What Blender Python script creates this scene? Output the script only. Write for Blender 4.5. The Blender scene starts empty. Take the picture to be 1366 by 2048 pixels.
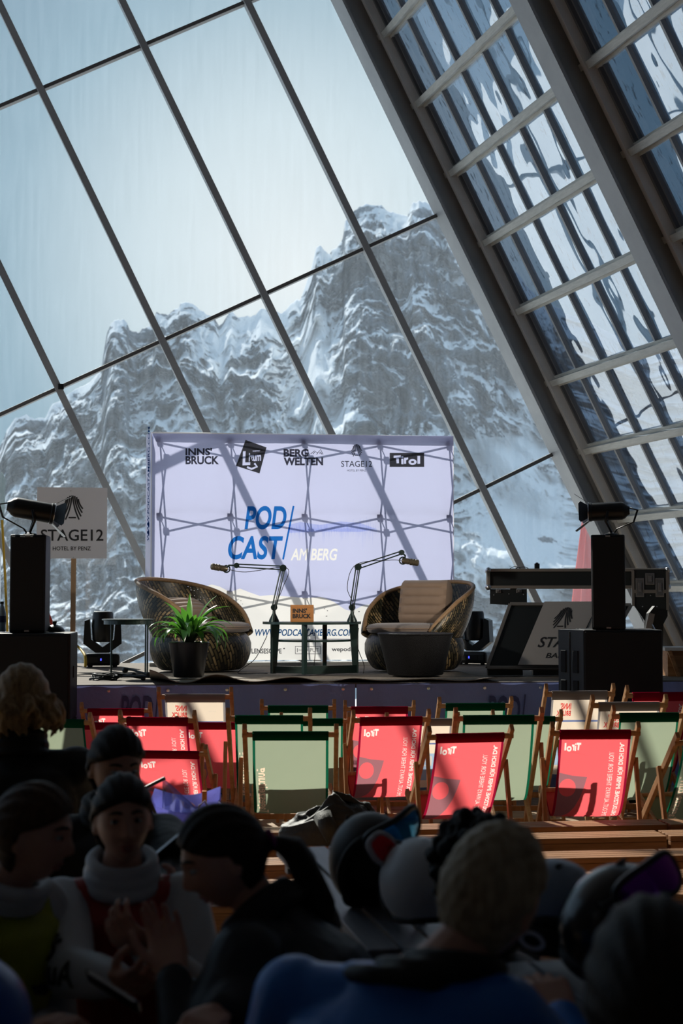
import bpy, bmesh, math, random
import numpy as np
from mathutils import Vector, Matrix
random.seed(7)
SC = bpy.context.scene
COL = SC.collection
PI = math.pi
R = math.radians
# ---------------------------------------------------------------- camera, sky, sun, exposure
F_PX = 2846.0          # 50 mm lens on a 24x36 portrait frame
HORIZON = 1195.0
EYE = 1.55
PITCH = math.atan((HORIZON - 1024.0) / F_PX)
cam_d = bpy.data.cameras.new('camera')
cam_d.sensor_fit = 'VERTICAL'
cam_d.sensor_height = 36.0
cam_d.sensor_width = 24.0
cam_d.lens = 36.0 * F_PX / 2048.0
cam_d.clip_start = 0.1
cam_d.clip_end = 3000
cam_d.dof.use_dof = True
cam_d.dof.focus_distance = 11.5
cam_d.dof.aperture_fstop = 3.6
cam = bpy.data.objects.new('camera', cam_d)
cam.location = (0, 0, EYE)
cam.rotation_euler = (PI / 2 + PITCH, 0, 0)
COL.objects.link(cam)
SC.camera = cam

SUN_AZ, SUN_EL, SUN_E = R(27), R(37), 9.0
sun_d = bpy.data.lights.new('sun', 'SUN')
sun_d.energy = SUN_E
sun_d.angle = R(0.6)
sun_d.color = (1.0, 0.93, 0.83)
sun = bpy.data.objects.new('sun', sun_d)
to_sun = Vector((-math.sin(SUN_AZ) * math.cos(SUN_EL), math.cos(SUN_AZ) * math.cos(SUN_EL), math.sin(SUN_EL)))
sun.rotation_euler = to_sun.to_track_quat('Z', 'Y').to_euler()
COL.objects.link(sun)

SC.view_settings.view_transform = 'Standard'
SC.view_settings.look = 'None'
SC.view_settings.exposure = 0.0
SC.view_settings.gamma = 1.0
SC.view_settings.use_curve_mapping = False
SC.cycles.transparent_max_bounces = 20
SC.cycles.max_bounces = 8
SC.cycles.use_denoising = True
SC.cycles.caustics_reflective = False
SC.cycles.caustics_refractive = False
SC.cycles.sample_clamp_indirect = 4.0


def px(x, y, Y):
    """world point at depth Y under photo pixel (x, y)"""
    a = (x - 683.0) / F_PX
    b = (1024.0 - y) / F_PX
    d = Vector((a, math.cos(PITCH) - b * math.sin(PITCH), math.sin(PITCH) + b * math.cos(PITCH)))
    return Vector((0, 0, EYE)) + d * (Y / d.y)


# world: hazy sky, brightest round the lit haze over the ridge
W = bpy.data.worlds.new('sky')
SC.world = W
W.use_nodes = True
nt = W.node_tree
nt.nodes.clear()
wo = nt.nodes.new('ShaderNodeOutputWorld')
wb = nt.nodes.new('ShaderNodeBackground')
tc = nt.nodes.new('ShaderNodeTexCoord')
dotn = nt.nodes.new('ShaderNodeVectorMath')
dotn.operation = 'DOT_PRODUCT'
gl = (px(600, 560, 100) - Vector((0, 0, EYE))).normalized()
dotn.inputs[1].default_value = gl
nt.links.new(tc.outputs['Generated'], dotn.inputs[0])
ac = nt.nodes.new('ShaderNodeMath')
ac.operation = 'ARCCOSINE'
nt.links.new(dotn.outputs['Value'], ac.inputs[0])
sc_ = nt.nodes.new('ShaderNodeMath')
sc_.operation = 'DIVIDE'
sc_.inputs[1].default_value = PI
nt.links.new(ac.outputs[0], sc_.inputs[0])
rp = nt.nodes.new('ShaderNodeValToRGB')
stops = [(0.0, (0.86, 0.87, 0.87)), (0.034, (0.64, 0.72, 0.76)), (0.065, (0.27, 0.40, 0.49)), (0.10, (0.11, 0.215, 0.31)),
         (0.20, (0.27, 0.40, 0.55)), (0.5, (0.34, 0.47, 0.62)), (1.0, (0.30, 0.40, 0.52))]
el = rp.color_ramp.elements
while len(el) < len(stops):
    el.new(0.5)
for e, (p, c) in zip(el, stops):
    e.position = p
    e.color = (*c, 1)
nt.links.new(sc_.outputs[0], rp.inputs[0])
nt.links.new(rp.outputs[0], wb.inputs['Color'])
wb.inputs['Strength'].default_value = 1.0
nt.links.new(wb.outputs[0], wo.inputs[0])


# ---------------------------------------------------------------- materials
def new_mat(name):
    m = bpy.data.materials.new(name)
    m.use_nodes = True
    t = m.node_tree
    t.nodes.clear()
    o = t.nodes.new('ShaderNodeOutputMaterial')
    return m, t, o


def N(t, kind, **kw):
    n = t.nodes.new(kind)
    for k, v in kw.items():
        if k.startswith('i_'):
            key = k[2:]
            n.inputs[int(key) if key.isdigit() else key].default_value = v
        else:
            setattr(n, k, v)
    return n


def c4(c):
    return (c[0], c[1], c[2], 1.0)


def pbr(name, col, rough=0.6, metal=0.0, spec=0.4, noise=None, bump=0.0, bscale=60, stretch=None, sheen=0.0, coat=0.0):
    """principled with optional noise between two colours and noise bump"""
    m, t, o = new_mat(name)
    b = N(t, 'ShaderNodeBsdfPrincipled')
    b.inputs['Base Color'].default_value = c4(col)
    b.inputs['Roughness'].default_value = rough
    b.inputs['Metallic'].default_value = metal
    b.inputs['Specular IOR Level'].default_value = spec
    b.inputs['Sheen Weight'].default_value = sheen
    b.inputs['Coat Weight'].default_value = coat
    t.links.new(b.outputs[0], o.inputs[0])
    tcn = N(t, 'ShaderNodeTexCoord')
    mp = N(t, 'ShaderNodeMapping')
    if stretch:
        mp.inputs['Scale'].default_value = stretch
    t.links.new(tcn.outputs['Object'], mp.inputs[0])
    if noise:
        nz = N(t, 'ShaderNodeTexNoise', i_Scale=noise[1], i_Detail=6.0, i_Roughness=0.6)
        t.links.new(mp.outputs[0], nz.inputs['Vector'])
        rr = N(t, 'ShaderNodeValToRGB')
        rr.color_ramp.elements[0].position = 0.3
        rr.color_ramp.elements[0].color = c4(col)
        rr.color_ramp.elements[1].position = 0.7
        rr.color_ramp.elements[1].color = c4(noise[0])
        t.links.new(nz.outputs['Fac'], rr.inputs[0])
        t.links.new(rr.outputs[0], b.inputs['Base Color'])
    if bump:
        n2 = N(t, 'ShaderNodeTexNoise', i_Scale=bscale, i_Detail=4.0)
        t.links.new(mp.outputs[0], n2.inputs['Vector'])
        bp = N(t, 'ShaderNodeBump', i_Strength=bump, i_Distance=0.01)
        t.links.new(n2.outputs['Fac'], bp.inputs['Height'])
        t.links.new(bp.outputs[0], b.inputs['Normal'])
    return m


def cloth(name, col, tcol=None, mix=0.6, bump=0.15, bscale=700):
    """thin woven cloth: light comes through it"""
    m, t, o = new_mat(name)
    d = N(t, 'ShaderNodeBsdfDiffuse', i_Color=c4(col))
    tr = N(t, 'ShaderNodeBsdfTranslucent', i_Color=c4(tcol or col))
    mx = N(t, 'ShaderNodeMixShader', i_0=mix)
    t.links.new(d.outputs[0], mx.inputs[1])
    t.links.new(tr.outputs[0], mx.inputs[2])
    t.links.new(mx.outputs[0], o.inputs[0])
    if bump:
        tcn = N(t, 'ShaderNodeTexCoord')
        n2 = N(t, 'ShaderNodeTexNoise', i_Scale=9.0, i_Detail=5.0)
        t.links.new(tcn.outputs['Object'], n2.inputs['Vector'])
        bp = N(t, 'ShaderNodeBump', i_Strength=bump, i_Distance=0.03)
        t.links.new(n2.outputs['Fac'], bp.inputs['Height'])
        for s in (d, tr):
            t.links.new(bp.outputs[0], s.inputs['Normal'])
    return m


def ink(name, col, solid=0.12, dcol=None):
    """printed ink film: tints what lies under it"""
    m, t, o = new_mat(name)
    a = N(t, 'ShaderNodeBsdfTransparent', i_Color=c4(col))
    d = N(t, 'ShaderNodeBsdfDiffuse', i_Color=c4(dcol or col))
    mx = N(t, 'ShaderNodeMixShader', i_0=solid)
    t.links.new(a.outputs[0], mx.inputs[1])
    t.links.new(d.outputs[0], mx.inputs[2])
    t.links.new(mx.outputs[0], o.inputs[0])
    return m


def emit(name, col, s):
    m, t, o = new_mat(name)
    e = N(t, 'ShaderNodeEmission', i_Color=c4(col), i_Strength=s)
    t.links.new(e.outputs[0], o.inputs[0])
    return m


def wood(name, c1, c2, rough=0.55, sc=14, axis=0):
    st = [1.0, 1.0, 1.0]
    for i in range(3):
        st[i] = 0.12 if i == axis else 2.2
    return pbr(name, c1, rough, noise=(c2, sc), bump=0.25, bscale=sc * 3, stretch=st)


M = {}
M['wood_x'] = wood('oiled_wood_x', (0.20, 0.085, 0.032), (0.42, 0.21, 0.085))
M['wood_chair'] = wood('chair_wood', (0.34, 0.165, 0.07), (0.52, 0.29, 0.135), axis=2)
M['wood_bench'] = wood('bench_timber', (0.17, 0.075, 0.030), (0.36, 0.18, 0.075), rough=0.5)
M['wood_post'] = wood('post_wood', (0.36, 0.23, 0.13), (0.46, 0.31, 0.18), axis=2)
M['wood_grey'] = pbr('grey_boards', (0.20, 0.22, 0.26), 0.45, noise=((0.30, 0.32, 0.36), 12), bump=0.2, bscale=30, stretch=(3, 0.2, 1))
M['block_wood'] = wood('block_wood', (0.36, 0.15, 0.045), (0.47, 0.22, 0.08), sc=30)
M['black_paint'] = pbr('black_paint', (0.006, 0.007, 0.009), 0.55, bump=0.2, bscale=500)
M['black_grille'] = pbr('black_grille', (0.004, 0.0045, 0.006), 0.8, bump=0.4, bscale=900)
M['black_metal'] = pbr('black_metal', (0.010, 0.011, 0.013), 0.4, metal=0.3)
M['black_plastic'] = pbr('black_plastic', (0.012, 0.013, 0.015), 0.35)
M['rubber'] = pbr('black_rubber', (0.008, 0.008, 0.009), 0.6)
M['chrome'] = pbr('bright_metal', (0.55, 0.56, 0.58), 0.3, metal=1.0)
M['alu'] = pbr('aluminium', (0.40, 0.39, 0.38), 0.42, metal=0.9, bump=0.05)
M['steel_paint'] = pbr('grey_steel_paint', (0.27, 0.285, 0.30), 0.5, bump=0.06, bscale=200, noise=((0.33, 0.345, 0.36), 3))
M['steel_light'] = pbr('light_steel_paint', (0.48, 0.475, 0.46), 0.5, noise=((0.56, 0.555, 0.54), 5))
M['steel_dark'] = pbr('dark_steel_paint', (0.11, 0.11, 0.112), 0.5)
M['purlin'] = pbr('purlin_metal', (0.52, 0.53, 0.50), 0.5, noise=((0.38, 0.39, 0.37), 8), stretch=(1, 1, 8))
M['white_print'] = pbr('white_print', (0.75, 0.73, 0.70), 0.6)
M['dark_print'] = pbr('dark_print', (0.02, 0.022, 0.026), 0.6)
M['dark_green'] = pbr('dark_green_lacquer', (0.012, 0.030, 0.028), 0.35, coat=0.2)
M['arm_green'] = pbr('boom_arm_paint', (0.015, 0.028, 0.028), 0.35, metal=0.4)
M['mic'] = pbr('bronze_mic', (0.10, 0.085, 0.06), 0.35, metal=0.6)
M['cable'] = pbr('cable', (0.006, 0.007, 0.008), 0.5)


# ---------------------------------------------------------------- mesh helpers
class MB:
    def __init__(self):
        self.v = []
        self.f = []

    def add(self, verts, faces, mtx=None):
        k = len(self.v)
        for p in verts:
            p = Vector(p)
            if mtx is not None:
                p = mtx @ p
            self.v.append((p.x, p.y, p.z))
        self.f += [tuple(i + k for i in q) for q in faces]
        return self

    def box(self, c, s, mtx=None, b=0.0):
        x, y, z = s[0] / 2, s[1] / 2, s[2] / 2
        b = min(b, x * 0.9, y * 0.9, z * 0.9)
        if b <= 0:
            v = [(sx * x, sy * y, sz * z) for sz in (-1, 1) for sy in (-1, 1) for sx in (-1, 1)]
            f = [(0, 2, 3, 1), (4, 5, 7, 6), (0, 1, 5, 4), (2, 6, 7, 3), (0, 4, 6, 2), (1, 3, 7, 5)]
        else:
            bm = bmesh.new()
            bmesh.ops.create_cube(bm, size=1.0)
            for q in bm.verts:
                q.co = Vector((q.co.x * 2 * x, q.co.y * 2 * y, q.co.z * 2 * z))
            bmesh.ops.bevel(bm, geom=bm.edges[:], offset=b, segments=2, affect='EDGES', profile=0.6)
            bm.verts.index_update()
            v = [tuple(q.co) for q in bm.verts]
            f = [tuple(q.index for q in p.verts) for p in bm.faces]
            bm.free()
        T = Matrix.Translation(Vector(c))
        if mtx is not None:
            T = T @ mtx.to_4x4()
        return self.add(v, f, T)

    def bar(self, p, q, w, h, up=(0, 0, 1), b=0.0):
        """rectangular bar from p to q, w across, h along 'up'"""
        p, q = Vector(p), Vector(q)
        d = q - p
        L = d.length
        y = d.normalized()
        u = Vector(up)
        x = y.cross(u)
        if x.length < 1e-4:
            x = y.cross(Vector((1, 0, 0)))
        x.normalize()
        z = x.cross(y)
        m = Matrix((x, y, z)).transposed()
        return self.box((p + q) / 2, (w, L, h), m, b)

    def tube(self, pts, r, n=8, cap=True):
        pts = [Vector(p) for p in pts]
        k = len(pts)
        rs = r if isinstance(r, (list, tuple)) else [r] * k
        v, f = [], []
        prev = None
        for i, p in enumerate(pts):
            d = (pts[min(i + 1, k - 1)] - pts[max(i - 1, 0)])
            if d.length < 1e-9:
                d = Vector((0, 0, 1))
            d.normalize()
            if prev is None:
                a = Vector((0, 0, 1)) if abs(d.z) < 0.9 else Vector((1, 0, 0))
                x = d.cross(a).normalized()
            else:
                x = prev - d * prev.dot(d)
                if x.length < 1e-5:
                    x = d.orthogonal()
                x.normalize()
            prev = x
            y = d.cross(x)
            for j in range(n):
                t = 2 * PI * j / n
                v.append(p + (x * math.cos(t) + y * math.sin(t)) * rs[i])
        for i in range(k - 1):
            for j in range(n):
                a, b = i * n + j, i * n + (j + 1) % n
                f.append((a, b, b + n, a + n))
        if cap:
            f.append(tuple(range(n - 1, -1, -1)))
            f.append(tuple((k - 1) * n + j for j in range(n)))
        return self.add(v, f)

    def lathe(self, prof, n=32, mtx=None, sx=1.0, sy=1.0):
        """profile of (radius, z) turned about z"""
        v, f = [], []
        k = len(prof)
        for (r, z) in prof:
            for j in range(n):
                t = 2 * PI * j / n
                v.append((r * sx * math.cos(t), r * sy * math.sin(t), z))
        for i in range(k - 1):
            for j in range(n):
                a, b = i * n + j, i * n + (j + 1) % n
                f.append((a, b, b + n, a + n))
        if prof[0][0] > 1e-6:
            f.append(tuple(range(n - 1, -1, -1)))
        if prof[-1][0] > 1e-6:
            f.append(tuple((k - 1) * n + j for j in range(n)))
        return self.add(v, f, mtx)

    def ball(self, c, r, n=16, m=10, mtx=None):
        rx, ry, rz = r if isinstance(r, (tuple, list)) else (r, r, r)
        v = [(0, 0, -rz)]
        f = []
        for i in range(1, m):
            a = -PI / 2 + PI * i / m
            for j in range(n):
                t = 2 * PI * j / n
                v.append((rx * math.cos(a) * math.cos(t), ry * math.cos(a) * math.sin(t), rz * math.sin(a)))
        v.append((0, 0, rz))
        for j in range(n):
            f.append((0, 1 + (j + 1) % n, 1 + j))
        for i in range(m - 2):
            for j in range(n):
                a, b = 1 + i * n + j, 1 + i * n + (j + 1) % n
                f.append((a, b, b + n, a + n))
        top = len(v) - 1
        for j in range(n):
            f.append((top, 1 + (m - 2) * n + j, 1 + (m - 2) * n + (j + 1) % n))
        T = Matrix.Translation(Vector(c))
        if mtx is not None:
            T = T @ mtx.to_4x4()
        return self.add(v, f, T)

    def grid(self, fn, nu, nv, wrap=False):
        v = [fn(i / (nu - (0 if wrap else 1)), j / (nv - 1)) for j in range(nv) for i in range(nu)]
        f = []
        for j in range(nv - 1):
            for i in range(nu if wrap else nu - 1):
                a, b = j * nu + i, j * nu + (i + 1) % nu
                f.append((a, b, b + nu, a + nu))
        return self.add(v, f)

    def prism(self, poly, h, mtx=None):
        """2D polygon (x, y) extruded 0..h in z"""
        n = len(poly)
        v = [(x, y, 0) for x, y in poly] + [(x, y, h) for x, y in poly]
        f = [tuple(range(n - 1, -1, -1)), tuple(range(n, 2 * n))]
        f += [(i, (i + 1) % n, n + (i + 1) % n, n + i) for i in range(n)]
        return self.add(v, f, mtx)

    def mesh(self, name):
        me = bpy.data.meshes.new(name)
        me.from_pydata(self.v, [], self.f)
        me.update()
        return me

    def build(self, name, mat, parent=None, smooth=False, mods=None, angle=None):
        me = self.mesh(name)
        return link_mesh(name, me, mat, parent, smooth, mods, angle)


def link_mesh(name, me, mat, parent=None, smooth=False, mods=None, angle=None):
    if mat is not None:
        for m in (mat if isinstance(mat, (list, tuple)) else [mat]):
            me.materials.append(m)
    bm = bmesh.new()
    bm.from_mesh(me)
    bmesh.ops.recalc_face_normals(bm, faces=bm.faces[:])
    bm.to_mesh(me)
    bm.free()
    if smooth:
        me.polygons.foreach_set('use_smooth', [True] * len(me.polygons))
        if angle:
            me.set_sharp_from_angle(angle=R(angle))
    o = bpy.data.objects.new(name, me)
    COL.objects.link(o)
    if parent is not None:
        o.parent = parent
    for m in (mods or []):
        mod = o.modifiers.new(m[0], m[0])
        for k, v in m[1].items():
            setattr(mod, k, v)
    return o


def tag(o, label=None, cat=None, group=None, kind=None):
    if label:
        o['label'] = label
    if cat:
        o['category'] = cat
    if group:
        o['group'] = group
    if kind:
        o['kind'] = kind
    return o


def thing(name, label, cat, loc=(0, 0, 0), rz=0.0, group=None):
    o = bpy.data.objects.new(name, None)
    o.empty_display_size = 0.1
    o.location = loc
    o.rotation_euler = (0, 0, rz)
    COL.objects.link(o)
    return tag(o, label, cat, group)


def structure(name, loc=(0, 0, 0), rz=0.0):
    o = bpy.data.objects.new(name, None)
    o.location = loc
    o.rotation_euler = (0, 0, rz)
    COL.objects.link(o)
    o['kind'] = 'structure'
    return o


def copy_tree(o, label=None, parent=None):
    c = o.copy()
    COL.objects.link(c)
    if parent is not None:
        c.parent = parent
    if label:
        c['label'] = label
    for ch in o.children:
        copy_tree(ch, None, c)
    return c


# ---------------------------------------------------------------- flat graphics: loops, filled areas
_tcache = {}


def text_loops(s, bold=0.0, shear=0.0, space=1.0, res=3):
    """outlines of a line of text, as closed 2D polylines, cap height about 0.7"""
    key = (s, bold, shear, space, res)
    if key in _tcache:
        return _tcache[key]
    cu = bpy.data.curves.new('t', 'FONT')
    cu.body = s
    cu.offset = bold
    cu.shear = shear
    cu.space_character = space
    cu.resolution_u = res
    cu.fill_mode = 'FRONT'
    ob = bpy.data.objects.new('t', cu)
    COL.objects.link(ob)
    dg = bpy.context.evaluated_depsgraph_get()
    ev = ob.evaluated_get(dg)
    me = ev.to_mesh()
    bm = bmesh.new()
    bm.from_mesh(me)
    bmesh.ops.remove_doubles(bm, verts=bm.verts[:], dist=1e-5)
    nxt = {}
    for e in bm.edges:
        if len(e.link_faces) == 1:
            for q in e.verts:
                nxt.setdefault(q, []).append(e)
    used = set()
    loops = []
    for e in bm.edges:
        if len(e.link_faces) != 1 or e in used:
            continue
        L, q, cur = [], e.verts[0], e
        while cur is not None and cur not in used:
            used.add(cur)
            L.append((q.co.x, q.co.y))
            q = cur.other_vert(q)
            cur = next((c for c in nxt[q] if c not in used), None)
        if len(L) > 2:
            loops.append(L)
    bm.free()
    ev.to_mesh_clear()
    bpy.data.objects.remove(ob)
    bpy.data.curves.remove(cu)
    _tcache[key] = loops
    return loops


def fit(loops, x0, y0, x1, y1, keep=False):
    xs = [p[0] for L in loops for p in L]
    ys = [p[1] for L in loops for p in L]
    a, b, c, d = min(xs), max(xs), min(ys), max(ys)
    sx, sy = (x1 - x0) / (b - a), (y1 - y0) / (d - c)
    return [[(x0 + (x - a) * sx, y0 + (y - c) * sy) for x, y in L] for L in loops]


def word(s, x0, y0, x1, y1, bold=0.0, shear=0.0, space=1.0, res=3):
    return fit(text_loops(s, bold, shear, space, res), x0, y0, x1, y1)


def xf(loops, fn):
    return [[fn(x, y) for x, y in L] for L in loops]


def rect(x0, y0, x1, y1):
    return [[(x0, y0), (x1, y0), (x1, y1), (x0, y1)]]


def circ(cx, cy, r, n=28, ry=None):
    ry = ry or r
    return [[(cx + r * math.cos(2 * PI * i / n), cy + ry * math.sin(2 * PI * i / n)) for i in range(n)]]


def stroke(pts, w):
    """a band of width w along a polyline"""
    L, Rr = [], []
    for i, p in enumerate(pts):
        a = pts[max(i - 1, 0)]
        b = pts[min(i + 1, len(pts) - 1)]
        dx, dy = b[0] - a[0], b[1] - a[1]
        l = math.hypot(dx, dy) or 1
        nx, ny = -dy / l * w / 2, dx / l * w / 2
        L.append((p[0] + nx, p[1] + ny))
        Rr.append((p[0] - nx, p[1] - ny))
    return [L + Rr[::-1]]


def fill(loops):
    """fill closed loops (even-odd) -> verts, faces in 2D"""
    cu = bpy.data.curves.new('f', 'CURVE')
    cu.dimensions = '2D'
    cu.fill_mode = 'BOTH'
    for L in loops:
        sp = cu.splines.new('POLY')
        sp.points.add(len(L) - 1)
        for i, (x, y) in enumerate(L):
            sp.points[i].co = (x, y, 0, 1)
        sp.use_cyclic_u = True
    ob = bpy.data.objects.new('f', cu)
    COL.objects.link(ob)
    dg = bpy.context.evaluated_depsgraph_get()
    me = ob.evaluated_get(dg).to_mesh()
    v = [(p.co.x, p.co.y) for p in me.vertices]
    f = [tuple(p.vertices) for p in me.polygons]
    ob.evaluated_get(dg).to_mesh_clear()
    bpy.data.objects.remove(ob)
    bpy.data.curves.remove(cu)
    return v, f


def lay(mb, loops, fn, cuts_x=(), cuts_y=()):
    """fill loops, cut along lines, map (x, y) -> 3D with fn, add to mb"""
    v, f = fill(loops)
    bm = bmesh.new()
    bv = [bm.verts.new((x, y, 0)) for x, y in v]
    for q in f:
        try:
            bm.faces.new([bv[i] for i in q])
        except ValueError:
            pass
    for axis, cuts in ((0, cuts_x), (1, cuts_y)):
        for c in cuts:
            no = (1, 0, 0) if axis == 0 else (0, 1, 0)
            co = (c, 0, 0) if axis == 0 else (0, c, 0)
            bmesh.ops.bisect_plane(bm, geom=bm.verts[:] + bm.edges[:] + bm.faces[:], plane_co=co, plane_no=no)
    bm.verts.index_update()
    mb.add([fn(p.co.x, p.co.y) for p in bm.verts], [tuple(q.index for q in p.verts) for p in bm.faces])
    bm.free()
    return mb


def stage12_mark(cx, cy, s):
    """fan of eight curved bars over a short dash"""
    L = []
    for sg in (-1, 1):
        for xt, yt, xb, yb in ((0.045, 1.0, 0.47, 0.02), (0.17, 0.985, 0.60, 0.15), (0.30, 0.94, 0.68, 0.30), (0.42, 0.86, 0.72, 0.46)):
            pts = [(cx + sg * (xt + (xb - xt) * (t ** 1.9)) * s * .62, cy + (yt + (yb - yt) * t - .5) * s) for t in [i / 8 for i in range(9)]]
            L += stroke(pts, 0.062 * s)
    L += stroke([(cx - 0.16 * s, cy - 0.40 * s), (cx + 0.16 * s, cy - 0.40 * s)], 0.055 * s)
    return L


def tirol_word(x0, y0, x1, y1):
    """blocky five letter regional word mark, drawn as plain polygons"""
    T = [(0, .98), (0, .74), (.09, .74), (.11, .16), (.20, .18), (.185, .74), (.265, .74), (.265, 1.0)]
    i1 = [(.285, .08), (.365, .06), (.36, .64), (.285, .64)]
    i2 = [(.285, .73), (.36, .73), (.36, .92), (.285, .92)]
    r = [(.385, .12), (.46, .12), (.46, .46), (.49, .56), (.535, .58), (.535, .80), (.47, .77), (.385, .78)]
    l = [(.88, .12), (.98, .12), (.98, .95), (.88, .95)]
    o = circ(.70, .31, .15, 20, .31)[0]
    oi = circ(.70, .31, .065, 16, .11)[0]
    w, h = x1 - x0, y1 - y0
    return xf([T, i1, i2, r, o, oi, l], lambda x, y: (x0 + w * x, y0 + h * y))
# ---------------------------------------------------------------- setting: glass gable, sloped glazing, floor, shell
YAW = R(7)


def plane_pt(o, rz, x, y):
    """photo pixel -> local (x, z) on the upright plane through o turned by rz"""
    d = px(x, y, 10) - Vector((0, 0, EYE))
    n = Vector((-math.sin(rz), math.cos(rz), 0))
    t = (Vector(o) - Vector((0, 0, EYE))).dot(n) / d.dot(n)
    q = Vector((0, 0, EYE)) + d * t - Vector(o)
    return (q.dot(Vector((math.cos(rz), math.sin(rz), 0))), q.z)


def ground_pt(x, y, z):
    """photo pixel -> world point on the level z"""
    d = px(x, y, 10) - Vector((0, 0, EYE))
    t = (z - EYE) / d.z
    return Vector((0, 0, EYE)) + d * t


WALL_O = Vector((0, 16.0, 0))
TOPZ = 8.95
A26 = R(26)
u2 = Vector((math.sin(A26), -math.cos(A26)))      # down the slope, in the wall plane
t2 = Vector((math.cos(A26), math.sin(A26)))       # along the transoms


def glass_mat():
    m, t, o = new_mat('dusty_hazy_glass')
    tcn = N(t, 'ShaderNodeTexCoord')
    mp = N(t, 'ShaderNodeMapping')
    mp.inputs['Scale'].default_value = (5.0, 5.0, 0.35)
    t.links.new(tcn.outputs['Object'], mp.inputs[0])
    nz = N(t, 'ShaderNodeTexNoise', i_Scale=4.0, i_Detail=5.0, i_Roughness=0.65)
    t.links.new(mp.outputs[0], nz.inputs['Vector'])
    r1 = N(t, 'ShaderNodeMapRange', i_1=0.35, i_2=0.8, i_3=0.058, i_4=0.100)
    t.links.new(nz.outputs['Fac'], r1.inputs[0])
    n2 = N(t, 'ShaderNodeTexNoise', i_Scale=60.0, i_Detail=3.0)
    t.links.new(tcn.outputs['Object'], n2.inputs['Vector'])
    r2 = N(t, 'ShaderNodeMapRange', i_1=0.70, i_2=0.78, i_3=0.0, i_4=0.22)
    t.links.new(n2.outputs['Fac'], r2.inputs[0])
    ad = N(t, 'ShaderNodeMath', operation='ADD')
    t.links.new(r1.outputs[0], ad.inputs[0])
    t.links.new(r2.outputs[0], ad.inputs[1])
    tr = N(t, 'ShaderNodeBsdfTransparent', i_Color=(0.90, 0.945, 0.95, 1))
    du = N(t, 'ShaderNodeBsdfTranslucent', i_Color=(0.64, 0.78, 0.92, 1))  # dust film, blued and thickened to stand in for the mountain haze
    gl_ = N(t, 'ShaderNodeBsdfGlossy', i_Color=(1, 1, 1, 1), i_Roughness=0.02)
    m1 = N(t, 'ShaderNodeMixShader')
    t.links.new(ad.outputs[0], m1.inputs[0])
    t.links.new(tr.outputs[0], m1.inputs[1])
    t.links.new(du.outputs[0], m1.inputs[2])
    fr = N(t, 'ShaderNodeFresnel', i_IOR=1.45)
    m2 = N(t, 'ShaderNodeMixShader')
    t.links.new(fr.outputs[0], m2.inputs[0])
    t.links.new(m1.outputs[0], m2.inputs[1])
    t.links.new(gl_.outputs[0], m2.inputs[2])
    t.links.new(m2.outputs[0], o.inputs[0])
    return m


def film_mat():
    """wavy plastic panes: part mirror, part clear, streaked with dried drops"""
    m, t, o = new_mat('wavy_plastic_pane')
    tcn = N(t, 'ShaderNodeTexCoord')
    mp = N(t, 'ShaderNodeMapping')
    mp.inputs['Scale'].default_value = (7.0, 2.0, 1.0)
    t.links.new(tcn.outputs['UV'], mp.inputs[0])
    nz = N(t, 'ShaderNodeTexNoise', i_Scale=2.6, i_Detail=8.0, i_Roughness=0.72)
    t.links.new(mp.outputs[0], nz.inputs['Vector'])
    st = N(t, 'ShaderNodeMapRange', i_1=0.565, i_2=0.60, i_3=0.0, i_4=1.0)
    t.links.new(nz.outputs['Fac'], st.inputs[0])
    tr = N(t, 'ShaderNodeBsdfTransparent', i_Color=(0.38, 0.47, 0.58, 1))
    td = N(t, 'ShaderNodeBsdfTransparent', i_Color=(0.11, 0.15, 0.20, 1))
    ml = N(t, 'ShaderNodeMixShader')
    t.links.new(st.outputs[0], ml.inputs[0])
    t.links.new(tr.outputs[0], ml.inputs[1])
    t.links.new(td.outputs[0], ml.inputs[2])
    du = N(t, 'ShaderNodeBsdfTranslucent', i_Color=(0.55, 0.62, 0.72, 1))
    mh = N(t, 'ShaderNodeMixShader', i_0=0.10)
    t.links.new(ml.outputs[0], mh.inputs[1])
    t.links.new(du.outputs[0], mh.inputs[2])
    g = N(t, 'ShaderNodeBsdfGlossy', i_Color=(0.66, 0.69, 0.73, 1), i_Roughness=0.03)
    m2 = N(t, 'ShaderNodeMixShader', i_0=0.36)
    t.links.new(mh.outputs[0], m2.inputs[1])
    t.links.new(g.outputs[0], m2.inputs[2])
    t.links.new(m2.outputs[0], o.inputs[0])
    return m


M['glass'] = glass_mat()
M['film'] = film_mat()

# gable window
win = structure('window_1', WALL_O, YAW)
GX0 = -8.6
m_n = Vector((math.cos(A26), math.sin(A26)))
t_n = Vector((-math.sin(A26), math.cos(A26)))
FR = 3.84     # gable rafter line


def clip(p, d, tests):
    """clip the line p + d*s to half planes (n, c): n.q <= c"""
    lo, hi = -50.0, 50.0
    for n, c in tests:
        a = d.dot(n)
        b = c - p.dot(n)
        if abs(a) < 1e-9:
            continue
        if a > 0:
            hi = min(hi, b / a)
        else:
            lo = max(lo, b / a)
    return p + d * lo, p + d * hi, lo < hi


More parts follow.
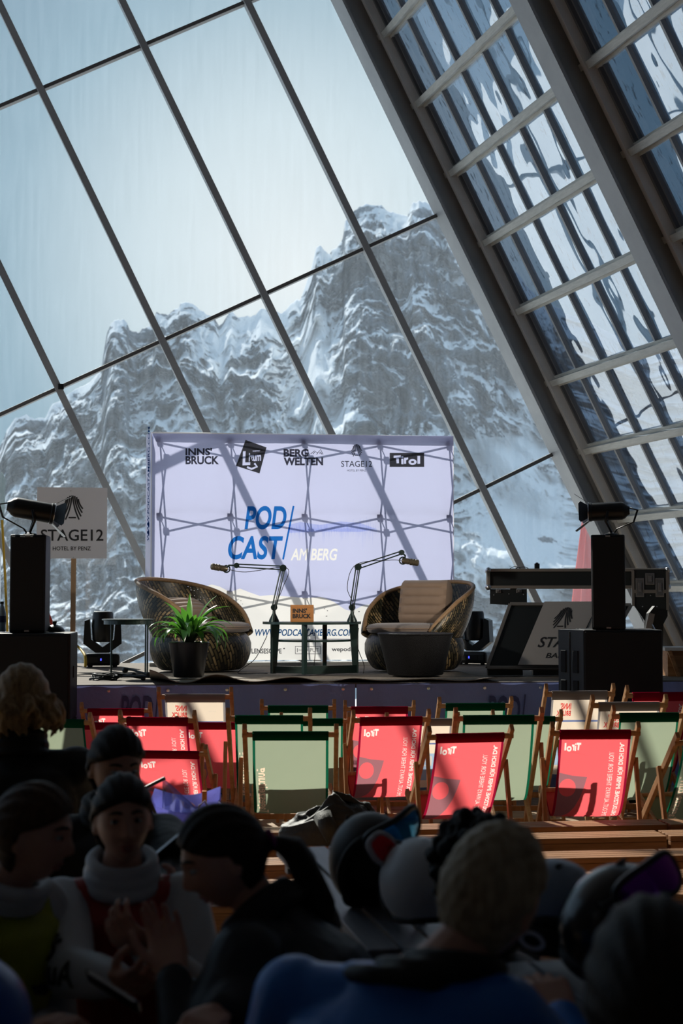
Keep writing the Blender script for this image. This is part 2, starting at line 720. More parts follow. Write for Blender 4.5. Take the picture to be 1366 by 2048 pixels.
lim = [(Vector((0, 1)), TOPZ), (Vector((0, -1)), 0.0), (Vector((-1, 0)), -GX0), (m_n, FR)]
poly = []
p0, p1, _ = clip(m_n * FR, u2, [(Vector((0, 1)), TOPZ), (Vector((0, -1)), 0.0)])
gpoly = [(GX0, 0.0), (max(p0.x, p1.x), 0.0), (min(p0.x, p1.x), TOPZ), (GX0, TOPZ)]
gm = MB()
gm.add([(x, 0, z) for x, z in gpoly], [(0, 1, 2, 3)])
gm.build('pane', M['glass'], win)
for off in (-4.96, -3.68, -2.41, -1.14, 0.115, 1.37, 2.66):
    a, b, ok = clip(m_n * off, u2, lim)
    if ok:
        mb = MB()
        mb.bar((a.x, -0.065, a.y), (b.x, -0.065, b.y), 0.13, 0.078, up=(m_n.x, 0, m_n.y), b=0.006)
        mb.bar((a.x, 0.02, a.y), (b.x, 0.02, b.y), 0.03, 0.05, up=(m_n.x, 0, m_n.y))
        mb.build('mullion', M['steel_paint'], win)
for off in (7.95, 4.84, 1.80, -1.25, -4.3):
    a, b, ok = clip(t_n * off, t2, lim)
    if ok:
        mb = MB()
        mb.bar((a.x, -0.045, a.y), (b.x, -0.045, b.y), 0.085, 0.042, up=(t_n.x, 0, t_n.y), b=0.004)
        mb.build('transom', M['steel_dark'], win)
# little dark cover at one crossing
x, z = plane_pt(WALL_O, YAW, 124, 777)
MB().box((x, -0.14, z), (0.06, 0.03, 0.06)).build('cover_cap', M['black_plastic'], win)

# sloped glazing on the right
gx, gz = plane_pt(WALL_O, YAW, 968, 490)
rW = Vector((math.cos(YAW), math.sin(YAW), 0))
G0 = WALL_O + rW * gx + Vector((0, 0, gz))
U3 = (rW * u2.x + Vector((0, 0, 1)) * u2.y).normalized()
V3 = Vector((0.2870, -0.9579, 0))
N3 = U3.cross(V3).normalized()
if N3.x > 0:
    N3 = -N3
S0 = -(TOPZ - G0.z) / abs(U3.z)
S1 = G0.z / abs(U3.z)


def rf(s, v, n=0.0):
    return G0 + U3 * s + V3 * v + N3 * n


roof = structure('window_2')


def roof_box(mb, s0, s1, v0, v1, n0, n1):
    v = [rf(s, vv, n) for n in (n0, n1) for vv in (v0, v1) for s in (s0, s1)]
    return mb.add(v, [(0, 2, 3, 1), (4, 5, 7, 6), (0, 1, 5, 4), (2, 6, 7, 3), (0, 4, 6, 2), (1, 3, 7, 5)])


BAY = 3.45
for k in range(3):
    v = k * BAY
    mb = MB()
    roof_box(mb, S0, S1, v - 0.03, v + 0.25, 0.355, 0.385)       # inner flange
    roof_box(mb, S0, S1, v + 0.085, v + 0.115, 0.06, 0.36)  # web
    mb.build('rafter', M['steel_paint'], roof)
    mb = MB()
    roof_box(mb, S0, S1, v - 0.02, v + 0.22, -0.02, 0.06)
    roof_box(mb, S0, S1, v + 0.20, v + 0.26, -0.06, 0.15)
    mb.build('rafter_channel', M['steel_light'], roof)
starts = [(708, -60), (772, 80), (836, 217), (902, 353), (968, 490), (1031, 626), (1098, 767), (1161, 902), (1225, 1037), (1290, 1172), (1354, 1308)]
SS = []
for x, y in starts:
    a, b = plane_pt(WALL_O, YAW, x, y)
    q = WALL_O + rW * a + Vector((0, 0, b))
    SS.append((q - G0).dot(U3))
SS = [SS[0] - 0.88 * k for k in (1,)] + SS
for k in range(2):
    v0, v1 = k * BAY + 0.2, (k + 1) * BAY + 0.02
    for s in SS:
        if s < S0 + 0.1 or s > S1 - 0.1:
            continue
        mb = MB()
        roof_box(mb, s - 0.035, s + 0.035, v0, v1, 0.0, 0.13)
        roof_box(mb, s - 0.065, s + 0.065, v0, v1, 0.0, 0.055)
        roof_box(mb, s - 0.05, s + 0.015, v0 - 0.06, v0 + 0.02, 0.0, 0.14)
        mb.build('purlin', M['purlin'], roof)
    for j in range(1, 6):
        mb = MB()
        vb = k * BAY + 0.20 + 0.585 * j
        roof_box(mb, S0, S1, vb - 0.015, vb + 0.015, -0.03, 0.045)
        mb.build('glazing_bar', M['steel_paint'], roof)
    mb = MB()
    roof_box(mb, S0, S1, v0 + 0.06, v0 + 0.09, -0.02, 0.05)
    roof_box(mb, S0, S1, v0 + 0.14, v0 + 0.16, -0.02, 0.04)
    mb.build('edge_strip', M['steel_dark'], roof)
    # bulging film panes of this bay
    rng = np.random.RandomState(11 + k)
    NU, NV = 84, 260
    fld = np.zeros((NV, NU))
    for sc, amp in ((6, 0.010), (14, 0.007), (30, 0.0035)):
        gy, gx_ = max(3, int(sc * 1.6)), sc
        g = rng.uniform(-1, 1, (gy + 2, gx_ + 2))
        yy = np.linspace(0, gy - 1e-6, NV)[:, None]
        xx = np.linspace(0, gx_ - 1e-6, NU)[None, :]
        iy, ix = yy.astype(int), xx.astype(int)
        fy, fx = yy - iy, xx - ix
        fy, fx = fy * fy * (3 - 2 * fy), fx * fx * (3 - 2 * fx)
        fld += amp * ((g[iy, ix] * (1 - fx) + g[iy, ix + 1] * fx) * (1 - fy) + (g[iy + 1, ix] * (1 - fx) + g[iy + 1, ix + 1] * fx) * fy)
    sarr = np.array(sorted(SS))
    verts, faces, uvs = [], [], []
    for j in range(NV):
        s = S0 + (S1 - S0) * j / (NV - 1)
        i0 = np.searchsorted(sarr, s)
        lo = sarr[i0 - 1] if i0 > 0 else S0
        hi = sarr[i0] if i0 < len(sarr) else S1
        ts = (s - lo) / max(hi - lo, 1e-3)
        for i in range(NU):
            v = v0 + (v1 - v0) * i / (NU - 1)
            tv = ((v - k * BAY - 0.20) / 0.585) % 1.0
            w = (math.sin(PI * ts) * math.sin(PI * tv)) if 0 <= ts <= 1 else 0
            w = max(w, 0) ** 0.5
            verts.append(rf(s, v, w * (0.004 + fld[j, i])))
            uvs.append((v, s))
    for j in range(NV - 1):
        for i in range(NU - 1):
            a = j * NU + i
            faces.append((a, a + 1, a + 1 + NU, a + NU))
    mb = MB()
    mb.add(verts, faces)
    me = mb.mesh('pane')
    uvl = me.uv_layers.new(name='UVMap')
    for lp in me.loops:
        uvl.data[lp.index].uv = uvs[lp.vertex_index]
    link_mesh('pane', me, M['film'], roof, smooth=True)

# floor, back and side walls, ceiling of the hall
M['deck'] = pbr('deck_boards', (0.26, 0.18, 0.11), 0.55, noise=((0.42, 0.31, 0.21), 6), bump=0.3, bscale=14, stretch=(0.5, 9, 1))
M['hall'] = pbr('dark_hall_lining', (0.22, 0.22, 0.23), 0.7, bump=0.1)
mb = MB()
nb = 0
y = -4.2
while y < 16.4:
    mb.box((0, y + 0.07, -0.02), (19, 0.132, 0.04))
    y += 0.14
fl = mb.build('floor', M['deck'])
fl['kind'] = 'structure'
mb = MB()
mb.box((0, 6.2, -0.08), (19.4, 21.2, 0.06))
o = mb.build('floor_base', M['hall'])
o['kind'] = 'structure'
mb = MB()
mb.box((-8.75, 1.0, 4.5), (0.2, 10.8, 9.2))
mb.build('wall_left', M['hall'])['kind'] = 'structure'
w3 = structure('fill_window', (-8.75, 0, 0))  # glazing added out of view to let in fill light from the left
MB().add([(0, 6.4, 0), (0, 15.0, 0), (0, 15.0, TOPZ), (0, 6.4, TOPZ)], [(0, 1, 2, 3)]).build('pane', M['glass'], w3)
for y in (6.45, 8.6, 10.7, 12.8, 14.9):
    MB().box((0.05, y, TOPZ / 2), (0.12, 0.09, TOPZ)).build('mullion', M['steel_paint'], w3)
for z in (0.05, 3.0, 6.0, TOPZ - .05):
    MB().box((0.04, 10.7, z), (0.08, 8.6, 0.06)).build('transom', M['steel_paint'], w3)
mb = MB()
mb.box((0.5, -4.4, 4.5), (19, 0.2, 9.2))
mb.build('wall_back', M['hall'])['kind'] = 'structure'
mb = MB()
roof_box(mb, S0, S1, 2 * BAY + 0.25, 21.5, -0.1, 0.0)
mb.build('wall_right', M['hall'])['kind'] = 'structure'
mb = MB()
mb.box((0.0, -10.45, TOPZ + 0.12), (21.0, 21.0, 0.22))
ce = mb.build('ceiling', M['hall'])
ce['kind'] = 'structure'
ce.location = WALL_O
ce.rotation_euler = (0, 0, YAW)

# ---------------------------------------------------------------- outside: mountain, snow slope, folded parasol
def fbm(nx, ny, base, octs, rng, ridged=False, asp=1.0):
    out = np.zeros((ny, nx))
    amp = 1.0
    tot = 0.0
    sc = base
    for _ in range(octs):
        gx_, gy = max(2, int(sc)), max(2, int(sc * asp))
        g = rng.uniform(0, 1, (gy + 2, gx_ + 2))
        yy = np.linspace(0, gy - 1e-6, ny)[:, None]
        xx = np.linspace(0, gx_ - 1e-6, nx)[None, :]
        iy, ix = yy.astype(int), xx.astype(int)
        fy, fx = yy - iy, xx - ix
        fy, fx = fy * fy * (3 - 2 * fy), fx * fx * (3 - 2 * fx)
        n = (g[iy, ix] * (1 - fx) + g[iy, ix + 1] * fx) * (1 - fy) + (g[iy + 1, ix] * (1 - fx) + g[iy + 1, ix + 1] * fx) * fy
        if ridged:
            n = 1 - np.abs(2 * n - 1)
        out += n * amp
        tot += amp
        amp *= 0.52
        sc *= 2.03
    return out / tot


RIDGE = [(-420, 930), (-200, 900), (-60, 905), (0, 893), (14, 862), (30, 838), (60, 834), (90, 836), (104, 812), (118, 800), (150, 781), (180, 765), (203, 738), (207, 705),
         (214, 662), (224, 645), (236, 640), (254, 645), (259, 664), (268, 667), (290, 660), (306, 648), (312, 624), (335, 626), (357, 620), (360, 609),
         (376, 607), (400, 617), (421, 633), (438, 655), (448, 642), (462, 627), (476, 634), (492, 632), (522, 620), (545, 618), (560, 625), (580, 612),
         (600, 600), (610, 572), (622, 536), (632, 498), (640, 490), (650, 500), (660, 505), (674, 492), (686, 478), (690, 440), (704, 428), (718, 416),
         (740, 412), (770, 414), (792, 426), (815, 430), (824, 408), (838, 399), (856, 403), (880, 417), (905, 432), (950, 452), (1010, 520), (1080, 600),
         (1180, 640), (1300, 700), (1420, 690), (1600, 760), (1900, 850), (2300, 900)]
rx = np.array([p[0] for p in RIDGE], float)
ry = np.array([p[1] for p in RIDGE], float)
rng = np.random.RandomState(5)
NX, NT = 620, 330
# columns denser where the photo looks
cx = np.concatenate([np.linspace(-420, -20, 40), np.linspace(-14, 1130, 520), np.linspace(1140, 2300, 80)])
NX, NT = len(cx), 380
ridge = np.interp(cx, rx, ry)
rr_ = fbm(NX, 1, 90, 3, rng)[0]
ridge = ridge + (rr_ - 0.5) * 16
basey = 1345.0
T = np.linspace(0, 1, NT)[:, None]
Xp = np.repeat(cx[None, :], NT, 0)
big = fbm(NX, NT, 8, 3, rng, False, 0.9)
warp = fbm(NX, NT, 14, 3, rng)


def warped(n, w):
    """shift the noise rows and columns by another field so that nothing runs straight"""
    jj, ii = np.meshgrid(np.arange(NX), np.arange(NT))
    i2 = np.clip(ii + ((warp - .5) * w).astype(int), 0, NT - 1)
    j2 = np.clip(jj + ((big - .5) * w).astype(int), 0, NX - 1)
    return n[i2, j2]


col_n = warped(fbm(NX, NT, 30, 5, rng, True, 0.45), 120)
led_n = warped(fbm(NX, NT, 16, 6, rng, True, 1.3), 140)
Yp = ridge[None, :] + (basey - ridge[None, :]) * T
# where the photo shows bare rock (centre, radii, weight) and where smooth snow lies
ROCK = [(790, 560, 110, 190, 1.0), (930, 620, 80, 150, 1.0), (690, 560, 60, 90, .5), (760, 780, 75, 100, 1.0), (890, 760, 120, 80, .9), (960, 840, 70, 40, .8),
        (640, 610, 50, 40, .6), (660, 690, 40, 35, .5), (820, 840, 60, 60, .9), (240, 690, 45, 60, .9), (330, 740, 80, 100, .9), (240, 830, 70, 110, .9), (380, 640, 50, 30, .6),
        (470, 750, 70, 80, .6), (560, 800, 60, 80, .9), (90, 870, 90, 50, .8), (30, 950, 90, 90, .5), (180, 940, 120, 90, .6), (150, 1150, 150, 140, .55), (925, 1040, 45, 70, 1.0), (250, 1250, 60, 80, .6), (700, 450, 30, 40, .6), (860, 470, 80, 60, .7)]
SNOW = [(620, 740, 55, 110, .9), (440, 690, 70, 50, .7), (540, 660, 60, 40, .6), (1000, 900, 110, 60, .8), (1050, 1080, 130, 160, 1.2), (690, 850, 40, 90, .5), (500, 640, 60, 22, .8), (380, 880, 60, 80, .4), (100, 1020, 60, 50, .4)]
rockf = np.full(Xp.shape, 0.42)
smooth = np.zeros(Xp.shape)
for x, y, a, b, w in ROCK:
    rockf += w * 0.50 * np.exp(-(((Xp - x) / a) ** 2 + ((Yp - y) / b) ** 2) * 1.3)
for x, y, a, b, w in SNOW:
    g = np.exp(-(((Xp - x) / a) ** 2 + ((Yp - y) / b) ** 2) * 1.3)
    rockf -= w * 0.8 * g
    smooth += w * g
smooth = np.clip(1 - smooth, 0.12, 1)
rockf = np.clip(rockf, 0, 1.15)
depth = 820 - 300 * T
amp = np.clip(T * 14, 0, 1)
depth = depth + amp * smooth * ((col_n - 0.5) * -75 + (led_n - 0.5) * -26) + amp * (big - 0.5) * -120
Yp = Yp + amp * smooth * (fbm(NX, NT, 70, 4, rng) - 0.5) * 12
a_ = (Xp - 683) / F_PX
b_ = (1024 - Yp) / F_PX
dy = math.cos(PITCH) - b_ * math.sin(PITCH)
dz = math.sin(PITCH) + b_ * math.cos(PITCH)
tt = depth / dy
P3 = np.stack([a_ * tt, depth, EYE + dz * tt], -1)
# far side of the ridge falls away
back = P3[0:1].copy()
back[..., 1] += 140
back[..., 2] -= 120
P3 = np.concatenate([back, P3], 0)
rk_all = np.concatenate([rockf[0:1], rockf], 0)
n_r = NT + 1
verts = P3.reshape(-1, 3).tolist()
idx = np.arange(n_r * NX).reshape(n_r, NX)
faces = np.stack([idx[:-1, :-1], idx[:-1, 1:], idx[1:, 1:], idx[1:, :-1]], -1).reshape(-1, 4).tolist()
me = bpy.data.meshes.new('mountain')
me.from_pydata(verts, [], faces)
me.update()
at = me.attributes.new('rock', 'FLOAT', 'POINT')
at.data.foreach_set('value', rk_all.astype(np.float32).ravel())


def mountain_mat():
    m, t, o = new_mat('rock_and_snow')
    tcn = N(t, 'ShaderNodeTexCoord')
    geo = N(t, 'ShaderNodeNewGeometry')
    sep = N(t, 'ShaderNodeSeparateXYZ')
    t.links.new(geo.outputs['Normal'], sep.inputs[0])
    n1 = N(t, 'ShaderNodeTexNoise', i_Scale=0.030, i_Detail=10.0, i_Roughness=0.62)
    t.links.new(tcn.outputs['Object'], n1.inputs['Vector'])
    at_ = N(t, 'ShaderNodeAttribute', attribute_name='rock')
    # rock mask: kind of ground, broken up by noise, snow lying where it is flatter
    a = N(t, 'ShaderNodeMath', operation='MULTIPLY_ADD', i_1=-0.40, i_2=0.20)
    t.links.new(sep.outputs['Z'], a.inputs[0])
    b = N(t, 'ShaderNodeMath', operation='MULTIPLY_ADD', i_1=2.1)
    t.links.new(n1.outputs['Fac'], b.inputs[0])
    t.links.new(a.outputs[0], b.inputs[2])
    c = N(t, 'ShaderNodeMath', operation='MULTIPLY_ADD', i_1=0.75)
    t.links.new(at_.outputs['Fac'], c.inputs[0])
    t.links.new(b.outputs[0], c.inputs[2])
    mpz = N(t, 'ShaderNodeMapping')
    mpz.inputs['Scale'].default_value = (0.9, 0.5, 2.0)
    t.links.new(tcn.outputs['Object'], mpz.inputs[0])
    n4 = N(t, 'ShaderNodeTexNoise', i_Scale=0.055, i_Detail=6.0, i_Roughness=0.58)
    t.links.new(mpz.outputs[0], n4.inputs['Vector'])
    c2 = N(t, 'ShaderNodeMath', operation='MULTIPLY_ADD', i_1=2.5)
    t.links.new(n4.outputs['Fac'], c2.inputs[0])
    t.links.new(c.outputs[0], c2.inputs[2])
    mr = N(t, 'ShaderNodeMapRange', i_1=2.83, i_2=2.94, i_3=0.0, i_4=1.0)
    t.links.new(c2.outputs[0], mr.inputs[0])
    n3 = N(t, 'ShaderNodeTexNoise', i_Scale=0.2, i_Detail=7.0, i_Roughness=0.7)
    t.links.new(tcn.outputs['Object'], n3.inputs['Vector'])
    rk = N(t, 'ShaderNodeValToRGB')
    rk.color_ramp.elements[0].position = 0.35
    rk.color_ramp.elements[0].color = (0.10, 0.125, 0.155, 1)
    rk.color_ramp.elements[1].position = 0.68
    rk.color_ramp.elements[1].color = (0.31, 0.345, 0.375, 1)
    t.links.new(n3.outputs['Fac'], rk.inputs[0])
    mx = N(t, 'ShaderNodeMix', data_type='RGBA')
    t.links.new(mr.outputs[0], mx.inputs[0])
    mx.inputs[6].default_value = (0.90, 0.93, 0.95, 1)
    t.links.new(rk.outputs[0], mx.inputs[7])
    d = N(t, 'ShaderNodeBsdfDiffuse', i_Roughness=0.6)
    t.links.new(mx.outputs[2], d.inputs['Color'])
    bp = N(t, 'ShaderNodeBump', i_Strength=0.7, i_Distance=4.0)
    t.links.new(n1.outputs['Fac'], bp.inputs['Height'])
    t.links.new(bp.outputs[0], d.inputs['Normal'])
    t.links.new(d.outputs[0], o.inputs[0])
    return m


mt = link_mesh('mountain', me, mountain_mat(), None, smooth=True)
tag(mt, kind='structure')
M['snow'] = pbr('snow', (0.82, 0.86, 0.90), 0.7, bump=0.4, bscale=2.5)
mb = MB()


def snow_pt(u, v):
    x = -160 + 320 * u
    yy_ = 16.9 + 200 * v ** 1.6
    return (x, yy_, 0.1 - 0.075 * max(yy_ - 20, 0) + 0.2 * math.sin(x * .35 + yy_ * .2) * min(v * 4, 1))


mb.grid(snow_pt, 60, 40)
sn = mb.build('snow_ground', M['snow'], smooth=True)
sn['kind'] = 'structure'

M['red_canvas'] = cloth('red_canvas', (0.62, 0.09, 0.07), mix=0.45)
pq = px(1192, 1195, 18.6)
um = thing('parasol', 'closed red canvas parasol standing outside behind the glass and the right speaker', 'parasol', (pq.x, pq.y, 0.08))
mb = MB()
n = 24
prof = [(0.05, 3.02), (0.09, 2.98), (0.16, 2.4), (0.24, 1.75), (0.27, 1.45), (0.33, 1.0), (0.36, 0.85)]
mb.grid(lambda u, v: (lambda r, z: (r * (1 + .16 * math.cos(8 * 2 * PI * u)) * math.cos(2 * PI * u), r * (1 + .16 * math.cos(8 * 2 * PI * u)) * math.sin(2 * PI * u), z))(
    np.interp(v, np.linspace(0, 1, 7), [p[0] for p in prof]), np.interp(v, np.linspace(0, 1, 7), [p[1] for p in prof])), 64, 20, True)
mb.build('canopy', M['red_canvas'], um, smooth=True)
MB().tube([(0, 0, 0), (0, 0, 3.0)], 0.025, 10).build('pole', M['alu'], um)
MB().lathe([(0.0, 3.1), (0.11, 3.08), (0.12, 3.0), (0.1, 2.97)], 20).build('cap', M['steel_light'], um)
MB().box((0, 0, 0.08), (0.6, 0.6, 0.12)).build('base', M['steel_dark'], um)
mb = MB()
mb.tube([(0.30 * math.cos(t), 0.30 * math.sin(t), 1.38) for t in np.linspace(0, 2 * PI, 25)], 0.015, 6)
mb.tube([(-.1, -.29, 1.38), (-.12, -.33, 1.15)], 0.018, 6)
mb.build('tie_strap', M['black_plastic'], um)
# ---------------------------------------------------------------- stage
STZ = 0.87
st_o = ground_pt(683, 1366, STZ)
st_o.z = 0
ST = Matrix.Translation(st_o) @ Matrix.Rotation(YAW, 4, 'Z')


def on_stage(x, y):
    return ground_pt(x, y, STZ)


M['stage_boards'] = pbr('stage_boards', (0.115, 0.095, 0.08), 0.75, spec=0.15, noise=((0.19, 0.16, 0.13), 5), bump=0.2, bscale=20, stretch=(0.4, 6, 1))
M['skirt'] = cloth('blue_banner', (0.30, 0.38, 0.78), (0.2, 0.24, 0.5), mix=0.12, bump=0.5)
M['skirt_ink'] = pbr('navy_ink', (0.06, 0.08, 0.24), 0.7)
stg = thing('stage', 'long raised stage platform with brown boards carrying the armchairs and table', 'stage', st_o, YAW)
mb = MB()
for i in range(12):
    mb.box((0.2, 0.155 + 0.31 * i, STZ - 0.02), (9.6, 0.306, 0.04))
mb.build('stage_deck', M['stage_boards'], stg)
for i in range(9):
    for y in (0.1, 1.9, 3.6):
        MB().box((-4.4 + 1.15 * i, y, (STZ - 0.04) / 2), (0.06, 0.06, STZ - 0.04)).build('leg', M['steel_dark'], stg)
for nm, x0, x1 in (('left', -4.5, None), ('right', None, 4.9)):
    xs = plane_pt(st_o, YAW, 711, 1400)[0]
    a, b = (x0, xs - 0.004) if nm == 'left' else (xs + 0.004, x1)
    sk = thing('banner', 'blue banner hanging over the stage front on the %s side of the seam' % nm, 'banner', st_o, YAW, 'stage front banners')
    mb = MB()
    mb.grid(lambda u, v: (a + (b - a) * u, -0.02 - 0.012 * math.sin(u * 41) * v - 0.008 * math.sin(u * 97 + 1), STZ - 0.008 - (STZ - 0.03) * v), 160, 16)
    mb.build('cloth', M['skirt'], sk, smooth=True)
    gx_ = a + 0.12 if nm == 'right' else b - 0.1
    k = 0
    while a < gx_ < b:
        mb = MB()
        mb.lathe([(0.006, 0), (0.013, 0.0), (0.013, 0.004), (0.006, 0.005)], 12, Matrix.Translation((gx_, -0.034, STZ - 0.045)) @ Matrix.Rotation(PI / 2, 4, 'X'))
        mb.build('eyelet', M['chrome'], sk)
        gx_ += 0.46 if nm == 'right' else -0.46
    mb = MB()
    lx = 240 if nm == 'left' else 972
    lp = word('POD', lx, 1452, lx + 66, 1390, .02, .22) + stroke([(lx + 76, 1388), (lx + 62, 1530)], 3)
    lp += word('CAST', lx - 12, 1530, lx + 58, 1468, .02, .22)
    lp += word('AM BERG', lx + 72, 1530, lx + 110, 1505, .02, .22)
    lay(mb, lp, lambda x, y: (plane_pt(st_o, YAW, x, y)[0], -0.041, plane_pt(st_o, YAW, x, y)[1]))
    mb.build('logo_print', M['skirt_ink'], sk)

# carpet, wavy along its front edge
M['carpet'] = pbr('grey_carpet', (0.20, 0.175, 0.15), 0.95, noise=((0.30, 0.27, 0.235), 40), bump=0.5, bscale=300, spec=0.1)
ca, cb = on_stage(300, 1361), on_stage(985, 1361)
cax = (ca - st_o).dot(rW)
cbx = (cb - st_o).dot(rW)
cp = thing('carpet', 'thin grey carpet rucked into waves at the front edge of the stage', 'carpet', (st_o.x, st_o.y, STZ), YAW)
mb = MB()


def carpet_pt(u, v, dz=0.0):
    x = cax + (cbx - cax) * u
    y = 0.03 + 1.55 * v
    w = math.exp(-(v * 7) ** 2)
    left = max(0, 1 - abs(u - 0.22) * 2.6)
    z = 0.002 + 0.022 * w * (0.4 + left) * (1 + math.sin(x * 11.5 + 0.6 * math.sin(x * 5)))
    z += 0.005 * (1 + math.sin(x * 6 + y * 4)) * math.exp(-v * 6)
    if u < 0.06:
        z += 0.075 * (0.06 - u) / 0.06 * math.exp(-(v * 4) ** 2)
    return (x, y - 0.02 * w * math.sin(x * 7), z + dz)


mb.grid(lambda u, v: carpet_pt(u, v), 220, 36)
mb.build('weave', M['carpet'], cp, smooth=True, mods=[('SOLIDIFY', {'thickness': 0.006, 'offset': 1.0})])

# ---------------------------------------------------------------- printed back wall
bw_o = on_stage(605, 1331)
BD = thing('backdrop_wall', 'wide lavender fabric backdrop wall with sponsor logos standing at the back of the stage', 'backdrop', bw_o, YAW)


def bd(x, y):
    return plane_pt(bw_o, YAW, x, y)


M['bd_cloth'] = cloth('backdrop_cloth', (0.80, 0.78, 0.77), (0.62, 0.605, 0.595), mix=0.58, bump=0.04)
M['lav_ink'] = ink('lavender_ink', (0.68, 0.72, 1.0), 0.0)
M['blue_ink'] = ink('blue_ink', (0.03, 0.26, 0.63), 0.10, (0.01, 0.11, 0.40))
M['navy_url_ink'] = ink('dark_blue_ink', (0.03, 0.13, 0.34), 0.25, (0.005, 0.04, 0.14))
M['black_ink'] = ink('black_ink', (0.10, 0.10, 0.115), 0.3, (0.02, 0.02, 0.024))
M['olive_ink'] = ink('dark_olive_ink', (0.10, 0.10, 0.10), 0.45, (0.05, 0.048, 0.038))
M['wave_ink'] = ink('pale_blue_ink', (0.74, 0.79, 0.98), 0.0)
M['truss'] = pbr('truss_tube', (0.20, 0.21, 0.23), 0.4, metal=0.4)
bx0, bz1 = bd(303, 866)
bx1, _ = bd(907, 872)
_, bz0 = bd(605, 1320)
bz1 = bd(605, 868)[1]
FD = 0.13
mb = MB()
b0 = 0.012
mb.grid(lambda u, v: (bx0 + (bx1 - bx0) * u, 0.004 * math.sin(u * 9) * math.sin(v * 5), bz0 + (bz1 - bz0) * v), 60, 40)
mb.build('fabric', M['bd_cloth'], BD, smooth=True)
M['bd_hem'] = cloth('backdrop_return', (0.62, 0.63, 0.78), (0.5, 0.52, 0.70), mix=0.4, bump=0.05)
mb = MB()
mb.grid(lambda u, v: (bx0 - 0.055 * u, FD * u * 2.0, bz0 + (bz1 - bz0) * v), 6, 30)
mb.grid(lambda u, v: (bx1 + 0.005 * u, FD * u, bz0 + (bz1 - bz0) * v), 6, 30)
mb.grid(lambda u, v: (bx0 + (bx1 - bx0) * u, FD * v, bz1 + 0.004 * v), 60, 5)
mb.build('side_return', M['bd_hem'], BD, smooth=True)
mb = MB()
# lettering that runs up the narrow left return
lp = word('WWW.PODCASTAMBERG.COM', 0, 0, 1.15, 0.05, .01, .2)
lay(mb, lp, lambda x, y: (bx0 - 0.055 * (.25 + y * 8) - 0.003, FD * 2 * (.25 + y * 8), 1.25 + x))
mb.build('side_print', M['navy_url_ink'], BD)


def film(name, loops, mat, off):
    mb = MB()
    lay(mb, loops, lambda x, y: (bd(x, y)[0], -0.006 - off, bd(x, y)[1]))
    return mb.build(name, mat, BD)


ridge_px = [(303, 1204), (330, 1196), (374, 1184), (400, 1176), (423, 1169), (439, 1173), (460, 1184), (480, 1177), (497, 1184), (520, 1192), (543, 1190), (575, 1193),
            (610, 1196), (641, 1194), (655, 1198), (668, 1204), (690, 1219), (704, 1222), (728, 1210), (745, 1208), (764, 1204), (800, 1198), (835, 1190), (870, 1184), (907, 1178)]
am = word('AM BERG', 581, 1121, 675, 1097, .025, .22)
sky_loop = [[(304, 867)] + ridge_px + [(906, 872)]]
film('sky_print', sky_loop + am, M['lav_ink'], 0.0)
film('podcast_print', word('POD', 489, 1059, 573, 1012, .028, .2, res=8) + stroke([(587, 1012), (566, 1119)], 3.6) + word('CAST', 456, 1119, 566, 1072, .028, .2, res=8), M['blue_ink'], 0.003)
film('url_print', word('WWW.PODCASTAMBERG.COM', 510, 1272, 708, 1258, .022, .2), M['navy_url_ink'], 0.003)
film('city_logo', word("INNS'", 371, 911, 424, 896, .035) + word('BRUCK', 371, 929, 438, 912, .035), M['black_ink'], 0.003)
ang = math.atan2(15, 42)


def rot(loops, cx_, cy_, a):
    c, s = math.cos(a), math.sin(a)
    return xf(loops, lambda x, y: (cx_ + (x - cx_) * c - (y - cy_) * s, cy_ + (x - cx_) * s + (y - cy_) * c))


liz = word('L', 484, 930, 500, 902, .03, .1) + word('izum', 497, 923, 522, 906, .03, .15) + word('axamer', 506, 904, 521, 901)
liz += stroke([(493, 934), (502, 938), (513, 934), (508, 927)], 4)
film('resort_logo', [[(491, 880), (533, 895), (519, 947), (472, 932)]] + rot(liz, 503, 914, -0.05), M['olive_ink'], 0.003)
peaks = []
for pts in ([(621, 908), (629, 902), (635, 906), (641, 899), (646, 909)], [(626, 908), (630, 904)], [(633, 909), (638, 903), (640, 908)], [(640, 904), (644, 909)]):
    peaks += stroke(pts, 1.2)
film('magazine_logo', word('BERG', 567, 914, 617, 898, .045) + word('WELTEN', 567, 931, 646, 915, .045), M['black_ink'], 0.003)
film('magazine_peaks', peaks, M['black_ink'], 0.0034)
film('hotel_logo', xf(stage12_mark(0, 0, 1), lambda x, y: (713 + x * 24, 901 - y * 25)) + word('STAGE12', 682, 934, 744, 922, .005) + word('HOTEL BY PENZ', 694, 943, 732, 939, .005), M['black_ink'], 0.003)
film('region_logo', rect(779, 906, 848, 934) + tirol_word(787, 930, 841, 911), M['olive_ink'], 0.003)
film('partner_print', word('LENSESCAPE', 503, 1307, 563, 1297, .02) + circ(568, 1297, 1.6, 10), M['black_ink'], 0.003)
film('partner_frame', rect(590, 1292, 641, 1308) + rect(591, 1293, 640, 1307), M['black_ink'], 0.0032)
film('partner_arrow', rect(594, 1296, 595.2, 1304) + stroke([(597, 1300), (613.5, 1300)], 1.1) + stroke([(612, 1296.5), (616, 1300), (612, 1303.5)], 1.1) + word('PUT', 620, 1304, 637, 1296), M['black_ink'], 0.003)
film('podcast_partner', word('wepodit', 663, 1305, 709, 1294, .02), M['black_ink'], 0.003)
rg = random.Random(3)
wv = []
x = 577.0
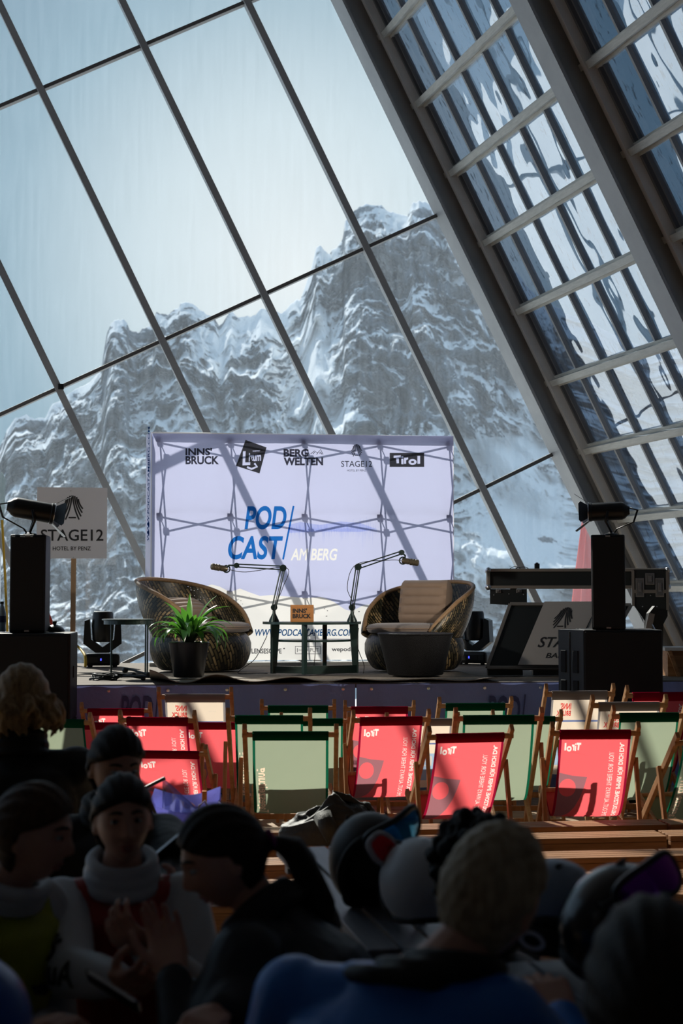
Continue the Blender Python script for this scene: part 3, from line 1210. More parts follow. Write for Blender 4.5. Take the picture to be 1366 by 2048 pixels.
while x < 752:
    e = 0.25 + 0.5 * abs(math.sin(x * .085)) + (0.5 if 700 < x < 745 else 0)
    up = 3 + 26 * e * rg.random() ** 3
    dn = 4 + 38 * e * rg.random() ** 2
    w = rg.uniform(.5, 1.2)
    wv.append([(x, 1060 - up), (x + w * .4, 1060 - up), (x + w, 1060), (x + w * .5, 1060 + dn), (x, 1060)])
    x += w + rg.uniform(0.1, 1.1)
film('sound_wave_print', wv, M['wave_ink'], 0.0012)
film('sound_wave_print', [[(577, 1050), (600, 1044), (640, 1050), (680, 1043), (720, 1046), (752, 1058), (720, 1064), (640, 1063), (577, 1066)]], M['wave_ink'], 0.0015)
dots = []
for cx_, cy_, k, sp in ((456, 1196, 16, 16), (420, 1200, 6, 12), (497, 1240, 1, 1), (640, 1215, 3, 16), (716, 1222, 4, 10), (815, 1219, 2, 8), (470, 1190, 8, 14)):
    for _ in range(k):
        x, y, r_ = cx_ + rg.gauss(0, sp), cy_ + abs(rg.gauss(0, sp * .9)), rg.uniform(.4, 1.6)
        dots += [[(x + r_ * rg.uniform(.6, 1.6) * math.cos(t), y + r_ * .6 * math.sin(t)) for t in np.linspace(0, 5.4, 6)]]
dots += [[(803, 1219), (806, 1217.4), (822, 1218), (822, 1220), (806, 1220)]]
for i, d in enumerate(dots):
    pass
mb = MB()
for d in dots:
    k = len(mb.v)
    mb.add([(bd(x, y)[0], -0.0095 - 0.00002 * k, bd(x, y)[1]) for x, y in d], [tuple(range(len(d)))])
mb.build('rock_print', M['black_ink'], BD)
# scissor frame behind the cloth
colx = [bd(p, 1100)[0] for p in (316, 458, 607, 758, 897)]
rowz = [bd(605, p)[1] for p in (884, 1030, 1184)] + [0.03]
F0, F1 = 0.035, 0.22
mb, hb = MB(), MB()
for r in range(4):
    for c in range(5):
        for y in (F0, F1):
            hb.box((colx[c], y, rowz[r]), (0.055, 0.035, 0.055), b=0.006)
        hb.tube([(colx[c], F0, rowz[r]), (colx[c], F1, rowz[r])], 0.006, 6)
        if c < 4:
            mb.tube([(colx[c], F0, rowz[r]), (colx[c + 1], F1, rowz[r])], 0.0085, 6)
            mb.tube([(colx[c], F1, rowz[r]), (colx[c + 1], F0, rowz[r])], 0.0085, 6)
        if r < 3:
            mb.tube([(colx[c], F0, rowz[r]), (colx[c], F1, rowz[r + 1])], 0.0085, 6)
            mb.tube([(colx[c], F1, rowz[r]), (colx[c], F0, rowz[r + 1])], 0.0085, 6)
mb.build('scissor_frame', M['truss'], BD)
hb.build('frame_hubs', M['black_plastic'], BD)
mb = MB()
mb.box(((bx0 + bx1) / 2, 0.09, 0.018), (bx1 - bx0, 0.30, 0.034))
mb.build('base_rail', M['steel_light'], BD)

# ---------------------------------------------------------------- wicker armchairs
def wicker_mat():
    m, t, o = new_mat('wicker')
    tcn = N(t, 'ShaderNodeTexCoord')
    mp = N(t, 'ShaderNodeMapping')
    mp.inputs['Rotation'].default_value = (0, 0, R(62))
    mp.inputs['Scale'].default_value = (1, 1, 1)
    t.links.new(tcn.outputs['UV'], mp.inputs[0])
    bk = N(t, 'ShaderNodeTexBrick', i_Scale=1.0)
    bk.inputs['Color1'].default_value = (0.40, 0.28, 0.135, 1)
    bk.inputs['Color2'].default_value = (0.030, 0.032, 0.020, 1)
    bk.inputs['Mortar'].default_value = (0.012, 0.010, 0.007, 1)
    bk.inputs['Mortar Size'].default_value = 0.05
    bk.inputs['Bias'].default_value = 0.05
    bk.inputs['Brick Width'].default_value = 0.75
    bk.inputs['Row Height'].default_value = 0.26
    sc = N(t, 'ShaderNodeVectorMath', operation='SCALE')
    sc.inputs['Scale'].default_value = 6.0
    t.links.new(mp.outputs[0], sc.inputs[0])
    t.links.new(sc.outputs[0], bk.inputs['Vector'])
    # broad slanted bands of light and dark cane
    wv_ = N(t, 'ShaderNodeTexWave', i_Scale=1.15, i_Distortion=1.2)
    wv_.inputs['Detail Scale'].default_value = 3.0
    mp2 = N(t, 'ShaderNodeMapping')
    mp2.inputs['Rotation'].default_value = (0, 0, R(-30))
    t.links.new(tcn.outputs['UV'], mp2.inputs[0])
    t.links.new(mp2.outputs[0], wv_.inputs[0])
    mx = N(t, 'ShaderNodeMix', data_type='RGBA', blend_type='MULTIPLY')
    mx.inputs[0].default_value = 0.75
    t.links.new(bk.outputs['Color'], mx.inputs[6])
    cr = N(t, 'ShaderNodeValToRGB')
    cr.color_ramp.elements[0].position = 0.35
    cr.color_ramp.elements[0].color = (0.14, 0.17, 0.13, 1)
    cr.color_ramp.elements[1].position = 0.6
    cr.color_ramp.elements[1].color = (1, 1, 1, 1)
    t.links.new(wv_.outputs['Fac'], cr.inputs[0])
    t.links.new(cr.outputs[0], mx.inputs[7])
    b = N(t, 'ShaderNodeBsdfPrincipled', i_Roughness=0.42)
    t.links.new(mx.outputs[2], b.inputs['Base Color'])
    bp = N(t, 'ShaderNodeBump', i_Strength=0.9, i_Distance=0.012)
    bp.invert = True
    t.links.new(bk.outputs['Fac'], bp.inputs['Height'])
    t.links.new(bp.outputs[0], b.inputs['Normal'])
    t.links.new(b.outputs[0], o.inputs[0])
    return m, t, o, b, bk, tcn


M['wicker'] = wicker_mat()[0]
m_, t_, o_, b_s, bk_, tc_ = wicker_mat()
# open weave of the shell: small gaps between the canes
vor = N(t_, 'ShaderNodeTexVoronoi', i_Scale=26.0)
vor.inputs['Randomness'].default_value = 0.35
t_.links.new(tc_.outputs['UV'], vor.inputs['Vector'])
gap = N(t_, 'ShaderNodeMapRange', i_1=0.13, i_2=0.16, i_3=1.0, i_4=0.0)
t_.links.new(vor.outputs['Distance'], gap.inputs[0])
trn = N(t_, 'ShaderNodeBsdfTransparent')
mxs = N(t_, 'ShaderNodeMixShader')
t_.links.new(gap.outputs[0], mxs.inputs[0])
t_.links.new(b_s.outputs[0], mxs.inputs[1])
t_.links.new(trn.outputs[0], mxs.inputs[2])
t_.links.new(mxs.outputs[0], o_.inputs[0])
M['wicker_open'] = m_
M['cane_rim'] = pbr('cane_rim', (0.20, 0.115, 0.055), 0.5, noise=((0.30, 0.19, 0.10), 50), bump=0.4, bscale=120)
M['cushion'] = pbr('taupe_cushion', (0.21, 0.145, 0.105), 0.85, noise=((0.24, 0.17, 0.125), 8), bump=0.25, bscale=9, sheen=0.2)
M['cushion_grey'] = pbr('grey_cushion', (0.145, 0.12, 0.11), 0.85, noise=((0.17, 0.145, 0.135), 8), bump=0.25, bscale=9, sheen=0.2)


def uv_grid(name, fn, nu, nv, su, sv, mat, parent, wrap=False, mods=None):
    mb = MB()
    mb.grid(fn, nu, nv)
    me = mb.mesh(name)
    u = me.uv_layers.new(name='UVMap')
    for lp in me.loops:
        i = lp.vertex_index
        u.data[lp.index].uv = ((i % nu) / (nu - 1) * su, (i // nu) / (nv - 1) * sv)
    return link_mesh(name, me, mat, parent, True, mods)


def wicker_chair(label, loc, rz, cush, s=1.0):
    t = thing('wicker_armchair', label, 'armchair', loc, rz, 'wicker armchairs on the stage')
    t.scale = (s, s, s)
    prof_z = [0.0, 0.02, 0.08, 0.16, 0.24, 0.30, 0.335]
    prof_r = [0.36, 0.395, 0.435, 0.462, 0.462, 0.44, 0.405]

    def base(u, v):
        a = 2 * PI * u
        r = np.interp(v, np.linspace(0, 1, 7), prof_r)
        z = np.interp(v, np.linspace(0, 1, 7), prof_z)
        return (r * math.cos(a) * 1.04, r * math.sin(a) * 0.98, z)

    uv_grid('base', base, 72, 16, 4.0, 0.55, M['wicker'], t)

    def rim_z(a):          # a: angle from straight back
        k = abs(a) / R(128)
        return 0.36 + 0.47 * max(0.0, 1 - k ** 1.9) ** 0.8

    def shell(u, v):
        a = R(-128) + R(256) * u
        zt = rim_z(a)
        z = 0.30 + (zt - 0.30) * v
        lean = 0.17 * max(0, (z - .3)) / .5
        r = 0.425 + 0.055 * math.sin(PI * min(1, v * .8)) + lean * max(0, math.cos(a)) * .9
        return (r * 1.04 * math.sin(a), r * math.cos(a), z)

    uv_grid('back_shell', shell, 80, 22, 3.2, 0.75, M['wicker_open'], t, mods=[('SOLIDIFY', {'thickness': 0.022, 'offset': 0.0})])
    mb = MB()
    mb.tube([shell(i / 60, 1.0) for i in range(61)], 0.021, 8)
    mb.build('rim', M['cane_rim'], t, smooth=True)
    mb = MB()
    mb.lathe([(0.0, 0.335), (0.36, 0.335), (0.425, 0.350), (0.440, 0.372), (0.435, 0.385), (0.44, 0.398), (0.425, 0.418), (0.36, 0.432), (0.0, 0.438)], 40, Matrix.Translation((0, -0.015, 0)))
    sc = mb.build('seat_cushion', M['cushion_grey'], t, smooth=True)
    mb = MB()
    for z in (0.378, 0.392):
        mb.tube([(0.441 * math.cos(q), -0.015 + 0.441 * math.sin(q), z) for q in np.linspace(0, 2 * PI, 41)], 0.004, 6)
    mb.build('piping', M['cushion'], sc, smooth=True)
    for cx_, cz, w, h, tilt, rzz, yy in cush:
        def puff(u, v):
            # a box cushion with quilted ribs: wraps round in u
            q = u * 4
            k = int(q) % 4
            f_ = q - int(q)
            hw, hd = w / 2, 0.085
            c = [(-hw, -hd), (hw, -hd), (hw, hd), (-hw, hd)]
            p, qn = c[k], c[(k + 1) % 4]
            X, Y = p[0] + (qn[0] - p[0]) * f_, p[1] + (qn[1] - p[1]) * f_
            zz = (v - .5) * h
            pinch = (1 - abs(2 * v - 1) ** 6)
            rib = 0.020 * abs(math.sin(v * PI * 5.0)) ** .4
            sc_ = 0.80 + 0.20 * pinch
            Y2 = Y * (0.45 + 0.55 * pinch) + (rib * pinch * (1 if Y > 0 else -1) if abs(X) < hw * .98 else 0) + 0.02 * math.cos(X / hw * 1.4) * pinch * (1 if Y > 0 else -1)
            return (X * (0.93 + 0.07 * pinch), Y2, zz)
        mb = MB()
        mb.grid(puff, 48, 36, True)
        n0 = 48 * 35
        mb.f.append(tuple(range(47, -1, -1)))
        mb.f.append(tuple(n0 + i for i in range(48)))
        o = mb.build('back_cushion', M['cushion'], t, smooth=True, angle=60)
        o.location = (cx_, yy, cz)
        o.rotation_euler = (R(tilt), 0, R(rzz))
    return t


lc = on_stage(391, 1349)
wicker_chair('round wicker armchair behind the potted plant, its tall back to the left', (lc.x, lc.y + 0.46, STZ + 0.024), R(58), [(0.0, 0.505, 0.50, 0.30, -58, 0, 0.20)], 1.0)
rc = on_stage(834, 1349)
wicker_chair('round wicker armchair behind the black ottoman with upright square taupe cushion', (rc.x, rc.y + 0.46, STZ + 0.024), R(-38), [(0.0, 0.62, 0.47, 0.44, -14, 14, 0.19)], 0.97)

# black woven ottoman
M['weave_black'] = pbr('black_weave', (0.006, 0.006, 0.007), 0.55, spec=0.2, bump=0.8, bscale=200)
oc = on_stage(834, 1358)
ot = thing('ottoman', 'black woven tapered ottoman in front of the right wicker armchair', 'ottoman', (oc.x, oc.y + 0.24, STZ + 0.024))
MB().lathe([(0.0, 0), (0.228, 0), (0.238, 0.012), (0.315, 0.325), (0.322, 0.343), (0.315, 0.354), (0.30, 0.352), (0.0, 0.346)], 48).build('body', M['weave_black'], ot, smooth=True, angle=50)
mb = MB()
mb.tube([(0.318 * math.cos(q), 0.318 * math.sin(q), 0.347) for q in np.linspace(0, 2 * PI, 49)], 0.008, 6)
mb.build('rim', M['weave_black'], ot, smooth=True)

# ---------------------------------------------------------------- podcast table
pc = on_stage(633, 1355)
TB = thing('podcast_table', 'dark green half round table with open shelf under the two microphone arms', 'table', (pc.x, pc.y + 0.02, STZ + 0.024), YAW)
TH = 0.445


def half_ell(a, b, n=28):
    return [(a * math.cos(t), b - b * 1.0 * math.sin(t) * 1.0) for t in np.linspace(0, PI, n)]


top = [(0.435 * math.cos(t), 0.40 - 0.40 * math.sin(t)) for t in np.linspace(0, PI, 30)] + [(-0.435 * math.cos(t), 0.40 + 0.12 * math.sin(t)) for t in np.linspace(0.1, PI - .1, 12)]
MB().prism(top, 0.022, Matrix.Translation((0, 0, TH - 0.022))).build('tabletop', M['dark_green'], TB)
sh = [(0.36 * math.cos(t), 0.40 - 0.33 * math.sin(t)) for t in np.linspace(0, PI, 26)] + [(-0.36 * math.cos(t), 0.40 + 0.09 * math.sin(t)) for t in np.linspace(0.1, PI - .1, 10)]
MB().prism(sh, 0.018, Matrix.Translation((0, 0, 0.272))).build('shelf', M['dark_green'], TB)


def leg(p, q, w0, w1, name='leg'):
    """flat board leg, tapered, standing along p->q on the plan"""
    p, q = Vector((*p, 0)), Vector((*q, 0))
    d = (q - p).normalized()
    nn = Vector((-d.y, d.x, 0)) * 0.014
    vs = []
    for z, w in ((0, w0), (TH - 0.022, w1)):
        for s in (-1, 1):
            for k in (0, w):
                vs.append(p + d * k + nn * s + Vector((0, 0, z)))
    mb = MB()
    mb.add(vs, [(0, 1, 3, 2), (4, 6, 7, 5), (0, 2, 6, 4), (1, 5, 7, 3), (0, 4, 5, 1), (2, 3, 7, 6)])
    return mb.build(name, M['dark_green'], TB)


leg((-0.375, 0.20), (-0.315, 0.22), 0.045, 0.075)
leg((0.385, 0.20), (0.325, 0.22), 0.045, 0.075)
leg((-0.115, 0.03), (-0.085, 0.06), 0.04, 0.045)
leg((0.10, 0.45), (0.13, 0.45), 0.035, 0.04)
mb = MB()
mb.bar((-0.36, 0.22, 0.035), (-0.10, 0.06, 0.035), 0.022, 0.06)
mb.bar((-0.10, 0.06, 0.035), (0.37, 0.20, 0.035), 0.022, 0.07)
mb.bar((-0.10, 0.06, 0.03), (0.12, 0.45, 0.03), 0.022, 0.05)
mb.build('base_rail', M['dark_green'], TB)


def boom(label, bpx, p_el, p_tip, p_mic, mic_dir, rz_off, group):
    """desk microphone arm; joints given by photo pixels on the table's own depth"""
    base = px(bpx[0], bpx[1], TB.location.y + 0.20)
    base.z = TB.location.z + TH
    t = thing('boom_microphone', label, 'microphone', base, YAW, group)
    Y0 = base.y

    def L(x, y, dy=0.0):
        q = px(x, y, Y0 + dy)
        q = q - base
        c, s = math.cos(-YAW), math.sin(-YAW)
        return Vector((q.x * c - q.y * s, q.x * s + q.y * c, q.z))
    e, tp, mc = L(*p_el), L(*p_tip), L(*p_mic)
    lo = Vector((0, 0, 0.125))
    MB().lathe([(0.0, 0), (0.045, 0), (0.044, 0.012), (0.014, 0.075), (0.013, 0.10)], 20).build('base', M['arm_green'], t, smooth=True, angle=40)
    mb = MB()
    d = (e - lo).normalized()
    sd = Vector((d.z, 0, -d.x)).normalized()
    for s in (-1, 1):
        mb.tube([lo + sd * 0.017 * s, e + sd * 0.017 * s], 0.0058, 8)
    mb.tube([lo + sd * .004 + Vector((0, .012, 0)), e + sd * .004 + Vector((0, .012, 0))], 0.004, 6)
    mb.build('lower_arm', M['arm_green'], t)
    mb = MB()
    d2 = (tp - e).normalized()
    s2 = Vector((-d2.z, 0, d2.x))
    for s in (-1, 1):
        mb.tube([e + s2 * 0.016 * s, tp + s2 * 0.012 * s], 0.0056, 8)
    mb.build('upper_arm', M['arm_green'], t)
    for p, rr in ((lo, 0.028), (e, 0.03), (tp, 0.024)):
        mb = MB()
        Tm = Matrix.Translation(p) @ Matrix.Rotation(PI / 2, 4, 'X')
        mb.lathe([(0.0, -0.018), (rr, -0.018), (rr, 0.018), (0.010, 0.018), (0.010, 0.022), (0.0, 0.022)], 20, Tm)
        mb.build('joint', M['arm_green'], t, smooth=True, angle=40)
    mb = MB()
    md = Vector((mic_dir[0], -0.25, mic_dir[1])).normalized()
    ax = md.to_track_quat('Z', 'Y').to_matrix().to_4x4()
    mb.lathe([(0.0, -0.06), (0.020, -0.058), (0.026, -0.04), (0.026, 0.0), (0.024, 0.01), (0.029, 0.014), (0.029, 0.032), (0.026, 0.035), (0.029, 0.039), (0.029, 0.057), (0.026, 0.060), (0.029, 0.064), (0.028, 0.084), (0.018, 0.092), (0, 0.092)], 20,
             Matrix.Translation(mc) @ ax)
    mb.build('microphone', M['mic'], t, smooth=True, angle=35)
    mb = MB()
    mb.tube([tp, tp + (mc - tp) * .5 + Vector((0, -.01, .012)), mc - md * 0.035], 0.008, 8)
    mb.tube([mc - md * 0.05 + Vector((0.03 * math.cos(q), 0.0, 0.03 * math.sin(q))) for q in np.linspace(0, 2 * PI, 17)], 0.007, 6)
    mb.build('mount', M['arm_green'], t)
    mb = MB()
    cpts = [mc - md * 0.06]
    q1 = mc.lerp(e, .4) + Vector((0, -.02, -.035 if mic_dir[0] < 0 else 0.03))
    q2 = e + Vector((0.03 if mic_dir[0] < 0 else -0.02, -0.02, 0.02 if mic_dir[0] > 0 else -0.0))
    q3 = e.lerp(lo, .5) + Vector((0.035 if mic_dir[0] < 0 else -0.07, -.02, 0))
    q4 = lo + Vector((0.012, -0.03, 0.02))
    q5 = Vector((0.0, -0.05, 0.006))
    ctrl = [mc - md * 0.06, q1, q2, q3, q4, q5]
    for i in range(len(ctrl) - 1):
        p0 = ctrl[max(i - 1, 0)]
        p1, p2 = ctrl[i], ctrl[i + 1]
        p3 = ctrl[min(i + 2, len(ctrl) - 1)]
        for k in range(8):
            s = k / 8
            cpts.append(0.5 * ((2 * p1) + (p2 - p0) * s + (2 * p0 - 5 * p1 + 4 * p2 - p3) * s * s + (3 * p1 - p0 - 3 * p2 + p3) * s ** 3))
    cpts.append(ctrl[-1])
    mb.tube(cpts, 0.0033, 6)
    mb.build('cable', M['cable'], t, smooth=True)
    return t


boom('microphone arm on the left of the table, reaching left to its bronze microphone', (548, 1250), (566, 1136), (473, 1131), (442, 1136), (-0.95, 0.15), 0, 'boom microphones on the table')
boom('microphone arm on the right of the table, reaching up to the right', (704, 1250), (716, 1134), (803, 1105), (817, 1123), (0.95, -0.15), 0, 'boom microphones on the table')

bq = px(604, 1252, TB.location.y + 0.10)
bk = thing('wooden_block', 'small wooden block reading INNS BRUCK standing on the podcast table', 'wooden sign', (bq.x, bq.y, TB.location.z + TH), YAW)
MB().box((0, 0, 0.074), (0.198, 0.05, 0.148), b=0.004).build('block', M['block_wood'], bk)
mb = MB()
lay(mb, word("INNS'", -0.083, 0.078, 0.04, 0.118, .035) + word('BRUCK', -0.083, 0.032, 0.075, 0.072, .035), lambda x, y: (x, -0.0262, y))
mb.build('lettering', M['dark_print'], bk)

# cables hanging under and lying round the table
def cable(label, pts, r=0.0035, name='cable', mat=None, sub=8, cat='cable'):
    P = [Vector(p) for p in pts]
    out = []
    for i in range(len(P) - 1):
        p0, p1, p2, p3 = P[max(i - 1, 0)], P[i], P[i + 1], P[min(i + 2, len(P) - 1)]
        for k in range(sub):
            s = k / sub
            out.append(0.5 * ((2 * p1) + (p2 - p0) * s + (2 * p0 - 5 * p1 + 4 * p2 - p3) * s * s + (3 * p1 - p0 - 3 * p2 + p3) * s ** 3))
    out.append(P[-1])
    o = P[0].copy()
    mb = MB()
    mb.tube([p - o for p in out], r, 6)
    ob = mb.build(name, mat or M['cable'], None, smooth=True)
    ob.location = o
    return tag(ob, label, cat)


YT = TB.location.y
z0 = STZ + 0.028
cable('thin black cable running from the table left end down to the carpet', [px(534, 1272, YT + .2), px(522, 1296, YT + .2), px(508, 1320, YT + .15), (on_stage(497, 1336).x, YT + .2, z0), (on_stage(520, 1344).x, YT + .15, z0), (on_stage(541, 1347).x, YT + .1, z0)])
cable('thin black cable hanging through the table shelf with a plug at its end', [px(618, 1256, YT + .3), px(614, 1272, YT + .28), px(628, 1266, YT + .28), px(631, 1285, YT + .25), px(630, 1312, YT + .25), px(628, 1332, YT + .25)])
cable('thin black cable curling down behind the right leg of the table', [px(717, 1256, YT + .1), px(715, 1290, YT + .05), px(719, 1306, YT + .05), px(728, 1330, YT + .1), (on_stage(724, 1345).x, YT + .1, z0)])
# ---------------------------------------------------------------- speakers, spotlights, stage gear
def floor_box_speaker(t, w, d, h, z0, nm='cabinet'):
    MB().box((0, d / 2, z0 + h / 2), (w, d, h), b=0.012).build(nm, M['black_paint'], t)
    g = MB().box((0, -0.004, z0 + h / 2), (w - 0.035, 0.02, h - 0.035), b=0.006).build('grille', M['black_grille'], t)
    return g


# left stack
la = px(0, 1266, 10.42)
zt = la.z
lx1 = px(140, 1300, 10.42).x
SH = zt / 2 - 0.003
for k in range(2):
    s = thing('subwoofer', ('black bass cabinet at left of the stage carrying the column speaker', 'black bass cabinet on the floor, lower of the left stack')[1 - k],
              'subwoofer', (lx1 - 0.40, 10.42, k * (zt / 2)), R(5), 'left speaker stack')
    floor_box_speaker(s, 0.80, 0.52, SH, 0.0)
    for sx in (-1, 1):
        MB().box((sx * 0.402, 0.26, SH * .55), (0.012, 0.16, 0.09), b=0.01).build('handle', M['rubber'], s)
# column
c0, c1 = px(18, 1260, 10.5), px(89, 1260, 10.5)
cz = px(50, 1069, 10.5).z
cw = c1.x - c0.x
cs = thing('column_speaker', 'tall slim black speaker on the left bass cabinet', 'speaker', ((c0.x + c1.x) / 2, 10.5, zt), R(5))
MB().box((0, 0.16, (cz - zt) / 2), (cw, 0.30, cz - zt), b=0.012).build('cabinet', M['black_paint'], cs)
MB().box((0, 0.002, (cz - zt) / 2), (cw - 0.02, 0.02, cz - zt - 0.03), b=0.006).build('grille', M['black_grille'], cs)
for z in (0.012, cz - zt - 0.012):
    MB().box((0.0, -0.010, z), (0.035, 0.006, 0.012)).build('badge', M['chrome'], cs)
LCOL = (Vector(cs.location), cz)

M['side_lit'] = pbr('lit_cabinet_side', (0.035, 0.037, 0.042), 0.5, bump=0.2, bscale=400)  # cabinet black lightened in the colour, as though lit from the left
# right stack: two cabinets side by side turned to the left
ra = px(1170, 1258, 10.55)
zr = px(1240, 1259, 10.88).z
rxa, rxb = px(1168, 1300, 10.88).x, px(1325, 1300, 10.88).x
rw_ = rxb - rxa
for k in range(2):
    s = thing('subwoofer', ('black bass cabinet right of the stage, its side with slot handles showing', 'black bass cabinet on the floor, lower of the right stack')[1 - k],
              'subwoofer', ((rxa + rxb) / 2, 10.88, k * (zr / 2)), R(-3), 'right speaker stack')
    h = zr / 2 - 0.003
    MB().box((0, 0.28, h / 2), (rw_, 0.54, h), b=0.012).build('cabinet', M['black_paint'], s)
    MB().box((0, 0.006, h / 2), (rw_ - 0.02, 0.02, h - 0.03), b=0.006).build('grille', M['black_grille'], s)
    # the side panel that splays out, with two rows of slot handles
    mb = MB()
    x0 = -rw_ / 2
    mb.prism([(x0, 0.012), (x0 - 0.165, 0.27), (x0 - 0.10, 0.50), (x0, 0.54)], h - 0.004)
    sp = mb.build('side_panel', M['side_lit'], s)
    dv = Vector((-0.165, 0.258, 0))
    for f_ in (0.30, 0.78):
        for zz, hh in ((h * 0.62, 0.17), (h * 0.33, 0.09)):
            mb = MB()
            p = Vector((x0, 0.012, zz)) + dv * f_
            nrm = Vector((-0.258, -0.165, 0)).normalized()
            mb.bar(p - dv * 0.10 + nrm * 0.004, p + dv * 0.10 + nrm * 0.004, 0.012, hh, b=0.004)
            mb.build('slot_handle', M['black_grille'], sp)
    mb = MB()
    p = Vector((x0, 0.012, h / 2)) + dv * 0.54
    mb.bar(p + Vector((0, -0.002, -h / 2 + .02)), p + Vector((0, -0.002, h / 2 - .02)), 0.010, 0.008, up=(1, 0, 0))
    mb.build('seam', M['black_grille'], sp)
q0, q1 = px(1184, 1250, 10.92), px(1251, 1250, 10.92)
qz = px(1210, 1069, 10.92).z
qw = q1.x - q0.x
cs = thing('column_speaker', 'tall slim black speaker on the right bass cabinet beside the sloped glazing', 'speaker', ((q0.x + q1.x) / 2, 10.92, zr), R(-10))
MB().box((0, 0.16, (qz - zr) / 2), (qw, 0.30, qz - zr), b=0.012).build('cabinet', M['black_paint'], cs)
MB().box((0, 0.002, (qz - zr) / 2), (qw - 0.02, 0.02, qz - zr - 0.03), b=0.006).build('grille', M['black_grille'], cs)
for z in (0.012, qz - zr - 0.012):
    MB().box((0.0, -0.010, z), (0.035, 0.006, 0.012)).build('badge', M['chrome'], cs)
RCOL = (Vector(cs.location), qz)


def spotlight(label, base, axis_c, d, L, r, energy, aim, grp):
    """par lamp with barn doors on a yoke; d = unit vector out of the lens"""
    t = thing('spotlight', label, 'spotlight', base, 0, grp)
    c = Vector(axis_c) - Vector(base)
    d = Vector(d).normalized()
    q = d.to_track_quat('Z', 'Y').to_matrix().to_4x4()
    T = Matrix.Translation(c) @ q
    MB().lathe([(0, -L * .50), (r * .45, -L * .50), (r * .55, -L * .46), (r * .86, -L * .40), (r, -L * .33), (r, L * .30), (r * 1.06, L * .31), (r * 1.06, L * .36), (r * 1.0, L * .36), (r * .9, L * .31), (r * .85, L * .1), (0, L * .08)], 32, T).build('housing', M['black_metal'], t, smooth=True, angle=35)
    MB().lathe([(0, L * .215), (r * .86, L * .22)], 24, T).build('lens', M['lens'], t)
    mb = MB()
    rg_ = [(r * 1.04 * math.cos(a), r * 1.04 * math.sin(a), L * .37) for a in np.linspace(0, 2 * PI, 33)]
    mb.tube([T @ Vector(p) for p in rg_], 0.004, 6)
    mb.build('filter_frame', M['chrome'], t)
    for k in range(4):
        a = k * PI / 2 + PI / 4 * 0
        w0, w1, ln = r * 1.0, r * 1.15, r * (1.75 if k % 2 else 1.5)
        ca_, sa = math.cos(a), math.sin(a)
        rad, tan = Vector((ca_, sa, 0)), Vector((-sa, ca_, 0))
        fl_ = 0.62 if k % 2 else 0.95
        out = (rad * math.sin(fl_) + Vector((0, 0, 1)) * math.cos(fl_))
        o0 = rad * r * 1.05 + Vector((0, 0, L * .38))
        nn = tan.cross(out).normalized() * 0.0015
        vs = []
        for s in (-1, 1):
            for p in (o0 - tan * w0 * .75, o0 + tan * w0 * .75, o0 + tan * w1 + out * ln * .8, o0 + tan * w1 * .8 + out * ln, o0 - tan * w1 * .8 + out * ln, o0 - tan * w1 + out * ln * .8):
                vs.append(T @ (p + nn * s))
        mb = MB()
        mb.add(vs, [(0, 1, 2, 3, 4, 5), (11, 10, 9, 8, 7, 6)] + [(i, (i + 1) % 6, 6 + (i + 1) % 6, 6 + i) for i in range(6)])
        mb.build('barn_door', M['black_metal'], t)
    # yoke and clamp
    side = d.cross(Vector((0, 0, 1))).normalized()
    mb = MB()
    for s in (-1, 1):
        mb.tube([c + side * r * 1.08 * s - d * .02, c + side * r * 1.08 * s + Vector((0, 0, -r * 1.1)), Vector((side.x * r * .3 * s, side.y * r * .3 * s, 0.03)), (0, 0, 0.012)], 0.010, 8)
    mb.build('yoke', M['black_metal'], t, smooth=True)
    MB().lathe([(0, 0), (0.05, 0), (0.05, 0.012), (0.02, 0.02), (0, 0.02)], 20).build('base_plate', M['black_metal'], t)
    bk = c - d * L * .5
    mb = MB()
    for s in (-1, 1):
        mb.tube([bk + Vector((0, .012 * s, 0.02)), bk - d * 0.06 + Vector((0, .02 * s, 0)), bk - d * 0.03 + Vector((0, .02 * s, -0.09)), Vector((-d.x * 0.05, .01 * s, 0.05)), Vector((-d.x * 0.02, .02 * s, 0.01))], 0.005, 6)
    mb.build('power_cable', M['cable'], t, smooth=True)
    li = bpy.data.lights.new('spotlight_lamp', 'SPOT')
    li.energy = energy
    li.color = (1.0, 0.90, 0.76)
    li.spot_size = R(64)
    li.spot_blend = 0.5
    li.shadow_soft_size = r * .8
    lo = bpy.data.objects.new('spotlight_lamp', li)
    COL.objects.link(lo)
    lo.parent = t
    lp = c + d * (L * .26)
    lo.location = lp
    aimv = Vector(aim) - (Vector(base) + lp)
    lo.rotation_euler = aimv.to_track_quat('-Z', 'Y').to_euler()
    return t


M['lens'] = pbr('lamp_lens', (0.5, 0.5, 0.48), 0.15, spec=0.6)
SPOT_E = 210
b_ = Vector((px(60, 1066, 10.65).x, 10.65, LCOL[1]))
spotlight('black spotlight with barn doors on the left column speaker, tilted down to the right', b_, px(68, 1021, 10.65), (1, 0.30, -0.17), 0.40, 0.075, SPOT_E, on_stage(800, 1345) + Vector((0, .6, .4)), 'spotlights on the column speakers')
b_ = Vector((px(1222, 1066, 11.05).x, 11.05, RCOL[1]))
spotlight('black spotlight with barn doors on the right column speaker, pointing level to the left', b_, px(1212, 1023, 11.05), (-1, 0.25, -0.03), 0.36, 0.070, SPOT_E, on_stage(430, 1345) + Vector((0, .6, .4)), 'spotlights on the column speakers')

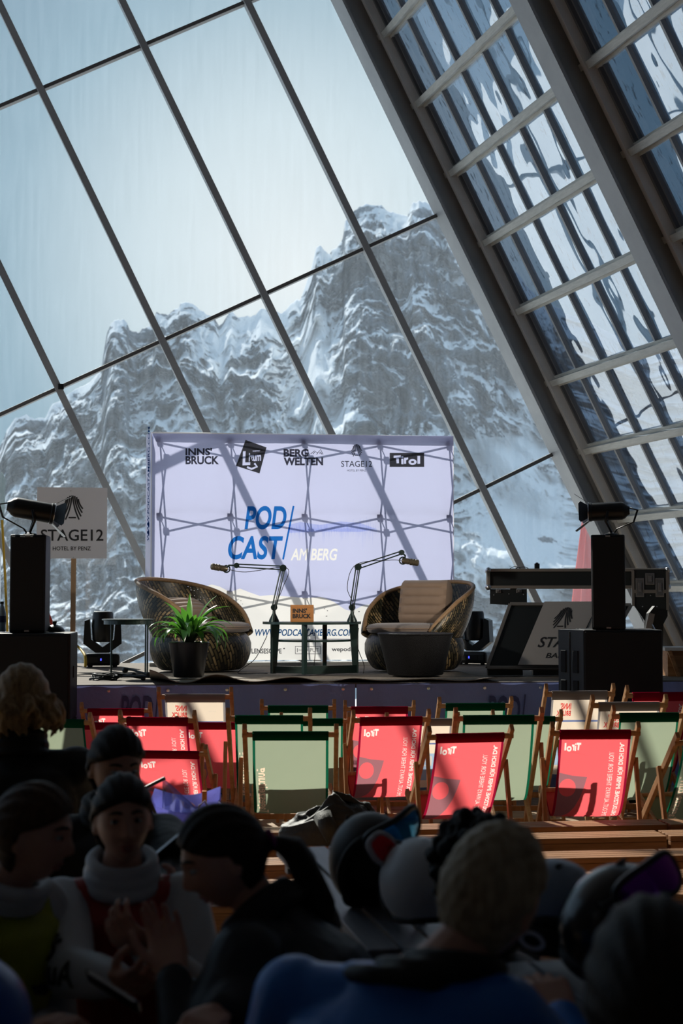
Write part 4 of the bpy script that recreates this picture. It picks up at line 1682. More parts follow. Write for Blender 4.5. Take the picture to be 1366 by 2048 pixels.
# things on the left cabinet: bottle and domed lid
M['pet'] = pbr('clear_plastic', (0.35, 0.45, 0.5), 0.08, spec=0.6)
bo = px(3, 1262, 10.85)
bt = thing('water_bottle', 'clear plastic water bottle on the left bass cabinet behind the column speaker', 'bottle', (bo.x, 10.85, zt))
MB().lathe([(0, 0), (0.030, 0), (0.033, 0.01), (0.031, 0.05), (0.033, 0.06), (0.033, 0.13), (0.030, 0.15), (0.018, 0.19), (0.013, 0.20), (0.013, 0.21), (0, 0.21)], 24).build('body', M['pet'], bt, smooth=True)
MB().lathe([(0, 0.21), (0.015, 0.21), (0.015, 0.228), (0, 0.228)], 16).build('cap', M['arm_green'], bt)
MB().lathe([(0.0335, 0.07), (0.0335, 0.12)], 24).build('label_band', pbr('bottle_label', (0.02, 0.03, 0.09), 0.5), bt)
do = px(108, 1263, 10.8)
dt = thing('domed_lid', 'black domed lid with knob on the left bass cabinet beside the column speaker', 'lid', (do.x, 10.82, zt))
MB().lathe([(0.075, 0), (0.078, 0.004), (0.070, 0.022), (0.050, 0.040), (0.022, 0.052), (0.0, 0.055)], 28).build('dome', M['black_plastic'], dt, smooth=True)
MB().lathe([(0.009, 0.05), (0.014, 0.06), (0.018, 0.075), (0.016, 0.08), (0, 0.08)], 16).build('knob', M['black_plastic'], dt, smooth=True)

# hotel sign on its post
so = on_stage(145, 1331)
M['sign_board'] = pbr('pale_sign_board', (0.66, 0.67, 0.72), 0.6)
sg = thing('hotel_sign', 'pale square sign reading STAGE12 on a wooden post at the left of the stage', 'sign', (so.x, so.y, STZ), YAW)


def sgp(x, y, off=0.0):
    a, z = plane_pt((so.x, so.y, STZ), YAW, x, y)
    return (a, -0.028 - off, z)


(sa, _, sz0), (sb, _, sz1) = sgp(73, 1117), sgp(215, 976)
MB().box((0, 0.0, sz1 / 2 - .01), (0.05, 0.035, sz1 - 0.02)).build('post', M['wood_post'], sg)
MB().box(((sa + sb) / 2, -0.024, (sz0 + sz1) / 2), (sb - sa, 0.008, sz1 - sz0)).build('board', M['sign_board'], sg)
lp = xf(stage12_mark(0, 0, 1), lambda x, y: (145 + x * 47, 1016 - y * 49)) + word('STAGE12', 82, 1082, 207, 1059, .012) + word('HOTEL BY PENZ', 106, 1101, 182, 1093, .010)
mb = MB()
lay(mb, lp, lambda x, y: sgp(x, y, 0.0015))
mb.build('sign_print', M['dark_print'], sg)
for x, y in ((142, 982), (147, 1115)):
    mb = MB()
    mb.ball(sgp(x, y, 0.0), 0.006, 8, 6)
    mb.build('screw', M['chrome'], sg)


# moving head lamps
def moving_head(label, loc, rz):
    t = thing('moving_head_light', label, 'stage light', loc, rz, 'moving head lights')
    mb = MB()
    mb.box((0, 0, 0.075), (0.34, 0.26, 0.115), b=0.03)
    mb.build('base', M['black_plastic'], t)
    for sx in (-1, 1):
        for sy in (-1, 1):
            MB().lathe([(0.02, 0), (0.022, 0.018), (0, 0.018)], 12, Matrix.Translation((sx * .12, sy * .09, 0))).build('foot', M['rubber'], t)
    for s in (-1, 1):
        mb = MB()
        mb.prism([(0.0, 0), (0.065, 0), (0.185, 0.09), (0.175, 0.31), (0.125, 0.33), (0.11, 0.13), (0.0, 0.055)], 0.12,
                 Matrix(((s, 0, 0, 0), (0, 0, -1, 0.06), (0, 1, 0, 0.14), (0, 0, 0, 1))))
        mb.build('yoke_arm', M['black_plastic'], t)
    mb = MB()
    T = Matrix.Translation((0, 0, 0.40))
    mb.lathe([(0, -0.16), (0.085, -0.155), (0.10, -0.13), (0.108, 0.0), (0.10, 0.12), (0.092, 0.14), (0.075, 0.145), (0, 0.13)], 24, T, 1.0, 0.95)
    mb.build('head', M['black_plastic'], t, smooth=True, angle=40)
    MB().box((0.02, -0.132, 0.075), (0.12, 0.006, 0.05)).build('panel', M['black_metal'], t)
    MB().box((-0.01, -0.136, 0.078), (0.014, 0.004, 0.022)).build('display', emit('display_blue', (0.08, 0.10, 1.0), 1.5), t)
    return t


mo = on_stage(205, 1334)
moving_head('black moving head stage light beside the hotel sign post', (mo.x, mo.y, STZ), YAW)
mo = on_stage(943, 1329)
moving_head('black moving head stage light half hidden behind the right wicker armchair', (mo.x + 0.03, mo.y, STZ), R(-25))

# glass bar table at the left
to = on_stage(256, 1354)
tt_ = thing('round_side_table', 'small round black side table on thin legs beside the left wicker armchair', 'side table', (to.x, to.y, STZ))
ztt = px(256, 1238, to.y).z - STZ
rt = (px(310, 1240, to.y).x - px(205, 1240, to.y).x) / 2
MB().lathe([(0, ztt - 0.012), (rt - .01, ztt - 0.012), (rt, ztt - 0.008), (rt, ztt), (0, ztt)], 40).build('top', M['dark_green'], tt_)
mb = MB()
mb.lathe([(rt * .93, ztt - 0.045), (rt * .93, ztt - 0.012), (rt * .90, ztt - 0.012), (rt * .90, ztt - 0.045)], 40)
mb.build('rim', M['dark_green'], tt_)
for a in (-2.2, -0.5, 0.9, 2.5):
    MB().tube([(rt * .9 * math.cos(a), rt * .9 * math.sin(a), 0), (rt * .9 * math.cos(a), rt * .9 * math.sin(a), ztt - 0.012)], 0.007, 8).build('leg', M['dark_green'], tt_)

# coiled cable and folded tripod at the front edge
co = on_stage(207, 1362)
mb = MB()
rg = random.Random(9)
for k in range(11):
    r_ = rg.uniform(0.07, 0.125)
    ex, ey = rg.uniform(-.02, .02), rg.uniform(-.015, .015)
    mb.tube([(ex + r_ * math.cos(a), ey + r_ * .62 * math.sin(a), 0.006 + k * 0.0045 + .006 * math.sin(3 * a + k)) for a in np.linspace(0, 2 * PI, 25)], 0.0045, 6, cap=False)
o = mb.build('cable_coil', M['cable'], None, smooth=True)
o.location = (co.x, co.y + 0.12, STZ)
tag(o, 'coil of black cable lying on the front edge of the stage at left', 'cable coil')
cable('black cable running along the left stage floor behind the coil', [(on_stage(142, 1352).x, on_stage(142, 1352).y, STZ + .005), (on_stage(190, 1349).x, on_stage(190, 1349).y, STZ + .005), (on_stage(240, 1353).x, on_stage(240, 1353).y, STZ + .005), (on_stage(290, 1346).x, on_stage(290, 1346).y, STZ + .005)], 0.004)
fo = on_stage(270, 1363)
tp = thing('microphone_stand', 'folded black microphone stand lying on the stage edge by the plant pot', 'microphone stand', (fo.x - .05, fo.y + 0.12, STZ + .006))
mb = MB()
mb.tube([(-0.14, 0.05, 0.03), (0.16, -0.10, 0.035)], 0.011, 8)
mb.build('pole', M['black_metal'], tp)
for a, b in (((-0.12, 0.02, 0.05), (0.10, 0.0, 0.012)), ((-0.05, 0.08, 0.09), (0.15, -0.09, 0.05)), ((-0.17, 0.0, 0.02), (0.02, 0.02, 0.04))):
    mb = MB()
    mb.tube([a, b], 0.009, 8)
    lg = mb.build('leg', M['black_metal'], tp)
    mb = MB()
    mb.ball(b, 0.02, 10, 8)
    mb.build('rubber_foot', M['rubber'], lg, smooth=True)
mb = MB()
mb.ball((-0.06, 0.07, 0.075), 0.026, 12, 8)
mb.build('clutch', M['black_plastic'], tp, smooth=True)

# pot plant with strap leaves
po = on_stage(372, 1363)
pl = thing('potted_plant', 'dark potted plant with long glossy strap leaves in front of the left wicker armchair', 'plant', (po.x, po.y + 0.20, STZ + 0.024))
M['pot'] = pbr('dark_pot', (0.005, 0.005, 0.007), 0.35, spec=0.25)
MB().lathe([(0, 0), (0.115, 0), (0.125, 0.01), (0.165, 0.27), (0.172, 0.285), (0.165, 0.29), (0.155, 0.285), (0.15, 0.255), (0, 0.25)], 40).build('pot', M['pot'], pl, smooth=True, angle=40)
MB().lathe([(0.0, 0.255), (0.15, 0.252)], 24).build('soil', pbr('soil', (0.02, 0.014, 0.01), 0.9), pl)


def leaf_mat():
    m, t, o = new_mat('strap_leaf')
    b = N(t, 'ShaderNodeBsdfPrincipled', i_Roughness=0.28)
    b.inputs['Base Color'].default_value = (0.014, 0.045, 0.016, 1)
    tr = N(t, 'ShaderNodeBsdfTranslucent', i_Color=(0.16, 0.50, 0.05, 1))
    mx = N(t, 'ShaderNodeMixShader', i_0=0.22)
    t.links.new(b.outputs[0], mx.inputs[1])
    t.links.new(tr.outputs[0], mx.inputs[2])
    t.links.new(mx.outputs[0], o.inputs[0])
    return m


M['leaf'] = leaf_mat()
rg = random.Random(21)
mb = MB()
spec = []
for k in range(36):
    a = 2 * PI * k / 36 * 5.03 + rg.uniform(-.2, .2)
    spec.append((a, rg.uniform(0.30, 0.44), rg.uniform(0.50, 1.45), rg.uniform(0.054, 0.074)))
spec += [(0.25, 0.46, 0.42, 0.058), (-0.25, 0.50, 0.75, .055), (2.75, 0.36, 0.40, .055), (1.6, 0.42, 0.10, .052), (0.0, 0.46, 1.1, .05), (3.3, .40, 1.2, .05), (-1.5, .34, .35, .06), (-1.2, .33, .6, .06),
         (3.0, .42, 1.75, .045), (0.1, .44, 1.7, .045), (-.6, .42, 1.6, .045), (2.4, .34, .6, .055), (-2.2, .30, .5, .055)]
for a, ln, lean, w in spec:
    n = 12
    P = Vector((0.03 * math.cos(a), 0.03 * math.sin(a), 0.27))
    ang_ = PI / 2 - lean * 0.35
    ax = Vector((math.cos(a), math.sin(a), 0))
    tw = Vector((-math.sin(a), math.cos(a), 0))
    vs = []
    for i in range(n + 1):
        s = i / n
        el_ = ang_ - lean * (s ** 1.4) * 2.0
        ww = w * (0.55 + 0.55 * math.sin(PI * min(1, s * .9 + .12))) * (1 if s < .75 else max(0.05, (1 - s) / .25) ** .6)
        nr = ax * -math.sin(el_) + Vector((0, 0, math.cos(el_)))
        vs += [P - tw * ww * .5 + nr * ww * .16, P - nr * 0.0, P + tw * ww * .5 + nr * ww * .16]
        P = P + (ax * math.cos(el_) + Vector((0, 0, math.sin(el_)))) * ln / n
    fs = []
    for i in range(n):
        for j in range(2):
            q = i * 3 + j
            fs.append((q, q + 1, q + 4, q + 3))
    mb.add(vs, fs)
mb.build('foliage', M['leaf'], pl, smooth=True)

# ---------------------------------------------------------------- flight case bar at the right
M['case_black'] = pbr('case_laminate', (0.014, 0.018, 0.020), 0.45, bump=0.1, bscale=300)
M['case_edge'] = pbr('case_edge_profile', (0.30, 0.275, 0.25), 0.42, metal=0.6)
YC = 12.85
ZC0, ZC1 = px(1000, 1174, YC).z, px(1000, 1140, YC).z
xa, xb = px(978, 1150, YC).x, px(1333, 1150, YC).x
fc = thing('flight_case_bar', 'long black flight case with metal edging, raised as a bar counter at right', 'flight case', ((xa + xb) / 2, YC, STZ), R(-5))
LX = xb - xa
zz0, zz1 = ZC0 - STZ, ZC1 - STZ
MB().box((0, 0.25, (zz0 + zz1) / 2), (LX - .01, 0.48, zz1 - zz0 - .01)).build('top_case', M['case_black'], fc)
for z in (zz0, zz1):
    for y in (0.0, 0.5):
        mb = MB()
        mb.box((0, y, z), (LX, 0.028, 0.028), b=0.004)
        mb.build('edge_profile', M['case_edge'], fc)
for x in (-LX / 2, LX / 2):
    for y in (0.0, 0.5):
        MB().box((x, y, (zz0 + zz1) / 2), (0.028, 0.028, zz1 - zz0), b=0.004).build('edge_profile', M['case_edge'], fc)
        for z in (zz0, zz1):
            MB().ball((x, y, z), 0.027, 12, 8).build('ball_corner', M['chrome'], fc, smooth=True)


def latch(p, w=0.066, h=0.12):
    mb = MB()
    x, y, z = p
    mb.box((x, y - .004, z), (w, 0.008, h), b=0.003)
    lt = mb.build('latch', M['chrome'], fc)
    MB().box((x, y - .009, z), (w * .72, 0.004, h * .82)).build('dish', M['steel_dark'], lt)
    mb = MB()
    mb.box((x, y - .013, z + h * .05), (w * .36, 0.012, h * .42), b=0.004)
    mb.tube([(x - w * .2, y - .02, z - h * .2), (x + w * .2, y - .02, z - h * .2)], 0.006, 8)
    mb.build('butterfly', M['chrome'], lt)


def fcx(x):
    return px(x, 1200, YC).x - (xa + xb) / 2


def fcz(y):
    return px(1200, y, YC).z - STZ


# left bracket panel, right end panel
MB().prism([(fcx(981), fcz(1178)), (fcx(981), fcz(1208)), (fcx(1016), fcz(1210)), (fcx(1021), fcz(1214)), (fcx(1055), fcz(1214)), (fcx(1055), fcz(1178))], 0.02,
           Matrix(((1, 0, 0, 0), (0, 0, 1, 0.02), (0, 1, 0, 0), (0, 0, 0, 1)))).build('bracket_panel', M['case_black'], fc)
MB().prism([(fcx(1266), fcz(1140)), (fcx(1266), fcz(1212)), (fcx(1300), fcz(1262)), (fcx(1315), fcz(1262)), (fcx(1331), fcz(1232)), (fcx(1331), fcz(1140))], 0.03,
           Matrix(((1, 0, 0, 0), (0, 0, 1, -0.035), (0, 1, 0, 0), (0, 0, 0, 1)))).build('end_panel', M['case_black'], fc)
mb = MB()
mb.box((fcx(1264), -0.03, fcz(1177)), (0.022, 0.03, fcz(1142) - fcz(1212)))
mb.build('edge_profile', M['case_edge'], fc)
mb = MB()
mb.box((fcx(1331), -0.03, fcz(1181)), (0.022, 0.03, fcz(1142) - fcz(1220)))
mb.build('edge_profile', M['case_edge'], fc)
mb = MB()
mb.box((fcx(1298), -0.04, fcz(1183)), (fcx(1331) - fcx(1264), 0.012, 0.03))
mb.build('edge_profile', M['case_edge'], fc)
for x, y, w, h in ((1277, 1175, .075, .17), (1316, 1175, .075, .17), (1297, 1158, .08, .105)):
    latch((fcx(x), -0.036, fcz(y)), w, h)
for x, y in ((998, 1182), (1039, 1182)):
    latch((fcx(x), 0.018, fcz(y)), 0.045, 0.035)
# inner support under the counter
for x in (fcx(1030), fcx(1300)):
    MB().box((x, 0.30, zz0 / 2), (0.06, 0.06, zz0)).build('support_post', M['steel_dark'], fc)
# rivets
for x, y in ((989, 1190), (1019, 1188), (1048, 1189), (1033, 1209), (1284, 1190), (1298, 1191), (1310, 1213), (1282, 1213)):
    mb = MB()
    mb.ball((fcx(x), 0.018 if x < 1100 else -0.037, fcz(y)), 0.006, 8, 6)
    mb.build('rivet', M['chrome'], fc)
cable('tangle of thin black cable with a plug lying on the raised flight case', [px(1015, 1140, YC + .2), px(1030, 1133, YC + .2), px(1042, 1138, YC + .25), px(1032, 1136, YC + .15), px(1050, 1134, YC + .2), px(1060, 1139, YC + .2), px(1075, 1140, YC + .1), px(1083, 1141, YC + .1)], 0.003)
pp = px(1074, 1141, YC + .2)
pa = thing('power_adapter', 'small black plug adapter standing on the raised flight case', 'adapter', (pp.x, YC + .2, ZC1 + .014))
MB().box((0, 0, 0.025), (0.045, 0.04, 0.05), b=0.005).build('body', M['black_plastic'], pa)
MB().tube([(0.0, 0, 0.05), (0.0, 0, 0.058)], 0.012, 8).build('pins', M['black_plastic'], pa)

# slanted front panels leaning below the counter
YP = 12.45
pb = ground_pt(1000, 1340, STZ)


def slab(label, name, cat, corners, Ya, Yb, mat, thick, edge=None):
    """leaning board: lower corners at depth Ya, upper corners further back at Yb"""
    P = []
    for i, (x, y) in enumerate(corners):
        P.append(px(x, y, Ya if i < 2 else Yb))
    o = Vector((P[0].x, P[0].y, min(p.z for p in P)))
    t = thing(name, label, cat, o)
    n = (P[1] - P[0]).cross(P[3] - P[0]).normalized()
    if n.y > 0:
        n = -n
    mb = MB()
    vs = [p - o for p in P] + [p - o - n * thick for p in P]
    mb.add(vs, [(0, 1, 2, 3), (7, 6, 5, 4)] + [(i, (i + 1) % 4, 4 + (i + 1) % 4, 4 + i) for i in range(4)])
    mb.build('panel', mat, t)
    if edge:
        for i in range(4):
            mb = MB()
            mb.bar(vs[i] + n * .004, vs[(i + 1) % 4] + n * .004, 0.03, 0.03, up=tuple(n), b=.004)
            mb.build('edge_profile', edge, t)
    return t, P, o, n


zb = STZ + 0.03
ts, P, o, n = slab('slanted black flight case panel with metal edging left of the silver board', 'case_front_panel', 'flight case panel', [(974, 1336), (1190, 1337), (1262, 1211), (1020, 1209)], 12.35, 12.62, M['case_black'], 0.03, M['case_edge'])
for x in (0.16, 0.55):
    MB().box((x, 0.06, -0.025), (0.30, 0.10, 0.07)).build('foot_rail', M['case_black'], ts)
M['brushed'] = pbr('brushed_aluminium', (0.42, 0.40, 0.385), 0.5, metal=0.15, bump=0.05, bscale=400, stretch=(1, 1, 20))
ts, P, o, n = slab('silver slanted board reading STAGE12 leaning between the case panel and right speakers', 'hotel_board', 'sign', [(1036, 1329), (1176, 1330), (1240, 1203), (1089, 1203)], 12.25, 12.52, M['brushed'], 0.012)


def on_slab(x, y, off=0.003):
    d = px(x, y, 10) - Vector((0, 0, EYE))
    t = (P[0] - Vector((0, 0, EYE))).dot(n) / d.dot(n)
    return Vector((0, 0, EYE)) + d * t + n * off - o


sh_ = lambda loops, x0, y0: xf(loops, lambda x, y: (x + (y0 - y) * 0.42, y))
lp = sh_(xf(stage12_mark(0, 0, 1), lambda x, y: (1127 + x * 40, 1236 - y * 42)), 0, 1236)
lp += sh_(word('STAGE12', 1074, 1295, 1192, 1274, .012), 0, 1295)
lp += sh_(word('BAR', 1091, 1316, 1126, 1306, .008), 0, 1316)
mb = MB()
lay(mb, lp, on_slab)
mb.build('sign_print', M['dark_print'], ts)
mb = MB()
mb.tube([on_slab(1188, 1225, .006), on_slab(1172, 1258, .006)], 0.004, 6)
mb.build('cord', M['cable'], ts)
lv = px(1303, 1262, 11.75)
lt = thing('open_flight_case', 'small metal edged flight case corner with latch behind the right bass cabinet', 'flight case', (lv.x, 11.75, STZ))
hz = px(1300, 1212, 11.75).z - STZ
MB().prism([(-0.10, 0), (0.08, 0), (0.10, hz * .8), (0.03, hz), (-0.02, hz * .9)], 0.10, Matrix(((1, 0, 0, 0), (0, 0, 1, 0), (0, 1, 0, 0), (0, 0, 0, 1)))).build('case', M['case_black'], lt)
mb = MB()
mb.bar((-0.06, -0.01, hz * .45), (0.0, -0.01, hz * .9), 0.03, 0.05)
mb.build('edge_profile', M['chrome'], lt)
mb = MB()
mb.tube([(0.0, -.02, hz * .75), (0.05, -.02, hz * .60), (0.055, -.02, hz * .48), (0.0, -.02, hz * .50), (-.03, -.02, hz * .55)], 0.008, 6)
mb.build('latch', M['chrome'], lt)

# wooden box under the slope at the far right
wb_ = ground_pt(1330, 1335, STZ - 0.02)
wx = thing('wooden_box', 'brown wooden crate under the sloped glazing at the right edge', 'crate', (px(1352, 1330, 12.3).x, 12.3, STZ))
MB().box((0.12, 0.2, 0.11), (0.36, 0.3, 0.22), b=.004).build('crate', M['wood_x'], wx)
MB().box((0.12, 0.2, 0.235), (0.42, 0.36, 0.03), b=.004).build('lid', M['steel_light'], wx)
MB().bar((-0.05, 0.03, 0.22), (0.03, 0.03, 0.0), 0.03, 0.03).build('brace', M['wood_x'], wx)

# yellow strap and red strip by the glass at the far left
M['yellow'] = pbr('yellow_strap', (0.55, 0.36, 0.03), 0.6)
M['red_tape'] = pbr('red_tape', (0.6, 0.05, 0.03), 0.5)
yq = [px(4, 1040, 13.3), px(10, 1150, 13.3), px(19, 1268, 13.3)]
o0 = yq[2].copy()
o0.z = STZ
yl = thing('yellow_pole', 'thin yellow pole leaning by the glass at the far left edge', 'pole', o0)
MB().tube([yq[0] - o0, yq[1] - o0, (0, 0, 0.0)], 0.012, 8).build('shaft', M['yellow'], yl)
MB().lathe([(0.02, 0), (0.018, 0.03), (0, 0.03)], 10).build('foot', M['rubber'], yl)
yq = [on_stage(178, 1310)]
yh = cable('yellow hose lying from the hotel sign post down behind the moving head light', [px(148, 1288, 14.0), px(160, 1297, 14.0), px(170, 1312, 13.8), (px(171, 1330, 13.75).x, 13.75, STZ + .016)], 0.014, name='hose', mat=M['yellow'], cat='hose')
rq = [px(88, 1208, 14.2), px(106, 1252, 14.2)]
rs = thing('warning_board', 'grey board with red edge leaning behind the left bass cabinet', 'board', (rq[1].x, 14.2, STZ))
b0_, b1_ = rq[0] - Vector((rq[1].x, 14.2, STZ)), rq[1] - Vector((rq[1].x, 14.2, STZ))
MB().bar(b0_, (b1_.x * 1.0 + .17, 0, 0.0), 0.02, 0.03).build('red_edge', M['red_tape'], rs)
MB().prism([(b0_.x, b0_.z), (0.17, 0.0), (-.25, 0.0), (b0_.x - .1, b0_.z)], 0.02, Matrix(((1, 0, 0, 0), (0, 0, 1, 0.012), (0, 1, 0, 0), (0, 0, 0, 1)))).build('panel', M['steel_light'], rs)
# green post and pale box outside at the left edge
gp = px(-4, 1010, 17.4)
go = thing('green_post', 'dark green padded post outside the glass at the left edge', 'post', (gp.x, 17.4, -0.02))
gh = px(0, 945, 17.4).z + .02
MB().tube([(0, 0, 0), (0, 0, gh * .8)], 0.05, 12).build('pole', M['alu'], go)
MB().lathe([(0.06, gh * .78), (0.075, gh * .8), (0.09, gh * .97), (0.05, gh), (0, gh)], 20).build('padding', pbr('green_padding', (0.02, 0.06, 0.05), 0.7), go, smooth=True)
MB().box((0, -.06, gh * .72), (0.22, 0.12, 0.16), b=.01).build('box', M['sign_board'], go)
# ---------------------------------------------------------------- deck chairs
CW = 0.54          # over the rails
FW = 0.425         # cloth
CH = 0.74
Atop, Abot = Vector((0, -0.40, CH)), Vector((0, 0.42, 0.018))
Bfr, Bbk = Vector((0, 0.36, 0.33)), Vector((0, -0.30, 0.030))
cloth_prof = [(-0.395, CH - 0.045), (-0.345, 0.600), (-0.265, 0.475), (-0.165, 0.350), (-0.05, 0.250), (0.06, 0.215), (0.18, 0.235), (0.27, 0.275), (0.34, 0.322)]
_cp = np.array(cloth_prof)
_seg = np.concatenate([[0], np.cumsum(np.hypot(*(np.diff(_cp, axis=0).T)))])
CLEN = _seg[-1]


def _smooth(s, k):
    """Catmull-Rom through the profile"""
    i = int(np.clip(np.searchsorted(_seg, s) - 1, 0, len(_seg) - 2))
    t = (s - _seg[i]) / (_seg[i + 1] - _seg[i])
    p = [_cp[max(i - 1, 0)][k], _cp[i][k], _cp[i + 1][k], _cp[min(i + 2, len(_cp) - 1)][k]]
    return 0.5 * (2 * p[1] + (p[2] - p[0]) * t + (2 * p[0] - 5 * p[1] + 4 * p[2] - p[3]) * t * t + (3 * p[1] - p[0] - 3 * p[2] + p[3]) * t ** 3)


def chair_pt(u, s, off=0.0):
    """u across as seen from behind 0..1, s metres down from the top bar; off>0 towards the viewer behind"""
    s = min(max(s, 0), CLEN)
    y, z = _smooth(s, 0), _smooth(s, 1)
    e = 0.01
    dy = _smooth(min(s + e, CLEN), 0) - _smooth(max(s - e, 0), 0)
    dz = _smooth(min(s + e, CLEN), 1) - _smooth(max(s - e, 0), 1)
    l = math.hypot(dy, dz)
    # a shallow hang between the rails
    sag = 0.012 * math.sin(PI * u) * math.sin(PI * s / CLEN)
    y, z = y - dz / l * -1 * 0 + (dz / l) * (off + sag), z - (dy / l) * (off + sag)
    return Vector(((u - .5) * FW, y, z))


M['red_cloth'] = cloth('red_chair_cloth', (0.58, 0.085, 0.095), (0.80, 0.115, 0.13), mix=0.6, bump=0.12)
M['red_hem'] = cloth('crimson_hem', (0.30, 0.006, 0.035), (0.30, 0.006, 0.035), mix=0.45, bump=0.1)
M['mauve_cloth'] = cloth('mauve_print_cloth', (0.20, 0.085, 0.095), (0.30, 0.125, 0.145), mix=0.6, bump=0.12)
M['white_cloth'] = cloth('white_letter_cloth', (0.8, 0.76, 0.73), (0.82, 0.72, 0.68), mix=0.6, bump=0.05)
M['green_cloth'] = cloth('sage_chair_cloth', (0.23, 0.28, 0.19), (0.27, 0.315, 0.225), mix=0.6, bump=0.12)
M['green_hem'] = cloth('green_hem', (0.006, 0.085, 0.045), (0.006, 0.10, 0.05), mix=0.45, bump=0.1)
M['cream_cloth'] = cloth('cream_letter_cloth', (0.75, 0.58, 0.45), (0.80, 0.60, 0.45), mix=0.6, bump=0.05)
M['ivory_cloth'] = cloth('ivory_chair_cloth', (0.62, 0.54, 0.44), (0.70, 0.58, 0.46), mix=0.6, bump=0.1)
M['grey_hem'] = cloth('grey_hem', (0.30, 0.28, 0.28), (0.30, 0.28, 0.28), mix=0.4, bump=0.1)
M['red_letter'] = cloth('red_letter_cloth', (0.45, 0.04, 0.035), (0.62, 0.05, 0.045), mix=0.6, bump=0.0)
M['blue_band'] = cloth('blue_band_cloth', (0.08, 0.11, 0.24), (0.12, 0.16, 0.33), mix=0.6, bump=0.0)
M['sky_print'] = cloth('sky_photo_cloth', (0.22, 0.30, 0.42), (0.32, 0.42, 0.56), mix=0.6, bump=0.3)
M['pale_letter'] = cloth('pale_letter_cloth', (0.52, 0.46, 0.40), (0.58, 0.50, 0.42), mix=0.6, bump=0.0)
CUTY = [CLEN * i / 22 for i in range(1, 22)]


_ns = np.linspace(0, CLEN, 240)
_np = np.array([[_smooth(min(max(q, 1e-4), CLEN - 1e-4), 0), _smooth(min(max(q, 1e-4), CLEN - 1e-4), 1)] for q in _ns])
_nd = np.gradient(_np, axis=0)
_nd /= np.linalg.norm(_nd, axis=1)[:, None]


def cloth_normals(o):
    """smooth normals taken from the hang of the cloth itself"""
    me = o.data
    out = []
    for p in me.polygons:
        pn = p.normal
        for li in p.loop_indices:
            co = me.vertices[me.loops[li].vertex_index].co
            i = int(np.argmin((_np[:, 0] - co.y) ** 2 + (_np[:, 1] - co.z) ** 2))
            n = Vector((0, _nd[i][1], -_nd[i][0]))
            out.append(n if n.dot(pn) >= 0 else -n)
    me.normals_split_custom_set(out)


def deck_frame(t):
    def rails(p, q, half, name, w=0.026, h=0.045):
        for s in (-1, 1):
            mb = MB()
            d = (q - p).normalized()
            mb.bar(p - d * 0.02 + Vector((half * s, 0, 0)), q + Vector((half * s, 0, 0)), w, h, up=(0, d.z, -d.y), b=0.004)
            mb.build(name, M['wood_chair'], t)
    rails(Atop, Abot, CW / 2 - 0.014, 'back_rail')
    rails(Bfr, Bbk, CW / 2 - 0.046, 'seat_rail', 0.024, 0.042)
    # struts, hinged on the back rails, standing on the seat frame's rear
    k = 0.30
    hp = Atop.lerp(Abot, k)
    for s in (-1, 1):
        mb = MB()
        x = s * (CW / 2 + 0.014)
        mb.bar((x, hp.y - 0.004, hp.z + 0.03), (x, -0.33, 0.012), 0.024, 0.040, up=(0, 1, 0), b=0.004)
        mb.build('strut', M['wood_chair'], t)
    for nm, p, half, r_ in (('top_bar', Atop + Vector((0, .012, -.035)), CW / 2, .0155), ('front_bar', Bfr + Vector((0, -.01, 0)), CW / 2 - .03, .0155)):
        mb = MB()
        mb.tube([(-half, p.y, p.z), (half, p.y, p.z)], r_, 12)
        mb.build(nm, M['wood_chair'], t, smooth=True, angle=40)
    for nm, p, half in (('foot_bar', Abot.lerp(Atop, .06), CW / 2), ('cross_bar', Bbk.lerp(Bfr, .05), CW / 2 - .03)):
        mb = MB()
        mb.box((0, p.y, p.z), (half * 2, 0.022, 0.034), b=.004)
        mb.build(nm, M['wood_chair'], t)
    mb = MB()
    mb.box((0, -0.325, 0.05), (CW + .03, 0.022, 0.03), b=.004)
    mb.build('strut_bar', M['wood_chair'], t)


def deck_cloth(t, base, hem, areas):
    """areas: list of (loops in unit space (u, s), material, name); the base cloth has those loops cut out of it"""
    HW = 0.035
    top = 0.035
    bl = rect(HW, top, 1 - HW, CLEN)
    allL = []
    for lp, mt_, nm in areas:
        allL += lp
    mb = MB()
    lay(mb, bl + allL, lambda u, s: chair_pt(u, s), [], CUTY)
    cloth_normals(mb.build('cloth', base, t, smooth=True))
    for lp, mt_, nm in areas:
        mb = MB()
        lay(mb, lp, lambda u, s: chair_pt(u, s), [], CUTY)
        cloth_normals(mb.build(nm, mt_, t, smooth=True))
    for u0, u1 in ((0, HW), (1 - HW, 1)):
        mb = MB()
        mb.grid(lambda a, b: chair_pt(u0 + (u1 - u0) * a, CLEN * b), 3, 40)
        mb.build('side_hem', hem, t, smooth=True)
    # sleeve round the top bar
    mb = MB()
    p = Atop + Vector((0, .012, -.035))
    ring = [(p.y + 0.020 * math.cos(a), p.z + 0.020 * math.sin(a)) for a in np.linspace(R(-60), R(200), 14)]
    a0 = chair_pt(0, top, 0.003)
    path = [(chair_pt(0, top, -.003).y, chair_pt(0, top, -.003).z)] + ring + [(a0.y, a0.z)]
    mb.grid(lambda u, v: ((u - .5) * FW, np.interp(v, np.linspace(0, 1, len(path)), [q[0] for q in path]), np.interp(v, np.linspace(0, 1, len(path)), [q[1] for q in path])), 12, 30)
    mb.build('top_sleeve', hem, t, smooth=True)


def col_text(s, u0, u1, s0, s1, bold):
    """line of text running up the cloth, mirrored as seen from behind: starts at s1 (low) and ends at s0 (high)"""
    L = fit(text_loops(s, bold), 0, 0, 1, 1)
    return xf(L, lambda x, y: (u0 + (u1 - u0) * y, s1 + (s0 - s1) * x))


